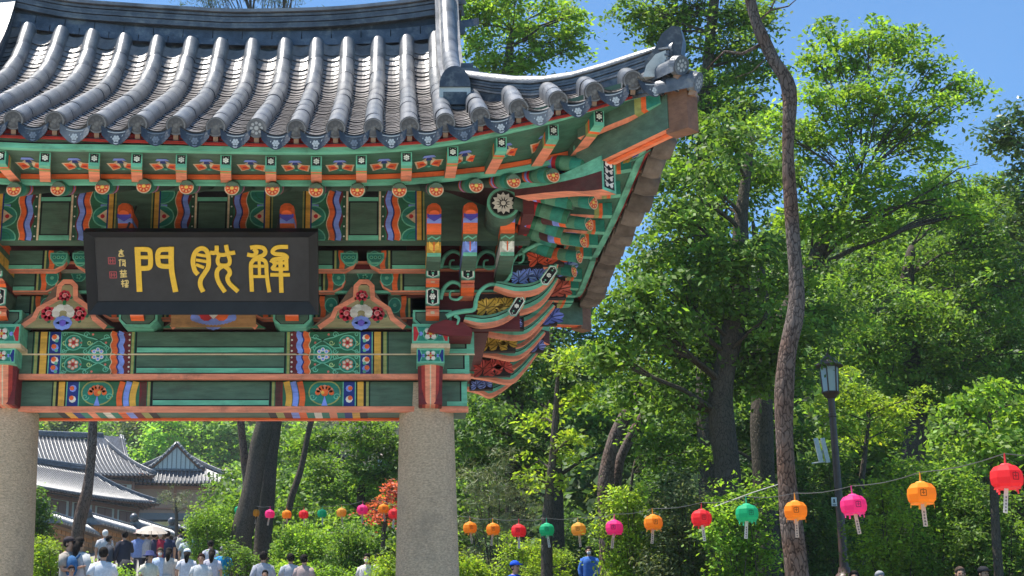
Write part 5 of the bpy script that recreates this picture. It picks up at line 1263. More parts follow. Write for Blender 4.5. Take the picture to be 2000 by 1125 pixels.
tree('maple_tree', 'tall airy maple with dark slanting branches against the blue sky', 30, [(1680, 350, 10), (1620, 450, 20), (1560, 560, 28), (1500, 700, 36), (1488, 800, 42), (1492, 940, 46)],
     [(1640, 110, 55), (1700, 75, 50), (1760, 80, 50), (1820, 130, 45), (1870, 155, 35), (1910, 185, 26), (1650, 210, 60), (1720, 180, 50), (1740, 260, 60), (1600, 310, 65), (1690, 340, 65), (1790, 290, 40), (1840, 240, 28), (1640, 420, 65), (1730, 430, 60), (1580, 190, 40), (1570, 420, 55), (1610, 60, 30), (1500, 240, 40), (1780, 210, 40), (1560, 260, 45), (1520, 330, 45), (1600, 130, 36), (1830, 390, 40), (1770, 365, 45), (1850, 200, 30), (1690, 140, 40), (1880, 420, 40)], 'bright', .13, .95, 'spray', .36, twigs=.5, dy=1.2, bare=[(.05, [(1560, 560), (1640, 470), (1730, 420), (1820, 370), (1880, 350)]), (.035, [(1610, 500), (1640, 400), (1690, 300), (1750, 250)]), (.02, [(1820, 370), (1870, 330), (1910, 320)]), (.035, [(1580, 540), (1590, 430), (1570, 330)])])
tree('oak_tree', 'broad dark-green tree filling the slope behind the lamp', 40, [(1780, 480, 16), (1770, 600, 30), (1790, 800, 40), (1780, 960, 46)],
     [(1850, 380, 75), (1920, 460, 85), (1800, 520, 85), (1900, 590, 90), (1985, 540, 80), (1740, 600, 80), (1850, 690, 85), (1960, 690, 85), (1690, 530, 70), (1690, 690, 75), (1780, 750, 75), (1890, 410, 60), (1960, 380, 60), (1640, 600, 60), (1980, 780, 70)], 'mid', .15, 1.0, 'spray', .46, twigs=.3, dy=2, bare=[(.06, [(1770, 760), (1800, 660), (1860, 600), (1930, 540)]), (.05, [(1775, 700), (1750, 620), (1760, 540)]), (.05, [(1700, 860), (1690, 760), (1730, 680)])])
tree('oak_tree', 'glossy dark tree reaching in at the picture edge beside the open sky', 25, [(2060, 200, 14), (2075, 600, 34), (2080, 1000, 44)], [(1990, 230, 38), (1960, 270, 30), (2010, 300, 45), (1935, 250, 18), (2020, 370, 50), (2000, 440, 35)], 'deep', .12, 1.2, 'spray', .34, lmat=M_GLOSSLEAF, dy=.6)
tree('maple_tree', 'sunlit tree crown rising behind the tiled roof ridge', 37, [(1000, 60, 10), (990, 200, 24), (1000, 600, 36), (1005, 900, 40)],
     [(925, 45, 48), (985, 25, 50), (1050, 70, 50), (960, 110, 45), (1105, 35, 36), (1030, 120, 42), (1110, 100, 32), (900, -10, 50), (1010, -20, 50), (1130, 30, 18), (930, 130, 30), (1070, 20, 40), (1125, 70, 22)], 'bright', .15, .9, 'spray', .42, twigs=.4, dy=1.2)
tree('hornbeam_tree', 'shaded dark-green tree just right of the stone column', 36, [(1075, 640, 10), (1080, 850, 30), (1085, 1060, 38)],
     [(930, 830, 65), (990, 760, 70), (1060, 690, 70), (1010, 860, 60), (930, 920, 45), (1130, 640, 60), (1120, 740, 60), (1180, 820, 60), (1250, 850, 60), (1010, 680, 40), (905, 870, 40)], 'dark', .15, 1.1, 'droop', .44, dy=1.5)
tree('young_maple', 'young maple with bright yellow-green leaf sprays in front of dark trees', 27, [(1090, 720, 6), (1082, 860, 14), (1070, 1000, 20), (1068, 1080, 24)],
     [(1060, 815, 32), (1095, 870, 34), (1130, 780, 40), (1045, 895, 30), (1105, 715, 38), (1150, 690, 40), (1080, 940, 26), (1125, 850, 26), (1030, 930, 22)], 'yellow', .12, .7, 'spray', .3, twigs=.5, dy=.7)
tree('leaning_pine', 'leaning bare pine trunk with grey-pink bark left of a thinner one', 31, [(1245, 770, 20), (1203, 850, 26), (1184, 930, 30), (1186, 1040, 34)], [(1280, 650, 40), (1320, 620, 40), (1250, 600, 36)], 'pine', .17, .8, 'needle', .4, bark=M_PINEBARK)
tree('leaning_pine', 'thinner slanting pine trunk with sunlit upper side', 31.5, [(1262, 800, 14), (1228, 860, 18), (1206, 920, 20), (1200, 1040, 22)], [(1330, 700, 36), (1300, 660, 36)], 'pine', .17, .8, 'needle', .4, bark=M_PINEBARK)
tree('golden_maple', 'small golden-green maple glowing behind the lamp post', 35, [(1700, 800, 5), (1690, 880, 9), (1680, 1000, 14)], [(1655, 765, 36), (1640, 840, 34), (1720, 790, 40), (1765, 800, 36), (1690, 850, 32), (1795, 775, 18), (1620, 800, 26), (1745, 840, 26), (1645, 720, 18)], 'yellow', .12, .8, 'spray', .3, twigs=.5, dy=.6)
tree('maple_tree', 'low bright green maple with layered drooping sprays at the right edge', 24, [(1930, 800, 6), (1940, 900, 14), (1945, 1040, 18)], [(1860, 800, 42), (1915, 775, 46), (1980, 790, 46), (1890, 850, 42), (1960, 850, 44), (2010, 850, 40), (1845, 850, 28), (1930, 890, 36)], 'bright', .12, 1.0, 'droop', .32, dy=.6)
tree('slender_tree', 'slender dark upright trunk between the two largest trees', 34, [(1470, 430, 8), (1492, 600, 24), (1486, 780, 30), (1500, 960, 34)], [(1500, 600, 50), (1540, 740, 50), (1450, 820, 45), (1540, 830, 45), (1350, 850, 55), (1500, 880, 40)], 'dark', .15, 1.0, 'spray', .42)
tree('thin_tree', 'thin crooked trunk in the shrubs near the leaning pines', 29, [(1240, 900, 5), (1225, 990, 8), (1200, 1090, 10)], [(1290, 860, 36), (1330, 880, 36), (1260, 900, 30), (1370, 880, 32)], 'mid', .11, .9, 'spray', .3)
# shrubs on the right
shrub('hedge_shrub', 'large yellow-green shrub beneath the pink lantern', 25.5, [(1720, 970, 42), (1690, 1040, 36), (1740, 1040, 46), (1710, 1100, 40)], 'yellow', .075, .9, lmat=M_LEAF)
shrub('hedge_shrub', 'tall leafy green shrub beneath the yellow lantern', 26, [(1800, 940, 46), (1860, 920, 42), (1830, 1010, 50), (1780, 1070, 48), (1770, 920, 34)], 'bright', .08, .9)
shrub('hedge_shrub', 'rounded dark-green shrub below the red lantern at the edge', 25.5, [(1940, 990, 46), (1900, 1050, 46), (1990, 1050, 50), (1950, 1110, 46), (1880, 960, 40)], 'mid', .08, .9)
shrub('hedge_shrub', 'sunny shrub between two slim trunks left of the crooked pine', 24, [(1430, 970, 40), (1400, 1020, 38), (1465, 1040, 40), (1440, 1100, 40), (1490, 960, 30)], 'bright', .08, .9)
shrub('hedge_shrub', 'grey-green shrub with fine leaves behind the green lantern', 25.5, [(1300, 1010, 44), (1350, 1050, 44), (1290, 1090, 40), (1380, 1100, 44), (1330, 950, 40), (1370, 970, 34)], 'grey', .075, .9)
shrub('hedge_shrub', 'open twiggy shrub with light leaves beside the person in blue', 26, [(1230, 960, 38), (1200, 1010, 34), (1245, 1040, 40), (1215, 1100, 36), (1270, 1000, 30), (1190, 960, 24)], 'yellow', .08, .7)
shrub('dwarf_pine', 'feathery grey-green dwarf pine right beside the column', 33, [(925, 930, 40), (980, 930, 46), (950, 980, 46), (1010, 985, 40), (930, 1010, 34), (980, 890, 30), (1030, 960, 30)], 'grey', .16, .7, 'needle', .3, cat='pine', lmat=M_NEEDLE)
shrub('azalea_bush', 'bright yellow bush at the foot of the column', 28, [(915, 1110, 30), (940, 1115, 28), (900, 1090, 20)], 'yellow', .07, 1.0, clump=.2)
shrub('azalea_bush', 'loose olive bush below the green and red lanterns', 28.5, [(1010, 1060, 32), (1050, 1075, 34), (1000, 1110, 34), (1070, 1110, 34), (1100, 1080, 26)], 'yellow', .08, .7)
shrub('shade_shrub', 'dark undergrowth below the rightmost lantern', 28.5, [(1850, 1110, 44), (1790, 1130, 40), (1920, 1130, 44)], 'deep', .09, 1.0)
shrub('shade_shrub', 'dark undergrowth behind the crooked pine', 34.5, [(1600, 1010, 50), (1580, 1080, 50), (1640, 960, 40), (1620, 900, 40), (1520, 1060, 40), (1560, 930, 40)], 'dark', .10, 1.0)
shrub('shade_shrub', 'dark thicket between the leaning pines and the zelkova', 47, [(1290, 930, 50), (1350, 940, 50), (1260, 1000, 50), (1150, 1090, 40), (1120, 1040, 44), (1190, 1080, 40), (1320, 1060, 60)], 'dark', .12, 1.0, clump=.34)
# --- seen through the opening
tree('path_pine', 'single leaning pine trunk standing before the far tiled roofs', 33, [(186, 700, 16), (182, 800, 17), (179, 880, 18), (170, 960, 22), (152, 1040, 28)], [(215, 250, 60), (150, 230, 60), (280, 260, 50)], 'pine', .17, .9, 'needle', .42, bark=M_PINEBARK)
tree('twin_pine', 'thick dark pine trunk leaning right beside its slimmer neighbours', 42, [(535, 600, 30), (520, 800, 34), (505, 880, 36), (485, 990, 40), (462, 1085, 46)], [(480, -60, 70), (560, -40, 60), (400, -30, 50), (430, 10, 36), (530, 12, 36), (380, 12, 26)], 'pine', .17, .9, 'needle', .42, bark=M_BARK)
tree('twin_pine', 'straight grey pine trunk close behind the thick leaning one', 43.5, [(545, 600, 28), (535, 820, 30), (524, 920, 32), (512, 1080, 36)], [(600, 80, 60), (660, 60, 50)], 'pine', .17, .9, 'needle', .42, bark=M_BARK)
tree('twin_pine', 'thin reddish pine stem left of the paired trunks', 42.5, [(462, 700, 13), (470, 820, 15), (478, 900, 16), (482, 960, 16)], [(420, 240, 50), (470, 200, 50)], 'pine', .17, .9, 'needle', .42, bark=M_PINEBARK)
tree('slim_tree', 'slim trunk slanting up to the right behind the lantern string', 44, [(630, 760, 10), (606, 830, 11), (588, 915, 12), (563, 1000, 14)], [(640, 740, 40), (690, 730, 40), (600, 720, 36)], 'mid', .17, .9)
tree('broadleaf_tree', 'full green tree behind the small lamp post in the opening', 50, [(700, 840, 8), (705, 930, 14), (705, 1000, 18)], [(640, 850, 40), (700, 840, 44), (755, 850, 44), (690, 910, 42), (750, 920, 40), (630, 920, 36), (600, 870, 30), (720, 960, 36), (655, 965, 32), (775, 890, 30)], 'mid', .16, 1.1, 'spray', .42, dy=1.2)
tree('broadleaf_tree', 'bushy bright tree between the pine trunks and the slim trunk', 66, [(565, 860, 6), (566, 930, 10), (568, 990, 12)], [(560, 860, 34), (575, 920, 34), (550, 960, 30), (600, 900, 30), (540, 900, 24)], 'bright', .2, 1.0, 'spray', .5)
tree('red_maple', 'small red-leaved maple by the lamp post in the opening', 38, [(756, 970, 5), (752, 1020, 8), (748, 1060, 9)], [(762, 965, 20), (745, 985, 20), (722, 992, 16), (770, 1000, 18), (735, 1012, 15), (765, 945, 12)], 'red', .1, .9, 'spray', .26, dy=.4)
tree('garden_pine', 'clipped garden pine in front of the far courtyard wall', 62, [(342, 975, 4), (344, 1000, 6), (345, 1015, 7)], [(330, 965, 17), (355, 975, 17), (338, 985, 15), (318, 975, 12), (365, 990, 11)], 'grey', .2, .8, 'needle', .35)
for a in (('azalea_bush', 'bright round bush left of the dark pine trunk', 42, [(420, 1005, 30), (390, 1025, 22), (445, 1030, 24), (410, 1050, 24), (385, 1000, 14)], 'bright'),
          ('azalea_bush', 'wide clipped yellow-green bush under the green lantern', 37, [(560, 1045, 24), (600, 1040, 26), (630, 1050, 22), (580, 1075, 22), (610, 1075, 22), (545, 1070, 18)], 'bright'),
          ('azalea_bush', 'leafy dark bush beside the red maple', 35, [(680, 1045, 28), (710, 1055, 28), (660, 1080, 26), (700, 1090, 28), (690, 1030, 14)], 'mid'),
          ('azalea_bush', 'sunny bush touching the left side of the column', 31, [(750, 1095, 22), (775, 1080, 20), (765, 1115, 22), (735, 1115, 18)], 'yellow'),
          ('azalea_bush', 'yellow bush behind the couple at the left column', 31, [(85, 1060, 22), (105, 1075, 20), (75, 1090, 22), (100, 1105, 20), (165, 1090, 10)], 'yellow'),
          ('shade_shrub', 'dark evergreen against the left column', 33, [(82, 985, 18), (88, 1012, 20), (78, 1035, 16), (75, 960, 12)], 'dark'),
          ('azalea_bush', 'small low bush in front of the black pushchair', 30, [(232, 1116, 15), (248, 1122, 14), (218, 1124, 12)], 'bright'),
          ('azalea_bush', 'green bush below the dark pine trunk', 35.5, [(490, 1090, 16), (475, 1080, 14), (530, 1105, 14), (445, 1070, 16), (500, 1112, 14)], 'mid'),
          ('azalea_bush', 'light bush at the path edge right of the grey shirt', 33, [(620, 1110, 18), (650, 1115, 18), (595, 1105, 14), (550, 1100, 12), (690, 1120, 14)], 'bright')):
    shrub(a[0], a[1], a[2], a[3], a[4], .085, 1.0, clump=.22, dy=.3)
# --- woods too far to count
def wood(name, label, spots, pal, leaf, clump, dens, gain=1):
    C, N, S, K = [], [], [], []
    for (x, y, r), pl in zip(spots, pal):
        z = ground(x, y); a = foliage([(Vector((x, y, z + r*.9)), r), (Vector((x, y, z + r*1.9)), r*.75)], dens, leaf, pl, 'spray', clump, .45); C.append(a[0]); N.append(a[1]); S.append(a[2]); K.append(a[3]*gain)
    o = new_obj(name, leaf_mesh(name, np.vstack(C), np.vstack(N), np.concatenate(S), .6, np.vstack(K), M_LEAF)); tag(o, label, 'woodland', kind='stuff'); return o
sp_ = []
for i in range(120): sp_.append((NR.uniform(2, 46), NR.uniform(46, 104), NR.uniform(2.2, 3.4)))
wood('hillside_wood', 'dense green wood on the slope behind the trees', sp_, [('dark', 'mid', 'deep', 'mid')[i % 4] for i in range(120)], .42, .9, .55)
sp_ = []
for i in range(46): y = NR.uniform(47, 78); sp_.append((NR.uniform(-.118, .05)*y, y, NR.uniform(.7, 1.4)))
wood('bank_thicket', 'green thicket on the bank beyond the lanterns', sp_, [('mid', 'dark', 'bright', 'mid')[i % 4] for i in range(46)], .2, .5, .8)
sp_ = []
for i in range(126): y = 153 + 10.5*(i // 14) + NR.uniform(-4, 4); sp_.append(((-.285 + .0165*((i % 14) + NR.uniform(0, 1)))*y, y, NR.uniform(2.9, 4.4)))
wood('mountain_wood', 'far wooded mountainside behind the temple roofs', sp_, [('mid', 'grey', 'bright', 'pine', 'mid')[i % 5] for i in range(126)], .55, 1.5, .45, 1.5)

# ================================================================== temple halls behind
def hall(name, label, P, ang, L, W, wall_h, roof_h, ov, cw=(.74, .69, .60), gable=False, bays=4, up=.45, cwood=(.36, .15, .10), trim=(.16, .05, .035)):
    """tiled hall: long side faces local -Y. P: base corner-centre, ang: rotation about Z"""
    root = empty(name, P, label, 'building', rz=ang)
    mb = MB(); mb.box((-L/2, -W/2, -3.0), (L/2, W/2, 0), (.33, .30, .27)); mb.build('stone_base', M_STONE, root)
    mb = MB(); mb.box((-L/2 + .1, -W/2 + .1, 0), (L/2 - .1, W/2 - .1, wall_h), cw); wl = mb.build('wall', M_PLAIN, root)
    for i in range(bays + 1):
        x = -L/2 + L*i/bays; mb = MB(); mb.box((x - .13, -W/2 - .02, 0), (x + .13, -W/2 + .16, wall_h), cwood); mb.build('post', M_PLAIN, root)
    for i in range(3):
        y = -W/2 + W*i/2; mb = MB(); mb.box((L/2 - .16, y - .13, 0), (L/2 + .02, y + .13, wall_h - .002), cwood); mb.build('post', M_PLAIN, root)
    for z0, z1 in ((wall_h - .35, wall_h - .05), (.35, .5)):
        mb = MB(); mb.box((-L/2 - .05, -W/2 - .05, z0), (L/2 + .05, -W/2 + .1, z1), cwood); mb.build('beam', M_PLAIN, root)
        mb = MB(); mb.box((L/2 - .1, -W/2 - .04, z0 + .003), (L/2 + .055, W/2, z1 - .003), cwood); mb.build('beam', M_PLAIN, root)
    for i in range(bays):
        x = -L/2 + L*(i + .5)/bays; w2 = L/bays*.32
        mb = MB(); mb.box((x - w2, -W/2 + .03, .55), (x + w2, -W/2 + .09, wall_h - .42), (.20, .07, .05)); dr = mb.build('door', M_PLAIN, root)
        for k in (-1, 1):
            mb = MB(); mb.box((x + (0 if k > 0 else -w2) + .08, -W/2 + .015, .62 + .5), (x + (w2 if k > 0 else 0) - .08, -W/2 + .025, wall_h - .5), (.30, .15, .11)); mb.build('door_panel', M_PLAIN, dr)
    # roof: curved slopes, hips rising at the corners
    def eave_z(t): return up * (abs(2*t - 1))**3
    hx = L/2 + ov; hy = W/2 + ov; rl = (L/2 - W*.28) if not gable else L/2 - W*.22
    mb = MB(); nI, nJ = 28, 8
    def rp(side, u, s):                                   # u along the eave 0..1, s up the slope 0..1
        g0 = .62*s + .38*s*s
        if side in (0, 2):
            x0 = lerp(-hx, hx, u); x1 = lerp(-rl, rl, u); x = lerp(x0, x1, s); y = lerp(-hy, 0, s) * (1 if side == 0 else -1)
            z = wall_h + lerp(eave_z(u), .12*abs(2*u-1)**2, s) + roof_h*g0
        else:
            sg = 1 if side == 1 else -1; y0 = lerp(-hy, hy, u); y = lerp(y0, 0, s) ; x = sg*lerp(hx, rl, s); z = wall_h + lerp(eave_z(u), .12, s) + roof_h*g0
        return Vector((x, y, z))
    gs = .52
    for side in range(4):
        b = len(mb.v); smx = 1
        for j in range(nJ+1):
            for i in range(nI+1): mb.v.append(tuple(rp(side, i/nI, smx*j/nJ)))
        for j in range(nJ):
            for i in range(nI): mb.f.append([b+j*(nI+1)+i, b+j*(nI+1)+i+1, b+(j+1)*(nI+1)+i+1, b+(j+1)*(nI+1)+i]); mb.c.append((.06, .062, .07))
    rf = mb.build('roof', M_TILE, root, smooth=True)
    mb = MB()                                             # tile rows, too fine to tell apart here
    for side in (0, 1):
        n = int((2*hx if side == 0 else 2*hy) / .36)
        for i in range(1, n):
            u = i/n; pth = [rp(side, u, j/6) + Vector((0, 0, .05)) for j in range(7)]
            # rows run straight up the slope; stop at the hip
            p0 = rp(side, u, 0); q = []
            for j in range(9):
                s = j/8
                if side == 0:
                    lim = lerp(hx, rl, s)
                    if abs(p0.x) > lim: break
                    uu = (p0.x + lim) / (2*lim); q.append(rp(0, uu, s) + Vector((0, 0, .05)))
                else:
                    lim = lerp(hy, .02, s)
                    if abs(p0.y) > lim: break
                    uu = (p0.y + lim) / (2*lim); q.append(rp(1, uu, s) + Vector((0, 0, .05)))
            if len(q) > 1: mb.tube(q, .085, 6, (.105, .108, .118))
    tag(mb.build('tile_rows', M_TILE, rf, smooth=True), kind='stuff')
    def ridge(pth, r, nm):
        mb = MB()
        for k, (dz, rr_) in enumerate(((0.0, r), (r*1.1, r*.8), (r*2.0, r*.62))): mb.tube([p + Vector((0, 0, dz)) for p in pth], rr_, 8, (.09, .095, .11) if k < 2 else (.2, .2, .21))
        return mb.build(nm, M_TILE, rf, smooth=True)
    ridge([rp(0, i/10, 1) + Vector((0, 0, .08 + .18*abs(i/5-1)**2)) for i in range(11)], .17, 'ridge')
    for u, side in ((1, 0), (0, 0), (1, 2)): ridge([rp(side, u, j/8) + Vector((0, 0, .06)) for j in range(9)], .12, 'hip_ridge')
    mb = MB()
    for i in range(int(2*hx/.4)):
        x = -hx + .2 + .4*i; z = wall_h + eave_z((x+hx)/(2*hx)); mb.tube([(x, -hy + .12, z - .1), (x, -W/2, z + .12)], .07, 6, (.30, .13, .08))
    for i in range(int(2*hy/.4)):
        y = -hy + .2 + .4*i; z = wall_h + eave_z((y+hy)/(2*hy)); mb.tube([(hx - .12, y, z - .1), (L/2, y, z + .12)], .07, 6, (.30, .13, .08))
    tag(mb.build('rafters', M_PLAIN, rf), kind='stuff')
    if gable:                                             # gable triangle standing on the +X slope
        gx = rl + (hx - rl)*.5; zb = wall_h + roof_h*.45; zt_ = wall_h + roof_h*1.12; hw = W*.235
        mb = MB(); mb.add([(gx, -hw, zb), (gx, hw, zb), (gx, 0, zt_ - .25)], [(0, 1, 2)], (.66, .62, .55)); g = mb.build('gable', M_PLAIN, root)
        for i in range(-4, 5):
            y = i*hw/5; h = (zt_ - .3 - zb)*(1 - abs(i)/5.2); mb = MB(); mb.box((gx + .01, y - .035, zb), (gx + .05, y + .035, zb + h), (.22, .2, .18)); mb.build('gable_batten', M_PLAIN, g)
        mb = MB(); mb.box((gx - .05, -hw*1.15, zb - .18), (gx + .35, hw*1.15, zb), (.10, .105, .12)); mb.build('gable_sill', M_TILE, g)
        for s in (-1, 1):
            pth = [Vector((gx + .12, s*hw*1.25*(1-t), lerp(zb - .1, zt_, t**1.25) + 0)) for t in np.linspace(0, 1, 9)]
            mb = MB(); mb.tube(pth, .09, 6, (.30, .12, .06)); mb.build('bargeboard', M_PLAIN, g)
            mb = MB(); mb.tube([p + Vector((-.1, 0, .2)) for p in pth], .16, 8, (.10, .105, .12)); mb.tube([p + Vector((.1, 0, .17)) for p in pth], .10, 8, (.10, .105, .12)); 
            mb.build('gable_ridge', M_TILE, g, smooth=True)
            mb = MB()
            for p in pth[1:-1]:
                for k in range(2): mb.sphere(p + Vector((.22, s*.12*k, .13 + .05*k)), .075, (.42, .42, .42), 7, 5)
            tag(mb.build('tile_ends', M_TILE, g), kind='stuff')
            pb = [Vector((gx - .1 - q, s*hw*1.25*(1-t), lerp(zb - .1, zt_, t**1.25) + .05)) for q, t in ((0, 0), (0, .5), (0, 1), (3.2, 1), (3.2, .5), (3.2, 0))]
            mb = MB(); mb.add(pb, [(0, 1, 4, 5), (1, 2, 3, 4)], (.13, .135, .15)); mb.build('gable_roof', M_TILE, g)
    return root
def put(px, py, Y): p = U(px, py, Y); return p
def place(px, py, Y, ang, loc):                             # base position that brings a local point of the hall to a seen point
    return U(px, py, Y) - Matrix.Rotation(ang, 3, 'Z') @ Vector(loc)
def hallrun(name, label, px, py, Y, ang, kind, L, W, wh, rh, ov, **kw):
    loc = (L/2 + ov, -(W/2 + ov), wh + .45) if kind == 'corner' else (L/2 - W*.22 + (W*.22 + ov)*.5, 0, wh + rh*1.12 + .2)
    return hall(name, label, place(px, py, Y, R(ang), loc), R(ang), L, W, wh, rh, ov, **kw)
hallrun('temple_hall', 'low tiled hall with cream walls and red-brown doors beside the path', 315, 984, 128, 62, 'corner', 26, 7.5, 2.7, 2.9, 1.4, bays=9)
hallrun('temple_hall', 'taller tiled hall whose roof rises behind the low hall', 236, 850, 142, 28, 'gable', 22, 8.5, 3.6, 4.2, 1.6, gable=True, bays=6)
hallrun('temple_hall', 'hall showing its wooden gable end above a tiled skirt roof', 346, 864, 140, -84, 'gable', 14, 9.0, 2.6, 3.5, 1.6, gable=True, bays=5, cwood=(.55, .20, .10), cw=(.62, .32, .19))
# courtyard wall with tiled coping, in stepped lengths
wp = [(98, 1003, 56), (183, 1008, 61), (272, 1017, 66), (345, 1024, 71), (382, 1033, 75)]
for i in range(4):
    a, b = put(*wp[i]), put(*wp[i+1]); zt_ = a.z; b = Vector((b.x, b.y, zt_)) ; d = (b - a); L = d.length; ang = math.atan2(d.y, d.x)
    lab = ('tile-capped brick courtyard wall behind the leaning pine', 'tile-capped brick wall length behind the crowd', 'brick wall length near the pale parasol', 'last low wall length before the round bush')[i]
    zb = min(ground(a.x, a.y), ground(b.x, b.y)) - .3
    root = empty('courtyard_wall', (a.x, a.y, zb), lab, 'wall', rz=ang); H_ = zt_ - zb
    mb = MB(); mb.box((0, 0, 0), (L, .4, H_ - .35), (.36, .25, .18)); mb.build('wall_core', M_BRICK, root)
    bme_ = MB().box((0, -.03, 0), (.42, .02, .15), (.52, .27, .14)).mesh('brick', M_BRICK); nb = 0
    mb = MB()
    for r_ in range(int((H_ - .4)/.2)):
        for k in range(int(L/.5)):
            if r_ >= int((H_ - .4)/.2) - 5 and nb < 72:
                o = new_obj('brick', bme_, root); o.location = (k*.5 + (.25 if r_ % 2 else 0)*(1 if k < int(L/.5)-1 else 0) + .03, 0, .05 + r_*.2); nb += 1
            else: mb.box((k*.5 + .03, -.03, .05 + r_*.2), (k*.5 + .45, .02, .2 + r_*.2), (.50, .27, .15))
    if mb.v: tag(mb.build('bricks', M_BRICK, root), kind='stuff')
    mb = MB(); mb.prism([(-.1, -.42, H_ - .36), (-.1, .82, H_ - .36), (-.1, .28, H_), (-.1, .12, H_)], (L + .2, 0, 0), (.14, .145, .16)); cp = mb.build('coping', M_TILE, root)
    mb = MB()
    for k in range(int(L/.3)): mb.tube([(k*.3, -.44, H_ - .33), (k*.3, .1, H_ + .03)], .065, 6, (.30, .305, .32))
    tag(mb.build('coping_tiles', M_TILE, cp, smooth=True), kind='stuff')
    mb = MB(); mb.tube([(-.15, .2, H_ + .08), (L + .15, .2, H_ + .08)], .12, 8, (.10, .105, .12)); mb.sphere((-.15, .2, H_ + .12), .2, (.08, .085, .1), 8, 6); mb.build('coping_ridge', M_TILE, cp, smooth=True)

# ================================================================== lamp posts
def lamp(px, top, Y, label, full=True):
    P = U(px, top, Y); gx, gy = P.x + (.02 if full else 0), P.y; gz = ground(gx, gy); H_ = P.z - gz
    root = empty('lamp_post', (gx, gy, gz), label, 'street lamp'); c = (.105, .055, .04)
    k = 1.0
    mb = MB(); mb.lathe([(.26, -.1), (.26, .12), (.21, .16), (.19, .5), (.23, .56), (.23, .62), (.175, .68), (.165, 1.5), (.20, 1.55), (.20, 1.62), (.13, 1.70), (.115, 1.80)], 16, c); mb.build('base', M_METAL, root, smooth=True, sharp=R(35))
    mb = MB(); zt_ = H_ - .98; mb.lathe([(.095, 1.75), (.085, 2.6), (.07, zt_ - .5), (.085, zt_ - .48), (.085, zt_ - .42), (.07, zt_ - .40), (.075, zt_ - .1), (.12, zt_ - .06), (.16, zt_)], 14, c); mb.build('shaft', M_METAL, root, smooth=True, sharp=R(35))
    mb = MB(); mb.lathe([(.17, zt_), (.20, zt_ + .03), (.19, zt_ + .05)], 6, c); head = mb.build('lantern_head', M_METAL, root)
    r0, r1 = .165, .195; h0, h1 = zt_ + .05, zt_ + .58
    for i in range(6):
        a0, a1_ = i*math.pi/3, (i+1)*math.pi/3
        v = lambda a, r, z: (r*math.cos(a), r*math.sin(a), z)
        mb = MB(); mb.add([v(a0, r0, h0), v(a1_, r0, h0), v(a1_, r1, h1), v(a0, r1, h1)], [(0, 1, 2, 3)], (.7, .72, .7)); mb.build('glass_pane', M_GLASS, head)
        mb = MB(); mb.tube([v(a0, r0, h0), v(a0, r1, h1)], .017, 6, c); mb.build('glazing_bar', M_METAL, head)
    mb = MB(); mb.lathe([(.215, h1), (.30, h1 + .01), (.31, h1 + .03), (.22, h1 + .10), (.14, h1 + .19), (.085, h1 + .24), (.06, h1 + .25), (.06, h1 + .28), (.035, h1 + .30), (.03, h1 + .33), (.012, h1 + .39)], 18, c); mb.build('lamp_roof', M_METAL, head, smooth=True, sharp=R(40))
    return root
lamp(1614, 682, 31, 'dark brown lantern-headed lamp post beside the crooked pine')
lamp(747, 878, 56, 'lamp post near the red maple seen through the gate', False)
lamp(444, 908, 88, 'distant lamp post in front of the far gabled hall', False)
Q = U(1613, 880, 30.8); o = empty('loudspeaker_panel', Q, 'pair of slim white panels on a bracket fixed to the brown lamp post', 'speaker')
for dx in (-.16, -.02):
    mb = MB(); M = Matrix.Translation((dx, -.02, 0)) @ Matrix.Rotation(R(-9), 4, 'Y'); mb.box((-.042, -.03, -.26), (.042, .03, .26), (.62, .64, .64), M); mb.build('panel', M_PLAIN, o)
mb = MB(); mb.tube([(-.32, -.03, -.27), (-.1, 0, -.24), (.1, .12, -.22)], .016, 6, (.6, .6, .58)); mb.tube([(-.1, 0, -.24), (-.08, 0, .0)], .014, 6, (.5, .5, .5)); mb.build('bracket', M_METAL, o)
Q = U(1629, 980, 30.8); mb = MB(); mb.box((-.055, -.012, -.09), (.055, .0, .09), (.75, .75, .73)); p = Paint(mb, (0, -.012, 0), (1, 0, 0), (0, 0, 1)); p.circ(0, .035, .02, BLK, 0, 8); p.poly([(-.03, -.02), (.03, -.02), (0, .03)], BLK, 0); p.rect(-.04, -.06, .04, -.05, BLK, 0); p.rect(-.04, -.08, .03, -.072, BLK, 0)
o = mb.build('post_notice', M_PLAIN); o.location = Q; tag(o, 'small white notice with black symbol stuck on the brown lamp post', 'notice')

# ================================================================== lanterns on the cable
LC = {'o': (.95, .36, .03), 'r': (.88, .05, .06), 'g': (.03, .52, .25), 'p': (.92, .06, .30), 'y': (.85, .45, .08)}
LN = {'o': 'orange', 'r': 'red', 'g': 'green', 'p': 'pink', 'y': 'amber'}
LAN = [(1966, 933, 60, 'r'), (1800, 965, 54, 'o'), (1667, 987, 48, 'p'), (1554, 998, 44, 'o'), (1459, 1003, 42, 'g'), (1370, 1012, 38, 'r'), (1276, 1021, 35, 'o'), (1200, 1031, 34, 'p'), (1130, 1034, 29, 'y'), (1068, 1035, 29, 'g'), (1013, 1037, 29, 'r'), (963, 1034, 27, 'o'), (918, 1031, 26, 'o'),
       (770, 1004, 23, 'r'), (749, 994, 21, 'o'), (708, 996, 22, 'p'), (667, 1001, 19.5, 'y'), (629, 1003, 18.5, 'g'), (593, 1005, 19, 'r'), (560, 1005, 19, 'o'), (527, 1004, 19, 'p'), (498, 1002, 18, 'o'), (466, 996, 16, 'g'), (452, 1004, 15, 'r')]
def lantern_mesh(c):
    mb = MB(); prof = [(.055, .128), (.115, .108), (.155, .058), (.162, -.01), (.152, -.07), (.118, -.108)]
    n = 8; mb.lathe([(r, z) for r, z in prof], n, c, (0, 0, 0), None, math.pi/8); return mb
LM = {}
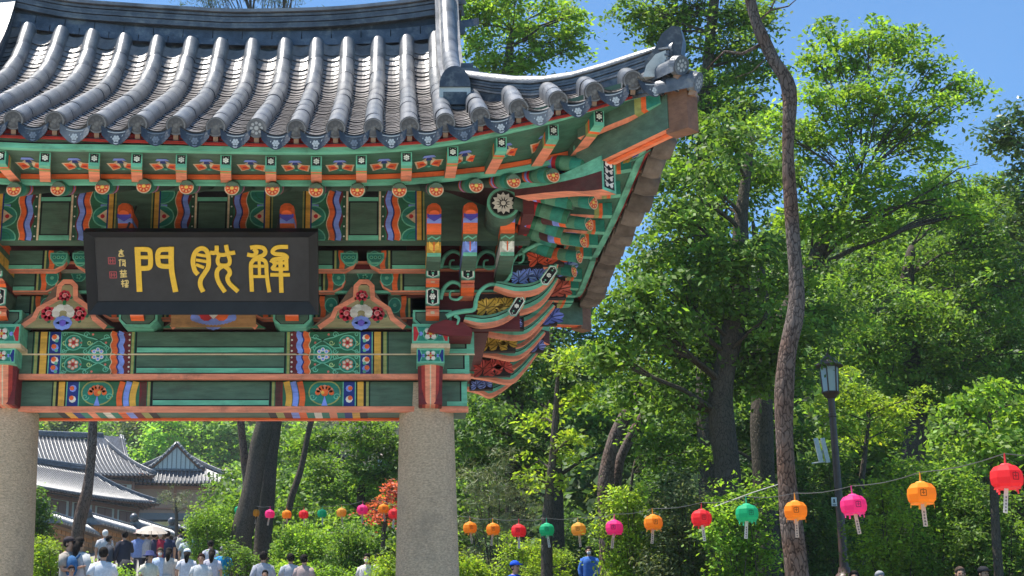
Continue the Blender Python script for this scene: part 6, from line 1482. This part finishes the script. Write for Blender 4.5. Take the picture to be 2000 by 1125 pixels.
for k, c in LC.items():
    b = lantern_mesh(c).mesh('lantern_body', M_PAPER)
    mb = MB(); mb.lathe([(.060, .126), (.045, .14), (.012, .146), (.006, .25)], 8, tuple(x*.8 for x in c)); cap_ = mb.mesh('lantern_cap', M_PLAIN)
    mb = MB(); nn = 32
    for i in range(nn):
        a0, a1_ = 2*math.pi*i/nn, 2*math.pi*(i+1)/nn; z0, z1 = (-.155 if i % 8 == 0 else -.112), (-.155 if i % 8 == 0 else -.112)
        mb.quad((.124*math.cos(a0), .124*math.sin(a0), -.10), (.124*math.cos(a1_), .124*math.sin(a1_), -.10), (.13*math.cos(a1_), .13*math.sin(a1_), z1), (.13*math.cos(a0), .13*math.sin(a0), z0), tuple(min(1, x*1.1+.03) for x in c))
    bm2 = bmesh.new(); tmp = mb.mesh('fringe', M_PAPER); bm2.from_mesh(tmp); bmesh.ops.remove_doubles(bm2, verts=bm2.verts, dist=.0005); bm2.to_mesh(tmp); bm2.free()
    fr = tmp
    mb = MB(); mb.box((-.024, -.002, -.36), (.024, .002, -.10), (.72, .60, .50) if k in 'oyp' else (.75, .72, .68)); p = Paint(mb, (0, -.002, -.36), (1, 0, 0), (0, 0, 1))
    for i in range(5): p.rect(-.010, .02+.034*i, .010, .028+.034*i, (.12, .10, .12), 0); p.rect(-.003, .012+.034*i, .004, .036+.034*i, (.12, .10, .12), 1)
    tl = mb.mesh('paper_tag', M_PAPER)
    mb = MB(); p = Paint(mb, (0, -.150, 0), (1, 0, 0), (0, 0, 1)); dk = tuple(x*.35 for x in c)
    for q in ([(-.03, .03), (.03, .03)], [(-.03, -.035), (.03, -.035)], [(-.03, .03), (-.03, -.035)], [(.03, .03), (.03, -.035)], [(0, .045), (0, -.02)], [(-.018, 0), (.018, 0)]): p.strip(q, .009, dk, 0)
    em = mb.mesh('emblem', M_PLAIN); LM[k] = (b, cap_, fr, tl, em)
cable = []
for i, (px, py, d, k) in enumerate(LAN):
    Y = .26*F/d; P = U(px, py, Y)
    where = 'in the open right of the gate' if px > 900 else 'seen through the gate opening'
    special = {1966: 'large red paper lantern nearest the end of the cable with a pale tag', 1800: 'orange paper lantern between the large red one and the pink one', 1667: 'pink paper lantern next to the lamp post', 1554: 'orange paper lantern hanging before the crooked pine trunk', 1459: 'green paper lantern left of the crooked pine', 1370: 'red paper lantern between the green and orange ones left of the pine', 1276: 'orange paper lantern between a red and a pink one', 1200: 'pink paper lantern above the shrubs near the person in blue', 1130: 'amber paper lantern above the head of the person in blue', 1068: 'green paper lantern between amber and red ones', 1013: 'red paper lantern between green and orange ones near the column', 770: 'red paper lantern half hidden by the column edge', 708: 'pink paper lantern beside the red maple', 629: 'green paper lantern above the clipped bush', 527: 'pink paper lantern before the paired pine trunks', 466: 'green paper lantern beside the thick pine trunk', 593: 'red paper lantern above the clipped bush', 452: 'red paper lantern low behind the round bush', 498: 'orange paper lantern crossing the thick pine trunk', 749: 'orange paper lantern before the small lamp post', 667: 'amber paper lantern between a green and a pink one', 560: 'orange paper lantern between a pink and a red one', 963: 'orange paper lantern right of the column next to the red one', 918: 'orange paper lantern closest to the right side of the column'}
    root = empty('paper_lantern', P, special.get(px, LN[k] + ' paper lantern ' + where), 'lantern', 'paper lanterns on the cable', rz=rnd.uniform(-.25, .25))
    root.rotation_euler[1] = rnd.uniform(-.05, .05); root.scale = (.84, .84, .84)
    for me in LM[k]:
        if d < 20 and me.name.startswith('emblem'): continue
        o = new_obj(me.name.split('.')[0], me, root)
        if me.name.startswith('paper_tag'): o.rotation_euler = (0, rnd.uniform(-.15, .15), 0)
    cable.append(P + Vector((0, 0, .205)))
mb = MB(); a = U(2100, 880, 12.5); pth = [a] + cable + [U(420, 985, 54)]
fine = []
for p, q in zip(pth[:-1], pth[1:]):
    for k in range(4): t = k/4; fine.append(p.lerp(q, t) - Vector((0, 0, .03*math.sin(math.pi*t))))
fine.append(pth[-1]); mb.tube(fine, .0045, 5, (.10, .10, .10)); o = mb.build('lantern_cable', M_PLAIN); tag(o, 'thin grey cable that carries the row of paper lanterns', 'cable')
mb = MB(); mb.tube([U(1395, 990, 21.5), U(1470, 962, 21), U(1552, 936, 20.2)], .006, 5, (.5, .48, .45)); o = mb.build('guy_rope', M_PLAIN); tag(o, 'pale rope tied from the cable up to the crooked pine', 'rope')

# ================================================================== people
def skin_body(pose):
    V = {}; Ed = []; Rr = {}
    def v(n, p, r, par=None):
        V[n] = p; Rr[n] = r if isinstance(r, tuple) else (r, r)
        if par: Ed.append((par, n))
    v('pel', (0, 0, .96), (.155, .11)); v('waist', (0, -.01, 1.10), (.14, .095), 'pel'); v('chest', (0, 0, 1.28), (.165, .11), 'waist'); v('upch', (0, .01, 1.40), (.13, .085), 'chest'); v('neck', (0, .01, 1.49), .055, 'upch'); v('jaw', (0, -.02, 1.56), (.065, .075), 'neck'); v('head', (0, -.015, 1.63), (.078, .095), 'jaw'); v('crown', (0, -.005, 1.70), (.06, .075), 'head')
    for s, n in ((1, 'l'), (-1, 'r')):
        st = pose['leg'] * s; v('sh' + n, (s*.175, .01, 1.41), .065, 'upch')
        el = pose['arm'][n]; v('el' + n, (s*.235 + el[0]*s, el[1], el[2]), .046, 'sh' + n); wr = pose['hand'][n]; v('wr' + n, (s*.21 + wr[0]*s, wr[1], wr[2]), .031, 'el' + n)
        d = (Vector(V['wr' + n]) - Vector(V['el' + n])).normalized(); hp = Vector(V['wr' + n]) + d*.075; v('pa' + n, tuple(hp), (.035, .022), 'wr' + n)
        sd = d.cross(Vector((0, 0, 1))); sd = sd.normalized() if sd.length > .2 else Vector((0, -1, 0))
        for q, (o_, l_) in enumerate(((-.026, .060), (-.009, .072), (.009, .068), (.025, .054))):
            b1 = hp + d*.035 + sd*o_; b2 = b1 + d*l_*.6 + Vector((0, -.012, 0)); v('f%d%s' % (q, n), tuple(b1), .0095, 'pa' + n); v('g%d%s' % (q, n), tuple(b2), .008, 'f%d%s' % (q, n))
        t1 = hp - d*.02 + sd*-.04 + Vector((0, -.01, 0)); v('th' + n, tuple(t1), .010, 'wr' + n); v('ti' + n, tuple(t1 + d*.035), .009, 'th' + n)
        v('hip' + n, (s*.095, 0, .90), .095, 'pel'); v('kn' + n, (s*.10, -.03 + st*.12, .50), .06, 'hip' + n); v('an' + n, (s*.10, .03 + st*.22, .09 + abs(min(0, st))*.04), .043, 'kn' + n); v('to' + n, (s*.115, -.12 + st*.22, .035 + abs(min(0, st))*.02), .035, 'an' + n)
    names = list(V); me = bpy.data.meshes.new('body'); me.from_pydata([V[n] for n in names], [(names.index(a), names.index(b)) for a, b in Ed], []); me.update()
    ob = bpy.data.objects.new('body', me); COL.objects.link(ob)
    sm = ob.modifiers.new('skin', 'SKIN'); sm.use_smooth_shade = True
    for i, n in enumerate(names): sv = me.skin_vertices[0].data[i]; sv.radius = Rr[n]; sv.use_root = (n == 'pel')
    ss = ob.modifiers.new('sub', 'SUBSURF'); ss.levels = 1; ss.render_levels = 1
    dg = bpy.context.evaluated_depsgraph_get(); ev = ob.evaluated_get(dg); m2 = bpy.data.meshes.new_from_object(ev)
    bpy.data.objects.remove(ob); return m2
POSES = {'walk': dict(leg=1, arm=dict(l=(.02, .10, 1.14), r=(.02, -.06, 1.14)), hand=dict(l=(.02, .05, .90), r=(.0, -.22, .93))),
         'stand': dict(leg=0, arm=dict(l=(.03, .02, 1.13), r=(.03, .02, 1.13)), hand=dict(l=(.03, -.05, .89), r=(.03, -.05, .89))),
         'phone': dict(leg=.15, arm=dict(l=(.02, -.03, 1.12), r=(.02, -.03, 1.12)), hand=dict(l=(-.08, -.30, 1.16), r=(-.10, -.28, 1.18))),
         'raise': dict(leg=.1, arm=dict(l=(.02, .02, 1.13), r=(.05, -.12, 1.22)), hand=dict(l=(.03, -.05, .9), r=(-.04, -.24, 1.42)))}
BODY = {k: skin_body(v) for k, v in POSES.items()}
SKIN = (.50, .29, .20)
def person(px, py, H_px, label, top=(.7, .7, .7), leg=(.05, .05, .07), hair=(.018, .014, .012), yaw=0, pose='stand', sleeve='short', hat=None, long=False, bag=None, mask=None, height=1.70, Y=None, skirt=None):
    """px, py: top of the head in the photograph; H_px: pixels per metre at the person"""
    Y = Y or F / H_px; P = U(px, py, Y); gz = ground(P.x, P.y) + .06
    height = max(1.5, min(1.88, P.z - gz)) if height > 1.5 else max(1.1, min(1.45, P.z - gz))
    Pb = Vector((P.x, P.y, gz)); root = empty('person', Pb, label, 'person', rz=yaw)
    sc = height / 1.77; src = BODY[pose]; n = len(src.polygons)
    me = src.copy(); me.name = 'body'; col = np.zeros((n, 4), dtype=np.float32); col[:, 3] = 1
    ce = np.zeros(n*3, dtype=np.float32); me.polygons.foreach_get('center', ce); ce = ce.reshape(-1, 3)
    arm = np.abs(ce[:, 0]) > .185
    for i in range(n):
        x, y, z = ce[i]
        if z > 1.475: c = SKIN
        elif abs(x) > .20 and z < (1.25 if sleeve == 'short' else .93) : c = SKIN
        elif (abs(y) > .15 and z > .9 and z < (1.6 if sleeve == 'short' else .0)): c = SKIN
        elif z > .93: c = top
        elif z > .09: c = leg
        else: c = (.08, .08, .09)
        col[i, :3] = c
    at = me.attributes.new('Col', 'FLOAT_COLOR', 'FACE'); at.data.foreach_set('color', col.ravel()); me.materials.clear(); me.materials.append(M_CLOTH)
    b = new_obj('body', me, root); b.scale = (sc, sc, sc)
    def kid(mb, nm, mat=M_CLOTH): o = mb.build(nm, mat, root, smooth=True); o.scale = (sc, sc, sc); return o
    # loose shirt over the torso
    mb = MB(); mb.lathe([(.20, .86), (.205, .95), (.195, 1.10), (.205, 1.28), (.19, 1.38), (.12, 1.455), (.07, 1.485)], 16, top)
    for i, q in enumerate(mb.v): mb.v[i] = (q[0]*1.02, q[1]*.70, q[2])
    for s in (1, -1):
        a = POSES[pose]['arm']['l' if s > 0 else 'r']; e = Vector((s*.235 + a[0]*s, a[1], a[2])); sh = Vector((s*.16, .01, 1.40)); hn = POSES[pose]['hand']['l' if s > 0 else 'r']; w3 = Vector((s*.21 + hn[0]*s, hn[1], hn[2]))
        if sleeve == 'short': mb.tube([sh, sh.lerp(e, .35), sh.lerp(e, .75)], [.085, .080, .078], 10, top)
        else: mb.tube([sh, sh.lerp(e, .5), e, e.lerp(w3, .5), e.lerp(w3, .9)], [.085, .075, .065, .056, .048], 10, top)
    kid(mb, 'shirt')
    if skirt: mb = MB(); mb.lathe([(.30, .45), (.26, .7), (.19, .95), (.17, 1.02)], 16, skirt); kid(mb, 'skirt')
    mb = MB(); mb.sphere((0, .012, 1.655), .112, hair, 14, 10, (.86, 1.0, .98))
    mb.v = [(x, y + (.05 if (y < -.03 and z < 1.70) else 0)*min(1, (1.70-z)/.04), z) for x, y, z in mb.v]
    if long: mb.tube([(0, .06, 1.66), (0, .095, 1.52), (0, .105, 1.36)], [.075, .07, .035], 10, hair)
    kid(mb, 'hair')
    mb = MB(); mb.sphere((0, -.105, 1.605), .016, tuple(x*.95 for x in SKIN), 6, 4, (1, 1.4, 1.3))
    for s in (-1, 1): mb.sphere((s*.031, -.094, 1.632), .0105, (.02, .015, .012), 6, 4); mb.sphere((s*.083, .0, 1.615), .022, SKIN, 6, 4, (.5, 1, 1.4))
    mb.sphere((0, -.10, 1.562), .018, (.42, .14, .12), 6, 4, (1.4, .5, .45)); tag(kid(mb, 'face'), kind='stuff')
    if mask: mb = MB(); mb.sphere((0, -.072, 1.578), .062, mask, 10, 6, (1.0, .75, .75)); kid(mb, 'face_mask')
    if hat:
        mb = MB()
        if hat[0] == 'bucket': mb.lathe([(.19, 1.665), (.185, 1.675), (.115, 1.70), (.105, 1.78), (.06, 1.80)], 16, hat[1])
        else: mb.sphere((0, .008, 1.675), .112, hat[1], 14, 8, (.92, 1.02, .85)); mb.v = [(x, y, max(z, 1.665)) for x, y, z in mb.v]; mb.sphere((0, -.14, 1.675), .085, hat[1], 10, 4, (.9, .9, .12))
        kid(mb, 'hat')
    if bag:
        mb = MB(); mb.sphere((0, .20, 1.20), .15, bag, 12, 8, (.95, .62, 1.35)); 
        for s in (-1, 1): mb.tube([(s*.09, .16, 1.35), (s*.10, .03, 1.46), (s*.10, -.12, 1.36), (s*.11, -.10, 1.15), (s*.10, .10, 1.05)], .018, 6, bag)
        kid(mb, 'backpack')
    return root, Pb
N_, S_p = 0, math.pi                                        # yaw 0 faces the camera, pi faces away up the path
PEOPLE = [
 (137, 1036, 98, 'man with dark cap and beige shirt looking at his phone by the left column', dict(top=(.36, .32, .28), hat=('cap', (.05, .04, .045)), yaw=R(70), pose='phone', leg=(.06, .05, .06))),
 (157, 1046, 98, 'long-haired woman in grey with a blue backpack beside the man in the cap', dict(top=(.45, .46, .47), bag=(.05, .14, .30), yaw=R(150), long=True, sleeve='long')),
 (140, 1103, 100, 'child with brown hair in front of the couple at the left column', dict(top=(.65, .40, .42), hair=(.05, .025, .018), yaw=R(30), height=1.25)),
 (203, 1067, 104, 'man in a plain white T-shirt seen from behind', dict(top=(.60, .61, .66), yaw=R(178), pose='walk')),
 (206, 1034, 66, 'white-haired person in pale top near the brick wall', dict(top=(.45, .45, .47), hair=(.6, .6, .6), yaw=R(200))),
 (214, 1045, 70, 'stooping woman in dark grey coat with a grey pushchair', dict(top=(.06, .065, .08), yaw=R(120), sleeve='long', mask=(.7, .72, .75))),
 (244, 1036, 70, 'person in a black coat holding out one arm', dict(top=(.04, .04, .055), yaw=R(210), sleeve='long', pose='raise')),
 (272, 1036, 64, 'woman in blue jacket with a pinkish hat', dict(top=(.18, .24, .45), hat=('bucket', (.65, .40, .36)), yaw=R(170), sleeve='long')),
 (287, 1037, 64, 'person in a grey-mauve jacket with hands down under the parasol', dict(top=(.36, .35, .38), yaw=R(182), sleeve='long', leg=(.03, .03, .04))),
 (302, 1038, 64, 'person in a navy dress under the pale parasol', dict(top=(.035, .04, .075), yaw=R(178), sleeve='long', skirt=(.035, .04, .075))),
 (314, 1037, 64, 'grey-haired woman in a crimson top', dict(top=(.35, .03, .06), hair=(.4, .38, .36), yaw=R(170))),
 (328, 1036, 64, 'person with navy vest and white sleeves', dict(top=(.035, .045, .09), yaw=R(176))),
 (354, 1030, 62, 'person in dark top carrying a cream rucksack', dict(top=(.035, .035, .045), bag=(.50, .49, .42), yaw=R(180), pose='walk', leg=(.04, .04, .05))),
 (368, 1041, 68, 'person in a pale blue-grey shirt with arms hanging', dict(top=(.40, .45, .50), yaw=R(180), pose='walk')),
 (380, 1042, 62, 'grey-haired person in a teal shirt', dict(top=(.25, .42, .42), hair=(.35, .35, .34), yaw=R(185))),
 (293, 1080, 90, 'person in a navy sun hat and cream striped shirt', dict(top=(.62, .60, .50), hat=('bucket', (.05, .06, .16)), yaw=R(40))),
 (313, 1076, 82, 'man with pale face mask and light blue shirt walking down', dict(top=(.50, .58, .72), yaw=R(10), mask=(.7, .7, .7), hair=(.10, .07, .04), pose='walk')),
 (330, 1075, 82, 'woman with dark hair and a beige dress', dict(top=(.55, .49, .43), long=True, yaw=R(175), skirt=(.55, .49, .43))),
 (366, 1072, 84, 'woman in a white cap and white blouse with a black shoulder bag', dict(top=(.58, .58, .63), hat=('cap', (.72, .76, .82)), long=True, yaw=R(180), leg=(.05, .05, .06))),
 (412, 1056, 72, 'person in a pale blouse with dark hair and grey scarf', dict(top=(.42, .43, .48), yaw=R(180))),
 (414, 1078, 84, 'woman with long black hair in a pale lilac dress', dict(top=(.50, .48, .55), long=True, yaw=R(180), skirt=(.50, .48, .55))),
 (393, 1097, 92, 'young person with brown hair in a white top coming down', dict(top=(.60, .60, .60), hair=(.06, .025, .018), yaw=R(0))),
 (436, 1082, 80, 'person in a bright blue top with a grey cap', dict(top=(.02, .28, .62), hat=('cap', (.20, .20, .20)), yaw=R(20))),
 (515, 1076, 94, 'man in a grey shirt seen from behind below the pine trunks', dict(top=(.40, .40, .44), yaw=R(176), pose='walk', sleeve='long')),
 (518, 1112, 96, 'dark-haired child walking in front of the man in grey', dict(top=(.6, .5, .45), yaw=R(5), height=1.3)),
 (568, 1089, 92, 'person with dark hair in a light grey shirt', dict(top=(.50, .50, .53), yaw=R(185))),
 (594, 1113, 94, 'person whose dark hair shows beside the light grey shirt', dict(top=(.4, .3, .28), yaw=R(160))),
 (717, 1102, 92, 'woman with dark hair and face mask near the stone column', dict(top=(.6, .55, .52), yaw=R(-15), mask=(.72, .72, .72), long=True)),
 (738, 1100, 92, 'man in a white shirt beside the masked woman', dict(top=(.62, .63, .63), yaw=R(20))),
 (1150, 1066, 56, 'person in a bright blue jacket and white mask among the shrubs', dict(top=(.06, .16, .48), yaw=R(-10), mask=(.75, .75, .75), sleeve='long', Y=44)),
 (1006, 1105, 92, 'person in a vivid blue hood by the yellow bush', dict(Y=26.5, top=(.02, .08, .5), hat=('cap', (.02, .09, .55)), yaw=R(40), sleeve='long')),
 (1718, 1116, 92, 'person with grey hair low beside the lamp post', dict(Y=24, top=(.4, .42, .45), hair=(.3, .3, .32), yaw=R(10))),
 (1668, 1119, 92, 'person with brown hair half hidden by the lamp base', dict(Y=24, top=(.5, .4, .4), yaw=R(-20))),
 (1874, 1105, 94, 'person with a bare pale forehead near the dark undergrowth', dict(Y=24, top=(.15, .15, .17), yaw=R(-10), hair=(.12, .08, .06))),
 (1920, 1105, 94, 'person in a dark cap with a grey band at the right', dict(Y=24, top=(.2, .2, .22), hat=('cap', (.03, .03, .035)), yaw=R(15)))]
for px, py, s_, lab, kw in PEOPLE:
    r_, Pb = person(px, py, s_, lab, **kw)
Q = U(296, 1026, 44.5); root = empty('parasol', (Q.x, Q.y, Q.z - 1.0), 'pale parasol held open above the crowd', 'parasol')
mb = MB(); n = 10
for i in range(n):
    a0, a1_ = 2*math.pi*i/n, 2*math.pi*(i+1)/n
    for (r0, z0), (r1, z1) in (((.02, 1.0), (.28, .93)), ((.28, .93), (.50, .78))): mb.quad((r0*math.cos(a0), r0*math.sin(a0), z0), (r0*math.cos(a1_), r0*math.sin(a1_), z0), (r1*math.cos(a1_), r1*math.sin(a1_), z1), (r1*math.cos(a0), r1*math.sin(a0), z1), (.62, .56, .50))
mb.build('canopy', M_PAPER, root); mb = MB(); mb.tube([(0, 0, 0.1), (0, 0, 1.05)], .012, 6, (.2, .2, .2)); mb.build('shaft', M_METAL, root)
for i in range(n):
    a = 2*math.pi*i/n; mb = MB(); mb.tube([(.01*math.cos(a), .01*math.sin(a), .985), (.28*math.cos(a), .28*math.sin(a), .92), (.49*math.cos(a), .49*math.sin(a), .775)], .005, 4, (.3, .3, .3)); mb.build('rib', M_METAL, root)
Q = U(246, 1118, 42); gz = ground(Q.x, Q.y)
Q = U(248, 1075, 40); zb = ground(Q.x, Q.y) + .07; root = empty('pushchair', (Q.x, Q.y, zb), 'black pushchair pushed along the path in the crowd', 'pushchair')
mb = MB(); mb.sphere((0, 0, .72), .30, (.03, .03, .035), 12, 8, (.75, 1, .9)); mb.build('hood', M_CLOTH, root, smooth=True)
mb = MB(); mb.box((-.22, -.3, .35), (.22, .25, .62), (.03, .03, .035)); mb.build('seat', M_CLOTH, root)
mb = MB(); mb.tube([(-.2, .2, .5), (-.2, .5, 1.02), (.2, .5, 1.02), (.2, .2, .5)], .015, 6, (.05, .05, .05)); mb.build('handle', M_METAL, root)
for x in (-.22, .22):
    for y in (-.25, .28):
        mb = MB(); mb.tube([(x - .02, y, .12), (x + .02, y, .12)], .12, 14, (.02, .02, .02)); mb.build('wheel', M_PLAIN, root)
        mb = MB(); mb.tube([(x, y, .12), (x*.9, y*.5, .4)], .012, 5, (.06, .06, .06)); mb.build('strut', M_METAL, root)
# thin summer haze over the valley
hz = MB(); hz.box((-150, -40, -4), (110, 300, 120), (1, 1, 1)); hm = bpy.data.materials.new('summer_haze'); hm.use_nodes = True
hm.node_tree.nodes.clear(); ho = hm.node_tree.nodes.new('ShaderNodeOutputMaterial'); pv = hm.node_tree.nodes.new('ShaderNodeVolumePrincipled')
pv.inputs['Color'].default_value = (.86, .92, 1, 1); pv.inputs['Density'].default_value = .0003; pv.inputs['Anisotropy'].default_value = .25
hm.node_tree.links.new(pv.outputs[0], ho.inputs['Volume'])
tag(hz.build('haze', hm), 'thin pale summer haze', 'haze', kind='stuff')
